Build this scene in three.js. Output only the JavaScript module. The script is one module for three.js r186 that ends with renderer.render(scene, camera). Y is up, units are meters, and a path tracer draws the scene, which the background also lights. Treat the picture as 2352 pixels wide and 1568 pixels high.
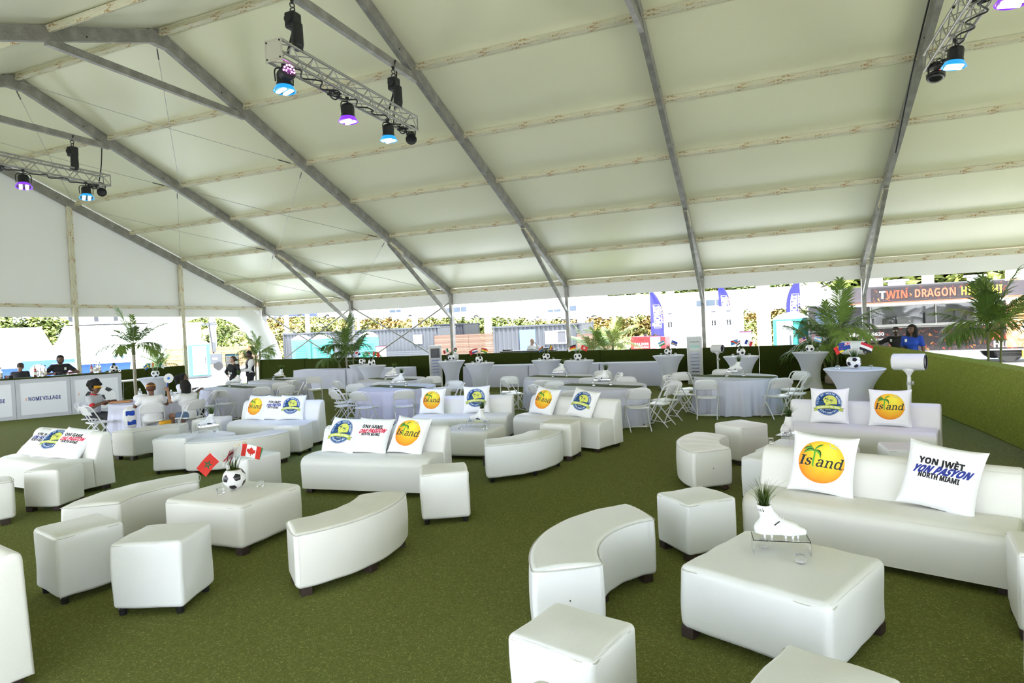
import * as THREE from 'three';
import { mergeGeometries, mergeVertices, toCreasedNormals } from 'three/addons/utils/BufferGeometryUtils.js';
import { RectAreaLightUniformsLib } from 'three/addons/lights/RectAreaLightUniformsLib.js';

// ---------------------------------------------------------------- camera, sky, sun, exposure
const EXPOSURE = 3.75, SUN = 5.5, SUN_DIR = [0.55, 1.25, -0.62], SKY_STRENGTH = 1.7;   // direction in (u right, z up, v away)
const scene = new THREE.Scene();
const renderer = new THREE.WebGLRenderer({ antialias: true });
renderer.toneMapping = THREE.LinearToneMapping;
renderer.toneMappingExposure = EXPOSURE;
renderer.shadowMap.enabled = true;
RectAreaLightUniformsLib.init();

// plan coordinates: u along the eave, v away from the camera, z up
const V = (u, v, z = 0) => new THREE.Vector3(u, z, -v);
const R = (d) => (d * Math.PI) / 180;
const EYE = 2.0;
const camera = new THREE.PerspectiveCamera((2 * Math.atan(784 / 1430) * 180) / Math.PI, 2352 / 1568, 0.05, 600);
{
  const yaw = -0.3867, pitch = -0.022, roll = -0.0449;
  const fw = V(Math.sin(yaw) * Math.cos(pitch), Math.cos(yaw) * Math.cos(pitch), Math.sin(pitch));
  const right = V(Math.cos(yaw), -Math.sin(yaw), 0), up = new THREE.Vector3().crossVectors(right, fw);
  camera.position.copy(V(0, 0, EYE));
  camera.up.copy(up.clone().multiplyScalar(Math.cos(roll)).addScaledVector(right, -Math.sin(roll)));
  camera.lookAt(camera.position.clone().add(fw));
}
const sunDir = V(SUN_DIR[0], SUN_DIR[2], SUN_DIR[1]).normalize();
{   // bright hazy sky: nearly white at the horizon, pale blue overhead
  const W = 64, H = 32, d = new Float32Array(W * H * 4);
  for (let y = 0; y < H; y++) for (let x = 0; x < W; x++) {
    const up = Math.max(0, Math.sin(((y + 0.5) / H - 0.5) * Math.PI)), k = Math.pow(up, 0.55), o = (y * W + x) * 4;
    d[o] = 1.08 - 0.46 * k; d[o + 1] = 1.11 - 0.31 * k; d[o + 2] = 1.16 - 0.1 * k; d[o + 3] = 1;
  }
  const t = new THREE.DataTexture(d, W, H, THREE.RGBAFormat, THREE.FloatType); t.mapping = THREE.EquirectangularReflectionMapping; t.magFilter = THREE.LinearFilter; t.needsUpdate = true;
  scene.background = t; scene.environment = t;
}
scene.environmentIntensity = SKY_STRENGTH;
scene.backgroundIntensity = SKY_STRENGTH;
const sun = new THREE.DirectionalLight(new THREE.Color(1, 0.965, 0.9), SUN);
sun.position.copy(sunDir.clone().multiplyScalar(120));
sun.castShadow = true;
sun.shadow.mapSize.set(4096, 4096);
Object.assign(sun.shadow.camera, { left: -70, right: 70, top: 70, bottom: -70, near: 1, far: 300 });
scene.add(sun);

// ---------------------------------------------------------------- helpers
let seedNow = 7;
const seedTo = (s) => { seedNow = s >>> 0; };
const rnd = () => { seedNow = (seedNow + 0x6d2b79f5) | 0; let t = Math.imul(seedNow ^ (seedNow >>> 15), 1 | seedNow); t = (t + Math.imul(t ^ (t >>> 7), 61 | t)) ^ t; return ((t ^ (t >>> 14)) >>> 0) / 4294967296; };
const rr = (a, b) => a + (b - a) * rnd();
const counts = {};
const numbered = (n) => { counts[n] = (counts[n] ?? -1) + 1; return counts[n] ? `${n}_${String(counts[n]).padStart(3, '0')}` : n; };
function tag(o, label, category, group) { o.userData.label = label; o.userData.category = category; if (group) o.userData.group = group; return o; }
function thing(name, label, category, [u, v, z = 0] = [0, 0, 0], turn = 0, group) {
  const o = new THREE.Group(); o.name = numbered(name); scene.add(o);
  o.position.copy(V(u, v, z)); o.rotation.y = R(turn);
  return tag(o, label, category, group);
}
function part(name, geo, mat, parent, pos, rot) {
  const m = new THREE.Mesh(geo, mat); m.name = name; m.castShadow = m.receiveShadow = true;
  if (pos) m.position.set(...pos);
  if (rot) m.rotation.set(...rot);
  (parent ?? scene).add(m);
  return m;
}
function solo(name, geo, mat, label, category, group) { return tag(part(numbered(name), geo, mat, scene), label, category, group); }
function struct(name, parent) { const o = new THREE.Group(); o.name = name; o.userData.kind = 'structure'; (parent ?? scene).add(o); return o; }
function copyOf(root, [u, v, z = 0], turn, label, group) {
  const r = root.clone(); r.name = numbered(root.name.replace(/_\d{3}$/, '')); scene.add(r);
  r.userData = { ...root.userData, label }; if (group) r.userData.group = group;
  r.position.copy(V(u, v, z)); r.rotation.set(0, R(turn), 0);
  return r;
}
// pixel of the photograph -> plan coordinates, used to survey where things stand
const _cam = (() => { camera.updateMatrixWorld(); const e = camera.matrixWorld.elements; return { r: [e[0], -e[2], e[1]], u: [e[4], -e[6], e[5]], f: [-e[8], e[10], -e[9]] }; })();
const ray = (x, y) => { const a = (x - 1176) / 1430, b = (784 - y) / 1430; return [0, 1, 2].map((i) => _cam.f[i] + a * _cam.r[i] + b * _cam.u[i]); };
const onZ = (x, y, z = 0) => { const d = ray(x, y), t = (z - EYE) / d[2]; return [t * d[0], t * d[1], z]; };
const onV = (x, y, v) => { const d = ray(x, y), t = v / d[1]; return [t * d[0], v, EYE + t * d[2]]; };
const onU = (x, y, u) => { const d = ray(x, y), t = u / d[0]; return [u, t * d[1], EYE + t * d[2]]; };

function idx(g) { if (!g.index) { const n = g.attributes.position.count, a = new Uint32Array(n); for (let i = 0; i < n; i++) a[i] = i; g.setIndex(new THREE.BufferAttribute(a, 1)); } return g; }
function merge(list) {
  const color = list.some((g) => g.attributes.color);
  for (const g of list) {
    idx(g);
    if (!g.attributes.normal) g.computeVertexNormals();
    if (!g.attributes.uv) g.setAttribute('uv', new THREE.BufferAttribute(new Float32Array(g.attributes.position.count * 2), 2));
    for (const k of Object.keys(g.attributes)) if (!['position', 'normal', 'uv', 'color'].includes(k)) g.deleteAttribute(k);
    if (color && !g.attributes.color) g.setAttribute('color', new THREE.BufferAttribute(new Float32Array(g.attributes.position.count * 3).fill(1), 3));
    g.morphAttributes = {};
  }
  return list.length === 1 ? list[0] : mergeGeometries(list);
}
function planarUV(g, s = 1) {   // uv in metres, by the dominant axis of the normal
  const p = g.attributes.position, n = g.attributes.normal, uv = new Float32Array(p.count * 2);
  for (let i = 0; i < p.count; i++) {
    const ax = Math.abs(n.getX(i)), ay = Math.abs(n.getY(i)), az = Math.abs(n.getZ(i)), x = p.getX(i), y = p.getY(i), z = p.getZ(i);
    const [a, b] = ay >= ax && ay >= az ? [x, z] : ax >= az ? [z, y] : [x, y];
    uv[2 * i] = a * s; uv[2 * i + 1] = b * s;
  }
  g.setAttribute('uv', new THREE.BufferAttribute(uv, 2));
  return g;
}
const M4 = new THREE.Matrix4(), E3 = new THREE.Euler(), Q4 = new THREE.Quaternion(), ONE = new THREE.Vector3(1, 1, 1);
function put(g, x = 0, y = 0, z = 0, rx = 0, ry = 0, rz = 0) { return g.applyMatrix4(M4.compose(new THREE.Vector3(x, y, z), Q4.setFromEuler(E3.set(rx, ry, rz)), ONE)); }
const bx = (w, h, d, x = 0, y = 0, z = 0, rx = 0, ry = 0, rz = 0) => put(planarUV(new THREE.BoxGeometry(w, h, d)), x, y, z, rx, ry, rz);
const cyl = (r0, r1, h, x = 0, y = 0, z = 0, seg = 16, rx = 0, rz = 0) => put(new THREE.CylinderGeometry(r0, r1, h, seg), x, y, z, rx, 0, rz);
// a bar of rectangular section (w across, h along `up`) between two points
function bar(a, b, w, h, up = new THREE.Vector3(0, 1, 0)) {
  const d = b.clone().sub(a), L = d.length(); d.normalize();
  const side = new THREE.Vector3().crossVectors(d, up).normalize(), top = new THREE.Vector3().crossVectors(side, d);
  const g = planarUV(new THREE.BoxGeometry(L, h, w));
  return g.applyMatrix4(new THREE.Matrix4().makeBasis(d, top, side).setPosition(a.clone().add(b).multiplyScalar(0.5)));
}
function tube(pts, r, seg = 8, n, closed = false) {
  const c = pts.length === 2 ? new THREE.LineCurve3(...pts) : new THREE.CatmullRomCurve3(pts, closed, 'centripetal');
  return new THREE.TubeGeometry(c, n ?? (pts.length === 2 ? 1 : pts.length * 4), r, seg, closed);
}
function polyTube(pts, r, seg = 8) {   // straight runs with mitred joints
  const path = new THREE.CurvePath();
  for (let i = 0; i + 1 < pts.length; i++) path.add(new THREE.LineCurve3(pts[i], pts[i + 1]));
  return merge(pts.slice(0, -1).flatMap((p, i) => [tube([p, pts[i + 1]], r, seg), put(new THREE.SphereGeometry(r, seg, 5), pts[i + 1].x, pts[i + 1].y, pts[i + 1].z)]));
}
const v3 = (x, y, z) => new THREE.Vector3(x, y, z);
// rounded, slightly stuffed block: base at y = 0
function puffBox(w, h, d, r = 0.04, bulge = 0.01, seed = 1, wob = 0.003, mid = 6) {
  const axis = (L) => { const o = [], q = 4, rr_ = Math.min(r, L / 2 * 0.9); for (let i = 0; i <= q; i++) o.push(-L / 2 + rr_ * (1 - Math.cos((i / q) * Math.PI / 2))); for (let i = 1; i < mid; i++) o.push(-L / 2 + rr_ + ((L - 2 * rr_) * i) / mid); for (let i = q; i >= 0; i--) o.push(L / 2 - rr_ * (1 - Math.cos((i / q) * Math.PI / 2))); return o; };
  const X = axis(w), Y = axis(h), Z = axis(d), pos = [], index = [];
  const H = [w / 2, h / 2, d / 2], rad = Math.min(r, ...H.map((a) => a * 0.9));
  const face = (A, B, fn) => { const base = pos.length / 3; for (const b of B) for (const a of A) pos.push(...fn(a, b)); const n = A.length; for (let j = 0; j + 1 < B.length; j++) for (let i = 0; i + 1 < n; i++) { const k = base + j * n + i; index.push(k, k + 1, k + n + 1, k, k + n + 1, k + n); } };
  face(X, Y, (a, b) => [a, b, H[2]]); face([...X].reverse(), Y, (a, b) => [a, b, -H[2]]);
  face([...Z].reverse(), Y, (a, b) => [H[0], b, a]); face(Z, Y, (a, b) => [-H[0], b, a]);
  face(X, [...Z].reverse(), (a, b) => [a, H[1], b]); face(X, Z, (a, b) => [a, -H[1], b]);
  const s = seed * 12.9898;
  for (let i = 0; i < pos.length; i += 3) {
    const p = [pos[i], pos[i + 1], pos[i + 2]], c = p.map((q, k) => Math.max(-H[k] + rad, Math.min(H[k] - rad, q))), dd = p.map((q, k) => q - c[k]), L = Math.hypot(...dd) || 1, n = dd.map((q) => q / L);
    const cs = p.map((q, k) => Math.cos((Math.PI / 2) * q / H[k]));
    const b = bulge * (Math.abs(n[0]) * cs[1] * cs[2] + Math.abs(n[1]) * cs[0] * cs[2] + Math.abs(n[2]) * cs[0] * cs[1]) + wob * (Math.sin(p[0] * 17 + s) * Math.sin(p[1] * 13 + s * 2) + Math.sin(p[2] * 19 + s * 3) * Math.sin(p[0] * 7 + p[1] * 11 + s));
    for (let k = 0; k < 3; k++) pos[i + k] = c[k] + n[k] * (rad + b);
    pos[i + 1] += h / 2;
  }
  let g = new THREE.BufferGeometry(); g.setAttribute('position', new THREE.Float32BufferAttribute(pos, 3)); g.setIndex(index);
  g = mergeVertices(g, 1e-5); g.computeVertexNormals(); return planarUV(g);
}
// surface from a grid of points: fn(i / nu, j / nv) -> [x, y, z]
function gridSurface(nu, nv, fn, closedU = false, uvScale = [1, 1]) {
  const pos = [], uv = [], index = [];
  for (let j = 0; j <= nv; j++) for (let i = 0; i <= nu; i++) { pos.push(...fn(i / nu, j / nv)); uv.push((i / nu) * uvScale[0], (j / nv) * uvScale[1]); }
  for (let j = 0; j < nv; j++) for (let i = 0; i < nu; i++) { const a = j * (nu + 1) + i, b = a + nu + 1; index.push(a, a + 1, b + 1, a, b + 1, b); }
  const g = new THREE.BufferGeometry(); g.setAttribute('position', new THREE.Float32BufferAttribute(pos, 3)); g.setAttribute('uv', new THREE.Float32BufferAttribute(uv, 2)); g.setIndex(index);
  g.computeVertexNormals();
  if (closedU) { const n = g.attributes.normal; for (let j = 0; j <= nv; j++) { const a = j * (nu + 1), b = a + nu; for (const m of ['X', 'Y', 'Z']) { const s = (n['get' + m](a) + n['get' + m](b)) / 2; n['set' + m](a, s); n['set' + m](b, s); } } }
  return g;
}

// ---------------------------------------------------------------- textures and materials
function noise2(N, cells, seed) {   // tileable value noise, 0..1
  seedTo(seed * 7919 + cells); const k = Float32Array.from({ length: cells * cells }, rnd), o = new Float32Array(N * N), sm = (t) => t * t * (3 - 2 * t);
  for (let y = 0; y < N; y++) for (let x = 0; x < N; x++) { const fx = (x / N) * cells, fy = (y / N) * cells, ix = Math.floor(fx), iy = Math.floor(fy), a = sm(fx - ix), b = sm(fy - iy), jx = (ix + 1) % cells, jy = (iy + 1) % cells; o[y * N + x] = (k[iy * cells + ix] * (1 - a) + k[iy * cells + jx] * a) * (1 - b) + (k[jy * cells + ix] * (1 - a) + k[jy * cells + jx] * a) * b; }
  return o;
}
function fbm(N, list, seed) { const o = new Float32Array(N * N); let w = 0; for (const [c, a] of list) { const n = noise2(N, c, seed + c); for (let i = 0; i < o.length; i++) o[i] += n[i] * a; w += a; } for (let i = 0; i < o.length; i++) o[i] /= w; return o; }
function dataTex(N, fn, srgb = false, rep = [1, 1]) {
  const d = new Uint8Array(N * N * 4); for (let i = 0; i < N * N; i++) { const c = fn(i % N, Math.floor(i / N), i); for (let k = 0; k < 3; k++) d[4 * i + k] = Math.max(0, Math.min(255, c[k])); d[4 * i + 3] = 255; }
  const t = new THREE.DataTexture(d, N, N); t.wrapS = t.wrapT = THREE.RepeatWrapping; t.magFilter = THREE.LinearFilter; t.repeat.set(...rep); if (srgb) t.colorSpace = THREE.SRGBColorSpace; t.needsUpdate = true; return t;
}
function canvasTex(w, h, draw) { const c = document.createElement('canvas'); c.width = w; c.height = h; draw(c.getContext('2d'), w, h); const t = new THREE.CanvasTexture(c); t.colorSpace = THREE.SRGBColorSpace; t.anisotropy = 8; return t; }
const gray = (a, lo = 0, hi = 255) => (x, y, i) => { const q = lo + (hi - lo) * a[i]; return [q, q, q]; };
const std = (color, rough = 0.6, extra = {}) => new THREE.MeshStandardMaterial({ color, roughness: rough, ...extra });
const phys = (color, rough, extra = {}) => new THREE.MeshPhysicalMaterial({ color, roughness: rough, ...extra });
const lin = (r, g, b) => new THREE.Color().setRGB(r, g, b);
const grainN = fbm(512, [[8, 0.5], [64, 0.6], [160, 1]], 3), cloudN = fbm(512, [[3, 1], [7, 0.7], [17, 0.4]], 5), fineN = fbm(512, [[48, 1], [128, 1]], 9);
const grainTex = dataTex(512, gray(grainN), false, [2.5, 2.5]), wrinkleTex = dataTex(512, gray(cloudN), false, [1.3, 1.3]);

const turfTex = (() => {   // a metre and a half of artificial grass: thousands of short blades
  const N = 1024, c = document.createElement('canvas'); c.width = c.height = N; const g = c.getContext('2d');
  g.fillStyle = '#5c6032'; g.fillRect(0, 0, N, N); seedTo(11);
  for (let i = 0; i < 26000; i++) {
    const x = rnd() * N, y = rnd() * N, a = rnd() * 6.283, L = rr(6, 15), k = rnd(), dx = Math.cos(a) * L, dy = Math.sin(a) * L;
    const t = k < 0.5 ? [104, 116, 60] : k < 0.8 ? [126, 134, 76] : k < 0.93 ? [84, 92, 46] : [160, 154, 106], s = rr(0.8, 1.15);
    g.strokeStyle = `rgb(${t.map((q) => Math.round(q * s)).join()})`; g.lineWidth = rr(0.8, 1.7);
    for (const ox of [0, -N, N]) for (const oy of [0, -N, N]) { const X = x + ox, Y = y + oy; if (X < -20 || X > N + 20 || Y < -20 || Y > N + 20) continue; g.beginPath(); g.moveTo(X, Y); g.quadraticCurveTo(X + dx * 0.5 - dy * 0.15, Y + dy * 0.5 + dx * 0.15, X + dx, Y + dy); g.stroke(); }
  }
  const t = new THREE.CanvasTexture(c); t.colorSpace = THREE.SRGBColorSpace; t.wrapS = t.wrapT = THREE.RepeatWrapping; return t;
})();
const rustTex = canvasTex(1024, 256, (g, w, h) => {
  g.fillStyle = '#d3cfb6'; g.fillRect(0, 0, w, h); seedTo(21);
  for (let i = 0; i < 500; i++) { g.fillStyle = `rgba(${rr(150, 205) | 0},${rr(150, 200) | 0},${rr(130, 180) | 0},.18)`; g.fillRect(rnd() * w, rnd() * h, rr(4, 90), rr(1, 9)); }
  for (let b = 0; b < 60; b++) { const x = rnd() * w, y = rnd() * h, s = rr(3, 22); for (let i = 0; i < 30; i++) { g.fillStyle = `rgba(${rr(120, 170) | 0},${rr(80, 110) | 0},${rr(30, 55) | 0},${rr(0.15, 0.6)})`; g.beginPath(); g.ellipse(x + rr(-2.4, 2.4) * s, y + rr(-0.8, 0.8) * s, rr(0.1, 0.6) * s, rr(0.08, 0.4) * s, 0, 0, 7); g.fill(); } }
});
rustTex.wrapS = rustTex.wrapT = THREE.RepeatWrapping; rustTex.repeat.set(0.42, 1.7);
const steelTex = dataTex(512, (x, y, i) => { const q = 150 + 60 * (cloudN[i] - 0.5) + 26 * (fineN[i] - 0.5); return [q, q * 0.985, q * 0.95]; }, true, [0.7, 0.7]);
const barkTex = dataTex(256, (x, y) => { const q = 168 + 26 * Math.sin((y / 256) * 6.283 * 6) + ((x * 7 + y * 13) % 17) * 1.5; return [q, q * 0.95, q * 0.86]; }, true, [1, 1]);
const MAT = {
  leather: phys(lin(0.86, 0.855, 0.83), 0.42, { bumpMap: grainTex, bumpScale: 0.0009, clearcoat: 0.25, clearcoatRoughness: 0.42, specularIntensity: 0.8 }),
  seam: std(lin(0.6, 0.6, 0.55), 0.7), foot: std(lin(0.035, 0.02, 0.014), 0.55), caster: std(lin(0.012, 0.012, 0.013), 0.35), wood: std(lin(0.05, 0.022, 0.012), 0.6),
  turf: phys(lin(1.25, 1.22, 1.25), 1, { map: turfTex, bumpMap: turfTex, bumpScale: 0.002, specularIntensity: 0.1 }),
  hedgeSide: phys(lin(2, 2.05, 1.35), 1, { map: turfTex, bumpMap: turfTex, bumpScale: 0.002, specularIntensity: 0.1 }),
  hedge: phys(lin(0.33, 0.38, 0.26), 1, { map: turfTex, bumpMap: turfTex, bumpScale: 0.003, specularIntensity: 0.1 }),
  vinyl: phys(lin(0.82, 0.81, 0.6), 0.38, { clearcoat: 0.7, clearcoatRoughness: 0.3, bumpMap: wrinkleTex, bumpScale: 0.004 }),
  valance: std(lin(0.88, 0.88, 0.87), 0.6),
  steel: std(0xffffff, 0.45, { map: steelTex, metalness: 0.35 }), rust: std(0xffffff, 0.6, { map: rustTex }), alu: std(lin(0.42, 0.41, 0.39), 0.32, { metalness: 0.85 }),
  cloth: std(lin(0.72, 0.73, 0.88), 0.85), spandex: std(lin(0.74, 0.76, 0.88), 0.7), resin: std(lin(0.86, 0.86, 0.88), 0.35), frameWhite: std(lin(0.84, 0.84, 0.86), 0.35),
  black: std(lin(0.012, 0.012, 0.014), 0.5), blackGloss: std(lin(0.012, 0.012, 0.014), 0.25), white: std(lin(0.82, 0.82, 0.82), 0.4), whiteGloss: phys(lin(0.84, 0.84, 0.84), 0.2, { clearcoat: 0.5 }),
  concrete: std(lin(0.48, 0.47, 0.44), 0.9, { bumpMap: wrinkleTex, bumpScale: 0.004 }), chain: std(lin(0.1, 0.1, 0.1), 0.4, { metalness: 0.7 }),
  glass: phys(lin(1, 1, 1), 0.03, { transmission: 1, thickness: 0, ior: 1.49 }), solidGlass: phys(lin(1, 1, 1), 0.04, { transmission: 1, thickness: 0.02, ior: 1.45 }),
  trunk: std(0xffffff, 0.85, { map: barkTex }), stem: std(lin(0.16, 0.17, 0.06), 0.7), gold: std(lin(0.7, 0.45, 0.12), 0.35, { metalness: 0.8 }),
};
// ---------------------------------------------------------------- smooth bodies: tapered capsules joined by a smooth minimum, meshed by surface nets
// bones: {a, b, ra, rb, k, s} (s scales the distance space per axis about the bone); cut(x, y, z, d) may change the distance
function sdfGeo(bones, cell, cut, pad = 0.05) {
  const lo = [1e9, 1e9, 1e9], hi = [-1e9, -1e9, -1e9];
  for (const q of bones) for (const [p, r] of [[q.a, q.ra], [q.b, q.rb]]) for (let i = 0; i < 3; i++) { const e = r / (q.s ? q.s[i] : 1) + pad; lo[i] = Math.min(lo[i], p[i] - e); hi[i] = Math.max(hi[i], p[i] + e); }
  const n = [0, 1, 2].map((i) => Math.ceil((hi[i] - lo[i]) / cell) + 2), F = new Float32Array(n[0] * n[1] * n[2]).fill(9);
  for (const q of bones) {
    const k = q.k ?? 0.02, [ax, ay, az] = q.a, bxv = q.b[0] - ax, byv = q.b[1] - ay, bzv = q.b[2] - az, [sx, sy, sz] = q.s ?? [1, 1, 1], bb = (bxv * sx) ** 2 + (byv * sy) ** 2 + (bzv * sz) ** 2 || 1e-9;
    const r0 = [], r1 = [];
    for (let i = 0; i < 3; i++) { const m = Math.max(q.ra, q.rb) / (q.s ? q.s[i] : 1) + k + 2 * cell; r0.push(Math.max(0, Math.floor((Math.min(q.a[i], q.b[i]) - m - lo[i]) / cell))); r1.push(Math.min(n[i] - 1, Math.ceil((Math.max(q.a[i], q.b[i]) + m - lo[i]) / cell))); }
    for (let z = r0[2]; z <= r1[2]; z++) for (let y = r0[1]; y <= r1[1]; y++) for (let x = r0[0]; x <= r1[0]; x++) {
      const px = (lo[0] + x * cell - ax) * sx, py = (lo[1] + y * cell - ay) * sy, pz = (lo[2] + z * cell - az) * sz;
      let t = (px * bxv * sx + py * byv * sy + pz * bzv * sz) / bb; t = t < 0 ? 0 : t > 1 ? 1 : t;
      const d = Math.hypot(px - t * bxv * sx, py - t * byv * sy, pz - t * bzv * sz) - (q.ra + (q.rb - q.ra) * t), o = (z * n[1] + y) * n[0] + x, f = F[o], h = Math.max(k - Math.abs(f - d), 0) / k;
      F[o] = Math.min(f, d) - h * h * k * 0.25;
    }
  }
  if (cut) for (let z = 0, o = 0; z < n[2]; z++) for (let y = 0; y < n[1]; y++) for (let x = 0; x < n[0]; x++, o++) if (F[o] < 0.2) F[o] = cut(lo[0] + x * cell, lo[1] + y * cell, lo[2] + z * cell, F[o]);
  const id = new Int32Array(F.length).fill(-1), pos = [], index = [], X = 1, Y = n[0], Z = n[0] * n[1], C = [0, X, Y, X + Y, Z, X + Z, Y + Z, X + Y + Z];
  const edges = []; for (let a = 0; a < 8; a++) for (const b of [1, 2, 4]) if (!(a & b)) edges.push([a, a | b]);
  for (let z = 0; z + 1 < n[2]; z++) for (let y = 0; y + 1 < n[1]; y++) for (let x = 0; x + 1 < n[0]; x++) {
    const o = z * Z + y * Y + x; let m = 0; for (let c = 0; c < 8; c++) if (F[o + C[c]] < 0) m |= 1 << c;
    if (m === 0 || m === 255) continue;
    let sx = 0, sy = 0, sz = 0, k = 0;
    for (const [a, b] of edges) if (((m >> a) & 1) !== ((m >> b) & 1)) { const fa = F[o + C[a]], t = fa / (fa - F[o + C[b]]), d = b - a; sx += (a & 1) + (d === 1 ? t : 0); sy += ((a >> 1) & 1) + (d === 2 ? t : 0); sz += (a >> 2) + (d === 4 ? t : 0); k++; }
    id[o] = pos.length / 3; pos.push(lo[0] + (x + sx / k) * cell, lo[1] + (y + sy / k) * cell, lo[2] + (z + sz / k) * cell);
  }
  const quad = (a, b, c, d, flip) => { if (a < 0 || b < 0 || c < 0 || d < 0) return; if (flip) index.push(a, c, b, a, d, c); else index.push(a, b, c, a, c, d); };
  for (let z = 1; z + 1 < n[2]; z++) for (let y = 1; y + 1 < n[1]; y++) for (let x = 1; x + 1 < n[0]; x++) {
    const o = z * Z + y * Y + x, s = F[o] < 0;
    if (s !== F[o + X] < 0) quad(id[o - Y - Z], id[o - Z], id[o], id[o - Y], !s);
    if (s !== F[o + Y] < 0) quad(id[o - X - Z], id[o - X], id[o], id[o - Z], !s);
    if (s !== F[o + Z] < 0) quad(id[o - X - Y], id[o - Y], id[o], id[o - X], !s);
  }
  const g = new THREE.BufferGeometry(); g.setAttribute('position', new THREE.Float32BufferAttribute(pos, 3)); g.setIndex(index); g.computeVertexNormals(); return planarUV(g);
}
const bone = (a, b, ra, rb = ra, k = 0.03, s) => ({ a, b, ra, rb, k, s });
// tuft of artificial grass: curved tapering blades rising from a small disc
function tuft(n, r0, h, spread, seed, w = 0.004) {
  seedTo(seed); const pos = [], nor = [], index = [], col = [];
  for (let i = 0; i < n; i++) {
    const a = rnd() * 6.283, r = r0 * Math.sqrt(rnd()), L = h * rr(0.6, 1.1), out = spread * rr(0.15, 1) * (0.4 + r / r0), dx = Math.cos(a), dz = Math.sin(a), px = -dz, pz = dx, base = pos.length / 3, c = rr(0.75, 1.3), y = rnd() < 0.15 ? 1.4 : 1;
    for (let s = 0; s <= 3; s++) { const t = s / 3, x = dx * (r + out * t * t * L), z = dz * (r + out * t * t * L), yy = L * (t - 0.25 * out * t * t), ww = w * (1 - t * 0.92); for (const e of [-1, 1]) { pos.push(x + px * ww * e, yy, z + pz * ww * e); nor.push(dx * 0.5, 0.8, dz * 0.5); col.push(c * y, c, c); } }
    for (let s = 0; s < 3; s++) { const k = base + 2 * s; index.push(k, k + 1, k + 3, k, k + 3, k + 2); }
  }
  const g = new THREE.BufferGeometry(); g.setAttribute('position', new THREE.Float32BufferAttribute(pos, 3)); g.setAttribute('normal', new THREE.Float32BufferAttribute(nor, 3)); g.setAttribute('color', new THREE.Float32BufferAttribute(col, 3)); g.setAttribute('uv', new THREE.Float32BufferAttribute(new Float32Array(pos.length / 3 * 2), 2)); g.setIndex(index); return g;
}
const grassMat = std(lin(0.24, 0.42, 0.08), 0.6, { vertexColors: true, side: THREE.DoubleSide });
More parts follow.
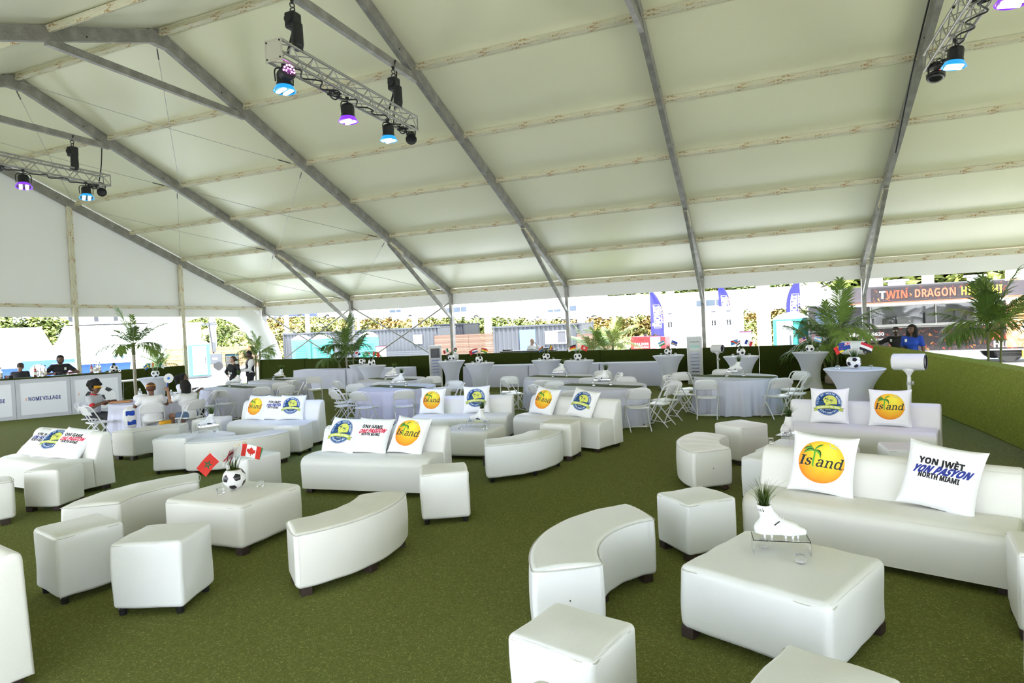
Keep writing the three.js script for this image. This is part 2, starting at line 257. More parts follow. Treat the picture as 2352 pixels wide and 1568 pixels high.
// ---------------------------------------------------------------- the tent: frames, purlins, roof, gable, floor
const D = 22.91, U0 = -21.95, BAY = 5, HE = 3.595, SLOPE = 0.3717, RUN = 2.307 * Math.cos(SLOPE), RISE = 2.307 * Math.sin(SLOPE), JR = 6.06;
const J = [0, 1.03, 2.04, 3.03, 3.94, 5.0, JR], VR = D - JR * RUN, ZR = HE + JR * RISE, NF = 8;   // eight frames, the last two right of the picture
const NRM = [Math.sin(SLOPE), Math.cos(SLOPE)];                                                 // roof normal in (v, z), far slope
const far = (j, off = 0) => [D - j * RUN + off * NRM[0], HE + j * RISE + off * NRM[1]];         // (v, z) on the far slope, off metres above the purlins' underside
const slopePt = (u, j, off, side) => { const [v, z] = far(j, off); return side ? V(u, 2 * VR - v, z) : V(u, v, z); };
const SKIN = 0.13;
{
  const frameOf = (i) => {
    const f = struct(`trim_${i + 1}`), u = U0 + i * BAY - 0.06;
    for (const side of [0, 1]) {
      const up = v3(0, NRM[1], side ? NRM[0] : -NRM[0]);
      part('rafter', bar(slopePt(u, -0.1, SKIN - 0.14, side), slopePt(u, JR + 0.02, SKIN - 0.14, side), 0.12, 0.26, up), MAT.steel, f);
      const cv = side ? 2 * VR - D - 0.1 : D + 0.1;
      part('column', bar(V(u, cv, 0), V(u, cv, HE + 0.1), 0.12, 0.2, v3(0, 0, 1)), MAT.steel, f);
      part('base_plate', bx(0.35, 0.02, 0.4, u, 0.01, -cv), MAT.steel, f);
      part('eave_joint', bar(V(u, side ? cv + 0.02 : cv - 0.02, HE - 0.22), V(u, side ? cv + 0.02 : cv - 0.02, HE + 0.1), 0.14, 0.24, v3(0, 0, 1)), MAT.steel, f);
      if (i > 0) {   // knee brace between column and rafter
        const a = slopePt(u, 2.0, -0.16, side), b = V(u, side ? cv + 0.12 : cv - 0.12, 2.55);
        part('knee_brace', bar(a, b, 0.09, 0.12, v3(0, 0.7, 0.7)), MAT.steel, f);
        part('brace_bracket', bar(slopePt(u, 2.0, -0.14, side), slopePt(u, 1.62, -0.15, side), 0.125, 0.1, up), MAT.rust, f);
      }
      for (const j of [0.4, 1.35, 2.3, 3.3, 4.2, 5.3]) part('bolt', put(new THREE.CylinderGeometry(0.018, 0.018, 0.135, 6), 0, 0, 0, 0, 0, Math.PI / 2).applyMatrix4(new THREE.Matrix4().setPosition(slopePt(u, j, -0.06, side))), MAT.black, f);
    }
    part('ridge_plate', bx(0.125, 0.3, 0.5, u, ZR + SKIN - 0.2, -VR), MAT.steel, f);
    if (i > 0) part('collar_beam', bar(slopePt(u, 4.95, -0.13, 0), slopePt(u, 4.95, -0.13, 1), 0.1, 0.15), MAT.steel, f);
  };
  for (let i = 0; i < NF; i++) frameOf(i);
  // gable posts and rail
  const g = struct('trim_9'), gu = U0 - 0.06;
  for (const dv of [4.378, 8.648, 13.0, 17.3, 21.6]) {
    const v = D - dv, top = v > VR ? HE + ((D - v) / RUN) * RISE : HE + ((v - (2 * VR - D)) / RUN) * RISE;
    part('gable_post', bar(V(gu, v, 0), V(gu, v, top - 0.1), 0.1, 0.15, v3(0, 0, 1)), MAT.rust, g);
  }
  part('gable_rail', bar(V(gu + 0.02, D, 3.42), V(gu + 0.02, 2 * VR - D, 3.42), 0.07, 0.11), MAT.rust, g);
  // purlins, bay by bay
  const p = struct('trim_10');
  for (let i = -1; i < NF - 1; i++) for (const side of [0, 1]) for (let k = 0; k < 7; k++) {
    if (i < 0 || (k === 6 && side)) continue;
    const a = U0 + i * BAY, b = a + BAY - 0.12, up = v3(0, NRM[1], side ? NRM[0] : -NRM[0]), off = k === 0 ? 0.02 : 0.065;
    part(k === 6 ? 'ridge_purlin' : k ? 'purlin' : 'eave_purlin', bar(slopePt(a, J[k], off, side), slopePt(b, J[k], off, side), k ? 0.09 : 0.12, k ? 0.12 : 0.18, k ? up : v3(0, 1, 0)), MAT.rust, p);
  }
  // side bracing pipes between the three left columns of the far eave
  const cb = struct('trim_11');
  for (const i of [0, 1]) {
    const a = U0 + i * BAY, b = a + BAY - 0.1, cv = D + 0.08;
    part('brace_pipe', tube([V(a, cv, 3.2), V(b, cv, 0.5)], 0.032), MAT.steel, cb);
    part('brace_pipe', tube([V(b, cv + 0.07, 3.2), V(a, cv + 0.07, 0.5)], 0.032), MAT.steel, cb);
  }
  // thin stay wires under the roof of the two left bays
  for (const i of [0, 1]) for (const [j0, j1] of [[4, 6], [2, 4], [0, 2]]) {
    const a = U0 + i * BAY + 0.02, b = a + BAY - 0.14;
    for (const [s, e] of [[j0, j1], [j1, j0]]) {
      const A = slopePt(a, J[s], -0.04, 0), B = slopePt(b, J[e], -0.04, 0), m = A.clone().lerp(B, 0.5); m.y -= 0.04;
      part('stay_wire', tube([A, m, B], 0.007, 5, 10), MAT.alu, cb);
      const wire = new THREE.CatmullRomCurve3([A, m, B], false, 'centripetal'), t0 = wire.getPoint(0.9), t1 = wire.getPoint(0.95);
      part('turnbuckle', tube([t0, t1], 0.016, 6), MAT.chain, cb);
    }
  }
  // roof skin: one panel of coated fabric per bay and slope, with a little slack
  const c = struct('ceiling');
  for (let i = 0; i < NF - 1; i++) for (const side of [0, 1]) {
    const a = U0 + i * BAY - 0.06, sheet = (o) => gridSurface(10, 30, (s, t) => {
      const j = -0.22 + t * (JR + 0.27), fr = J.findIndex((q) => q > j), q0 = fr > 0 ? J[fr - 1] : -0.3, q1 = fr > 0 ? J[fr] : 0, w = fr > 0 ? (j - q0) / (q1 - q0) : 0;
      const sag = -0.035 * Math.sin(Math.PI * s) * Math.sin(Math.PI * w), q = slopePt(a + s * BAY, j, SKIN + 0.012 + sag + o, side); return [q.x, q.y, q.z];
    }, false, [BAY, JR * 2.307]);
    part('roof_panel', merge([sheet(0), sheet(0.012)]), MAT.vinyl, c);
  }
  // hanging strips of fabric under the two eaves, bay by bay
  for (const [name, side] of [['wall_back', 0], ['wall_front', 1]]) {
    const w = struct(name), v = side ? 2 * VR - D - 0.14 : D + 0.14;
    for (let i = 0; i < NF - 1; i++) {
      const a = U0 + i * BAY, gdx = (o) => gridSurface(16, 4, (s, t) => [a + s * (BAY - 0.06) - 0.03, HE - 0.02 - t * (side ? 0.2 : 0.5) - 0.02 * Math.sin(Math.PI * s) * t, -(v + o + 0.015 * t * Math.sin(s * 21 + i))], false, [5, 0.5]);
      part('valance', merge([gdx(0), gdx(0.008)]), MAT.valance, w);
    }
  }
  // fabric gable end at the left, cut off above head height, and the hidden one at the right
  for (const [name, u, zb] of [['wall_left', U0 - 0.14, 3.05], ['wall_right', U0 + (NF - 1) * BAY + 0.02, 3.05]]) {
    const s = new THREE.Shape([[D, zb], [D, HE + 0.08], [VR, ZR + 0.1], [2 * VR - D, HE + 0.08], [2 * VR - D, zb]].map(([v, z]) => new THREE.Vector2(-v, z)));
    const geo = new THREE.ExtrudeGeometry(s, { depth: 0.012, bevelEnabled: false }); geo.rotateY(-Math.PI / 2);
    const w = struct(name);
    part('gable_panel', geo.translate(u, 0, 0), MAT.valance, w);
  }
}
// floor of artificial grass with rolled seams, and pavement outside
{
  const f = struct('floor');
  const roll = 3.66;
  for (let k = 0, u = U0 - 0.5; u < 14; k++, u += roll) {
    const w = Math.min(roll, 14 - u) - 0.0008, g = bx(w, 0.03, D + 3.6, u + w / 2, -0.015, -(D + 0.3 - (D + 3.6) / 2)), uv = g.attributes.uv;
    for (let i = 0; i < uv.count; i++) uv.setXY(i, uv.getX(i) / 1.5 + k * 0.37, uv.getY(i) / 1.5);
    part('turf_roll', g, MAT.turf, f);
  }
  const p = struct('floor_outside');
  part('pavement', bx(260, 0.2, 180, -40, -0.14, -60), MAT.concrete, p);
}
// low turf-covered partition walls: panels along the far eave and down the right side
{
  const panel = (a, b, h, w = 0.28) => {
    const L = Math.hypot(b[0] - a[0], b[1] - a[1]) - 0.012, g = puffBox(L, h, w, 0.02, 0.004, a[0], 0.002, 5);
    const uv = g.attributes.uv; for (let i = 0; i < uv.count; i++) uv.setXY(i, uv.getX(i) / 1.5 + a[0], uv.getY(i) / 1.5);
    g.rotateY(Math.atan2(b[1] - a[1], b[0] - a[0])); return g.translate((a[0] + b[0]) / 2, 0, -(a[1] + b[1]) / 2);
  };
  const w = tag(new THREE.Group(), 'dark green turf-covered partition running along the back of the tent', 'hedge wall'); w.name = 'turf_partition'; scene.add(w);
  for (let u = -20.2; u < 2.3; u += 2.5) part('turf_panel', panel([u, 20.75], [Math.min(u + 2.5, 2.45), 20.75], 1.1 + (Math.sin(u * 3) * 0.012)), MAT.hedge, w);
  const r = tag(new THREE.Group(), 'turf-covered partition stretching down the right side of the tent', 'hedge wall'); r.name = 'turf_partition_001'; scene.add(r);
  const A = [2.5, 20.6], B = [3.62, 3.2], n = 8; counts.turf_partition = 1;
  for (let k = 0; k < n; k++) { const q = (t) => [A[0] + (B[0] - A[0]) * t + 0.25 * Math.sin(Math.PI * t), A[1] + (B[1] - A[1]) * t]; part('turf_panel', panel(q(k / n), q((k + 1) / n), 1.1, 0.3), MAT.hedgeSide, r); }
}
// ---------------------------------------------------------------- white lounge furniture
// thin seam following the top rim of a stuffed block
function rimSeam(w, h, d, r, bulge) {
  const pts = [], n = 10, X = w / 2 + bulge * 0.2, Z = d / 2 + bulge * 0.2, y = h - r * 0.62, e = -0.001 - r * 0.06;
  const run = (a, b) => { for (let i = 0; i < n; i++) { const t = i / n, k = Math.sin(Math.PI * t) * bulge * 0.8, nx = -(b[1] - a[1]), nz = b[0] - a[0], L = Math.hypot(nx, nz); pts.push(v3(a[0] + (b[0] - a[0]) * t + (nx / L) * -k, y, a[1] + (b[1] - a[1]) * t + (nz / L) * -k)); } };
  const q = r * 0.8, A = X + e, B = Z + e;
  run([-A + q, B], [A - q, B]); run([A, B - q], [A, -B + q]); run([A - q, -B], [-A + q, -B]); run([-A, -B + q], [-A, B - q]);
  return tube(pts, 0.003, 5, 90, true);
}
const footGeo = { block: put(puffBox(0.085, 0.07, 0.085, 0.006, 0, 3, 0), 0, 0, 0), caster: merge([cyl(0.03, 0.026, 0.045, 0, 0.0225, 0, 14), cyl(0.018, 0.03, 0.02, 0, 0.055, 0, 12)]), bun: merge([put(new THREE.SphereGeometry(0.04, 14, 8).scale(1, 0.62, 1), 0, 0.026, 0), cyl(0.02, 0.03, 0.02, 0, 0.05, 0, 10)]) };
function feet(o, w, d, kind, inset = 0.05) { const m = kind === 'caster' ? MAT.caster : kind === 'bun' ? MAT.wood : MAT.foot; for (const [a, b] of [[-1, -1], [1, -1], [-1, 1], [1, 1]]) part(kind === 'caster' ? 'caster' : 'foot', footGeo[kind], m, o, [a * (w / 2 - inset), 0, b * (d / 2 - inset)]); }
const LEATHER = [MAT.leather, MAT.leather.clone(), MAT.leather.clone()];
LEATHER[1].color = lin(0.85, 0.84, 0.79); LEATHER[2].color = lin(0.84, 0.85, 0.85);
function ottoman(label, [u, v], turn, w, d, h, foot, group, name = 'cube_stool', cat = 'stool', tone = 0) {
  const o = thing(name, label, cat, [u, v], turn, group), y0 = 0.055, r = name === 'cube_stool' ? 0.032 : 0.05, b = name === 'cube_stool' ? 0.013 : 0.018;
  part('upholstery', puffBox(w - 2 * b * 0.6, h - y0, d - 2 * b * 0.6, r, b, Math.abs(u * 3 + v), 0.0035), LEATHER[tone], o, [0, y0, 0]);
  part('seam', rimSeam(w - 2 * b * 0.6, h - y0, d - 2 * b * 0.6, r, b), MAT.seam, o, [0, y0, 0]);
  feet(o, w, d, foot, 0.06);
  return o;
}
const G1 = 'white cube stools of the lounge';
for (const [pos, turn, w, d, h, foot, tone, label] of [
  [[-5.3, 3.36], -14, 0.52, 0.5, 0.54, 'caster', 2, 'white leather cube stool on casters left of a similar one, beside the curved bench end'],
  [[-4.36, 3.38], 21, 0.55, 0.49, 0.545, 'caster', 2, 'white leather cube stool on black casters in front of the ottoman with the flags'],
  [[-3.25, 5.87], 30, 0.52, 0.52, 0.53, 'caster', 0, 'white cube stool at the right end of the sofa with three upright pillows'],
  [[-8.6, 7.0], 26, 0.53, 0.5, 0.54, 'caster', 0, 'white cube stool standing alone left of the flags, black casters showing'],
  [[-6.3, 6.26], -12, 0.5, 0.52, 0.49, 'block', 0, 'white cube stool half hidden behind the ottoman with the flags'],
  [[-8.38, 5.05], 20, 0.46, 0.47, 0.51, 'block', 1, 'white cube stool before the left sofa with the slumped pillows'],
  [[-10.3, 6.78], 36, 0.5, 0.5, 0.53, 'caster', 2, 'shaded white cube stool just behind the left sofa with the slumped pillows'],
  [[-9.9, 8.86], 20, 0.6, 0.46, 0.53, 'block', 0, 'white cube stool behind the far left ottoman that holds a boot vase'],
  [[-7.62, 8.5], 14, 0.5, 0.5, 0.52, 'caster', 0, 'white cube stool at the right front corner of the far left sofa'],
  [[-2.93, 8.98], -4, 0.52, 0.46, 0.55, 'block', 1, 'white cube stool before the seal pillow of the right middle sofa'],
  [[-5.37, 8.76], 18, 0.54, 0.5, 0.54, 'block', 2, 'white cube stool peeping out behind the pillows of the center sofa'],
  [[-0.36, 9.2], -43, 0.52, 0.53, 0.53, 'block', 1, 'white cube stool behind the short curved bench, corner turned forward'],
  [[0.03, 7.2], -27, 0.5, 0.5, 0.505, 'block', 2, 'white cube stool tucked at the left back of the large right sofa'],
  [[-0.61, 5.55], -47, 0.47, 0.52, 0.485, 'block', 2, 'white cube stool between the large right sofa and the curved bench, corner forward'],
  [[-0.92, 2.87], -15, 0.49, 0.45, 0.525, 'block', 2, 'white cube stool in front of the near curved bench, cut by the bottom edge'],
  [[0.16, 2.7], -23, 0.48, 0.52, 0.53, 'block', 2, 'white cube stool at the bottom edge in front of the right ottoman'],
  [[1.62, 4.7], -10, 0.5, 0.5, 0.53, 'block', 0, 'white cube stool at the right end of the large right sofa, cut by the edge'],
  [[1.38, 3.66], -22, 0.5, 0.5, 0.53, 'block', 1, 'sliver of a white cube stool at the right edge, nearer than the sofa end'],
  [[1.42, 7.98], 3, 0.52, 0.5, 0.5, 'block', 2, 'white cube stool between the two right sofas, above the slogan pillow'],
]) ottoman(label, pos, turn, w, d, h, foot, G1, 'cube_stool', 'stool', tone);
const G2 = 'low square ottoman tables';
for (const [pos, turn, w, d, h, label, tone] of [
  [[-5.04, 4.74], 0, 1.02, 0.86, 0.47, 'large white leather ottoman carrying the ball planter with the flags', 1],
  [[0.04, 4.2], -25, 0.94, 0.92, 0.465, 'large white leather ottoman with a boot vase on a clear riser, front right', 2],
  [[-8.83, 7.75], -12, 0.92, 0.62, 0.45, 'low white ottoman with a boot vase before the far left sofa', 1],
  [[-4.38, 8.92], 0, 0.86, 0.8, 0.44, 'low white ottoman with a teal-soled boot vase before the middle sofas', 1],
  [[0.4, 7.95], -20, 0.95, 0.85, 0.46, 'white ottoman hidden behind the large right sofa, a boot vase on it', 0],
]) ottoman(label, pos, turn, w, d, h, 'block', G2, 'ottoman_table', 'ottoman', tone);

function bench(label, [cu, cv], a0, a1, ro, ri, h, foot, tone = 0) {
  const am = (a0 + a1) / 2, rm = (ro + ri) / 2, o = thing('curved_bench', label, 'bench', [cu + rm * Math.cos(R(am)), cv + rm * Math.sin(R(am))], 0, 'curved white benches around the ottomans');
  const ox = -rm * Math.cos(R(am)), oz = rm * Math.sin(R(am)), y0 = 0.065, bev = 0.035;
  // stuffed ring sector: section is a rounded rectangle swept along the arc, closed by rounded ends
  const nA = 40, sec = [], w = ro - ri, H = h - y0, q = 5;
  const corner = (cx, cy, s) => { for (let i = 0; i <= q; i++) { const t = s + (i / q) * Math.PI / 2; sec.push([cx + bev * Math.cos(t), cy + bev * Math.sin(t)]); } };
  const mid = (a, b, n, bulgeX, bulgeY) => { for (let i = 1; i < n; i++) { const t = i / n, k = Math.sin(Math.PI * t); sec.push([a[0] + (b[0] - a[0]) * t + bulgeX * k, a[1] + (b[1] - a[1]) * t + bulgeY * k]); } };
  corner(w / 2 - bev, H - bev, 0); mid([w / 2 - bev, H], [-w / 2 + bev, H], 6, 0, 0.012); corner(-w / 2 + bev, H - bev, Math.PI / 2); mid([-w / 2, H - bev], [-w / 2, bev], 6, -0.006, 0); corner(-w / 2 + bev, bev, Math.PI); mid([-w / 2 + bev, 0], [w / 2 - bev, 0], 3, 0, 0); corner(w / 2 - bev, bev, 1.5 * Math.PI); mid([w / 2, bev], [w / 2, H - bev], 6, 0.008, 0);
  sec.push(sec[0]);
  const nS = sec.length - 1, rings = [];
  const L = (R(a1 - a0) * rm);
  const steps = []; for (let i = 0; i <= q; i++) steps.push([bev * (1 - Math.cos((i / q) * Math.PI / 2)), bev * (1 - Math.sin((i / q) * Math.PI / 2))]);
  const S = [[0, 0.999], ...steps.map(([s, inset]) => [s, inset]), ...Array.from({ length: nA - 1 }, (_, i) => [bev + ((L - 2 * bev) * (i + 1)) / nA, 0]), ...steps.reverse().map(([s, inset]) => [L - s, inset]), [L, 0.999]];
  S.sort((a, b) => a[0] - b[0]);
  const g = gridSurface(nS, S.length - 1, (i, j) => {
    const [s, inset] = S[Math.round(j * (S.length - 1))], [x, y] = sec[Math.round(i * nS)], ang = R(a0) + s / rm;
    const sx = inset > 0.9 ? 0.02 : (w / 2 - inset) / (w / 2), sy = inset > 0.9 ? 0.02 : (H / 2 - inset) / (H / 2), X = rm + x * sx, Y = H / 2 + (y - H / 2) * sy + 0.002 * Math.sin(s * 23 + x * 9);
    return [ox + X * Math.cos(ang), y0 + Y, oz - X * Math.sin(ang)];
  }, false, [1, 1]);
  part('upholstery', planarUV(g), LEATHER[tone], o);
  const pts = [], yS = h - bev * 0.45, e = -bev * 0.12 + 0.003;
  for (let i = 0; i <= 30; i++) { const a = R(a0) + bev * 0.4 / rm + ((R(a1 - a0) - bev * 0.8 / rm) * i) / 30; pts.push(v3(ox + (ro + e) * Math.cos(a), yS, oz - (ro + e) * Math.sin(a))); }
  for (let i = 30; i >= 0; i--) { const a = R(a0) + bev * 0.4 / rm + ((R(a1 - a0) - bev * 0.8 / rm) * i) / 30; pts.push(v3(ox + (ri - e) * Math.cos(a), yS, oz - (ri - e) * Math.sin(a))); }
  part('seam', tube(pts, 0.0035, 5, 200, true), MAT.seam, o);
  for (const t of [0.06, 0.5, 0.94]) for (const r of [ri + 0.07, ro - 0.07]) { const a = R(a0 + (a1 - a0) * t); part(foot === 'caster' ? 'caster' : 'foot', footGeo[foot], foot === 'caster' ? MAT.caster : foot === 'bun' ? MAT.wood : MAT.foot, o, [ox + r * Math.cos(a), 0, oz - r * Math.sin(a)], [0, a, 0]); }
  return o;
}
bench('curved white bench left of the ottoman with the flags, wrapping its back', [-5.2, 4.45], 139, 214, 1.22, 0.7, 0.5, 'block', 1);
bench('curved white bench right of the ottoman with the flags, on wooden block feet', [-4.3, 4.51], -41, 26, 1.22, 0.77, 0.5, 'block', 1);
bench('curved white bench at the near left of the large right ottoman', [-0.35, 4.19], 129, 212, 1.21, 0.75, 0.5, 'block', 2);
bench('short curved white bench seen end-on before the back right sofa', [0.11, 8.04], 150, 220, 1.19, 0.67, 0.5, 'bun', 1);
const b6 = bench('curved white bench with a small black socket, before the middle sofas', [-3.93, 8.34], -64, 8, 1.2, 0.69, 0.5, 'caster', 2);
{ const a = R(-64), r = 0.78, am = R(-28), s = new THREE.Group(); const c = v3(r * Math.cos(a) - 0.945 * Math.cos(am), 0.14, -r * Math.sin(a) + 0.945 * Math.sin(am)); part('socket', puffBox(0.012, 0.075, 0.035, 0.004, 0, 1, 0), MAT.black, b6, [c.x - 0.004, c.y, c.z + 0.002], [0, a - Math.PI / 2 + Math.PI / 2, 0]); }
bench('long curved white bench behind the lone cube stool, near the seated group', [-9.48, 7.51], 122, 186, 1.18, 0.69, 0.5, 'block', 1);
bench('curved white bench behind the flags, bowed toward the viewer', [-8.34, 7.87], -80, 4, 1.15, 0.69, 0.5, 'block', 1);
bench('rounded end of a curved white bench at the left edge', [-9.15, 4.87], -108, -22, 1.15, 0.7, 0.5, 'block', 1);

// sofas: a seat and a backrest extruded from their side profiles
function extrudeSide(s, w, bev, x0 = 0) {
  const g0 = new THREE.ExtrudeGeometry(s, { depth: w - 2 * bev, bevelEnabled: true, bevelThickness: bev, bevelSize: bev, bevelOffset: -bev, bevelSegments: 4, curveSegments: 14, steps: 1 });
  g0.rotateY(Math.PI / 2); g0.translate(-w / 2 + bev + x0, 0, 0);
  g0.deleteAttribute('uv'); g0.deleteAttribute('normal');
  const g = toCreasedNormals(mergeVertices(g0, 1e-4), 0.75); return planarUV(g);
}
function sofa(label, [u, v], turn, w, d, h, hb, tone = 0) {
  const o = thing('lounge_sofa', label, 'sofa', [u, v], turn, 'white armless lounge sofas'), b = 0.28, y0 = 0.06;
  const s = new THREE.Shape(); s.moveTo(0.012, y0); s.lineTo(0, h - 0.12); s.quadraticCurveTo(0.0, h - 0.012, 0.13, h - 0.004); s.quadraticCurveTo(0.3, h + 0.01, d - b, h - 0.012); s.lineTo(d - b + 0.02, y0); s.closePath();
  const k = new THREE.Shape(); k.moveTo(d - b + 0.015, y0); k.lineTo(d - b + 0.005, h - 0.03); k.bezierCurveTo(d - b + 0.035, h + 0.08, d - b + 0.055, hb - 0.2, d - b + 0.075, hb - 0.13); k.quadraticCurveTo(d - b + 0.1, hb - 0.012, d - 0.09, hb); k.quadraticCurveTo(d - 0.03, hb + 0.002, d - 0.025, hb - 0.06); k.lineTo(d, y0); k.closePath();
  part('seat', extrudeSide(s, w, 0.03).translate(0, 0, d / 2), LEATHER[tone], o);
  part('backrest', extrudeSide(k, w + 0.012, 0.028).translate(0, 0, d / 2), LEATHER[tone], o);
  for (const [a, c] of [[-1, 1], [1, 1], [-1, -1], [1, -1]]) part('foot', footGeo.block, MAT.foot, o, [a * (w / 2 - 0.09), 0, c * (d / 2 - 0.09)]);
  o.userData.dim = undefined; delete o.userData.dim;
  return o;
}
const SOFAS = {
  center: [[-4.72, 6.76], 5, 1.8, 0.75, 0.475, 0.77], left: [[-9.5, 5.74], -6, 1.78, 0.68, 0.465, 0.8], farLeft: [[-8.53, 9.08], 4, 1.74, 0.66, 0.485, 0.82],
  midLeft: [[-5.19, 10.22], 11, 1.78, 0.73, 0.475, 0.77], midRight: [[-3.16, 10.0], -20, 1.8, 0.7, 0.485, 0.77], right: [[0.77, 5.78], -19.5, 1.9, 0.73, 0.46, 0.78],
  backRight: [[1.15, 9.74], -16, 1.86, 0.77, 0.45, 0.735], cutLeft: [[-5.07, 2.13], -12, 1.82, 0.74, 0.47, 0.82], cutBottom: [[0.17, 1.91], 160, 1.82, 0.74, 0.47, 0.79],
};
const SOFA_LABELS = {
  center: 'white leather sofa with seal, slogan and sun pillows in the center', left: 'white leather sofa with three slumped pillows at the left edge', farLeft: 'white leather sofa with three upright pillows before the draped round tables',
  midLeft: 'white leather sofa with a sun and a seal pillow, left of its angled neighbor', midRight: 'white leather sofa angled beside its neighbor, seal pillow at its right end', right: 'large white leather sofa at the right holding a big sun pillow and a slogan pillow',
  backRight: 'white leather sofa against the right turf partition with seal and sun pillows', cutLeft: 'end of a white sofa cut by the left edge, curved backrest showing', cutBottom: 'top of a white sofa backrest at the bottom edge',
};
let tone = 0;
for (const k in SOFAS) sofa(SOFA_LABELS[k], ...SOFAS[k], tone++ % 2 ? 1 : 0);
// ---------------------------------------------------------------- printed pillows
const fitText = (g, s, x, y, w, font, size) => { g.font = font.replace('$', size); const m = g.measureText(s).width; g.save(); g.translate(x, y); g.scale(w / m, 1); g.fillText(s, 0, 0); if (size > 70) { g.strokeStyle = g.fillStyle; g.lineWidth = 6; g.strokeText(s, 0, 0); } g.restore(); };
function arcText(g, s, cx, cy, r, a0, a1, size, inward = false) { g.font = `bold ${size}px sans-serif`; g.textAlign = 'center'; g.textBaseline = 'middle'; for (let i = 0; i < s.length; i++) { const a = a0 + ((a1 - a0) * i) / (s.length - 1); g.save(); g.translate(cx + r * Math.cos(a), cy + r * Math.sin(a)); g.rotate(a + (inward ? -Math.PI / 2 : Math.PI / 2)); g.fillText(s[i], 0, 0); g.restore(); } }
function palmArt(g, x, y, s, c1, c2) {   // little printed palm
  g.save(); g.translate(x, y); g.scale(s, s); g.fillStyle = c1;
  g.beginPath(); g.moveTo(-4, 0); g.bezierCurveTo(6, 40, -14, 80, -2, 128); g.lineTo(10, 136); g.bezierCurveTo(0, 100, 20, 50, 8, -2); g.fill();
  for (const [dx, dy, cx, cy] of [[-78, 8, -44, -44], [-44, -46, -40, -44], [66, -52, 20, -40], [52, 66, 66, -10], [-80, 36, -36, -22]]) { g.fillStyle = c2; g.beginPath(); g.moveTo(0, 0); g.quadraticCurveTo(cx, cy - 12, dx, dy); g.quadraticCurveTo(cx * 0.7, cy + 6, 0, 6); g.fill(); g.fillStyle = c1; g.beginPath(); g.moveTo(0, 4); g.quadraticCurveTo(cx * 0.8, cy, dx, dy + 3); g.quadraticCurveTo(cx * 0.6, cy + 24, 0, 12); g.fill(); }
  g.restore();
}
const PRINT = {
  sun: canvasTex(768, 768, (g, w) => {
    g.fillStyle = '#fbfbfd'; g.fillRect(0, 0, w, w); const q = g.createRadialGradient(470, 240, 30, 400, 350, 340); q.addColorStop(0, '#fff04a'); q.addColorStop(0.45, '#fbd02f'); q.addColorStop(0.8, '#f7a11f'); q.addColorStop(1, '#ee6d1c'); g.fillStyle = q; g.beginPath(); g.arc(384, 372, 268, 0, 7); g.fill();
    palmArt(g, 292, 232, 1.6, '#5fb23c', '#26331d');
    g.strokeStyle = '#f4f4ee'; g.lineWidth = 9; g.lineJoin = 'miter'; for (const [x, y, s] of [[476, 170, 1.1], [520, 142, 0.7]]) { g.beginPath(); g.moveTo(x - 18 * s, y - 40 * s); g.lineTo(x, y + 8 * s); g.lineTo(x + 66 * s, y + 12 * s); g.stroke(); g.strokeStyle = '#5a6a6c'; g.lineWidth = 4; g.stroke(); g.strokeStyle = '#f4f4ee'; g.lineWidth = 9; }
    g.fillStyle = '#1d2a36'; g.textAlign = 'left'; g.textBaseline = 'alphabetic'; g.font = 'italic bold 172px serif'; g.fillText('Is', 118, 432); g.font = 'italic 168px serif'; g.fillText('and', 318, 436); g.strokeStyle = '#1d2a36'; g.lineWidth = 4; g.strokeText('and', 318, 436); g.font = 'italic 44px serif'; g.fillText('tv', 612, 438);
  }),
  seal: canvasTex(768, 768, (g, w) => {
    g.fillStyle = '#fbfbfd'; g.fillRect(0, 0, w, w); const cx = 384, cy = 350; g.fillStyle = '#1e4f8c'; g.beginPath(); g.arc(cx, cy, 262, 0, 7); g.fill(); g.fillStyle = '#e8f0f4'; g.beginPath(); g.arc(cx, cy, 254, 0, 7); g.fill(); g.fillStyle = '#1f5597'; g.beginPath(); g.arc(cx, cy, 248, 0, 7); g.fill();
    g.fillStyle = '#173f74'; g.beginPath(); g.arc(cx, cy, 182, 0, 7); g.fill(); g.fillStyle = '#dfe36a'; g.beginPath(); g.arc(cx + 30, cy - 30, 142, Math.PI, 0); g.lineTo(cx + 165, cy + 20); g.quadraticCurveTo(cx + 20, cy + 10, cx - 60, cy + 60); g.quadraticCurveTo(cx - 40, cy - 20, cx - 112, cy - 20); g.fill();
    g.fillStyle = '#244f7d'; g.fillRect(cx - 176, cy - 50, 90, 80); g.fillStyle = '#12335f'; g.beginPath(); g.moveTo(cx - 190, cy - 44); g.lineTo(cx - 130, cy - 90); g.lineTo(cx - 76, cy - 44); g.fill();
    palmArt(g, cx - 30, cy - 96, 0.6, '#12335f', '#12335f'); palmArt(g, cx + 62, cy - 66, 0.5, '#12335f', '#12335f');
    g.fillStyle = '#f4f8fa'; arcText(g, 'CITY OF NORTH MIAMI', cx, cy, 214, Math.PI * 1.0, Math.PI * 2.0, 50); arcText(g, 'CENTENNIAL', cx, cy, 206, Math.PI * 0.75, Math.PI * 0.25, 50, true);
    g.fillStyle = '#c3cf47'; g.strokeStyle = '#173f74'; g.lineWidth = 5; for (const s of [-1, 1]) { g.beginPath(); g.moveTo(cx + s * 210, cy + 96); g.lineTo(cx + s * 305, cy + 104); g.lineTo(cx + s * 275, cy + 128); g.lineTo(cx + s * 290, cy + 168); g.lineTo(cx + s * 205, cy + 160); g.fill(); g.stroke(); }
    g.beginPath(); g.moveTo(cx - 250, cy + 66); g.quadraticCurveTo(cx, cy + 20, cx + 250, cy + 66); g.lineTo(cx + 240, cy + 138); g.quadraticCurveTo(cx, cy + 92, cx - 240, cy + 138); g.closePath(); g.fillStyle = '#d3db62'; g.fill(); g.stroke();
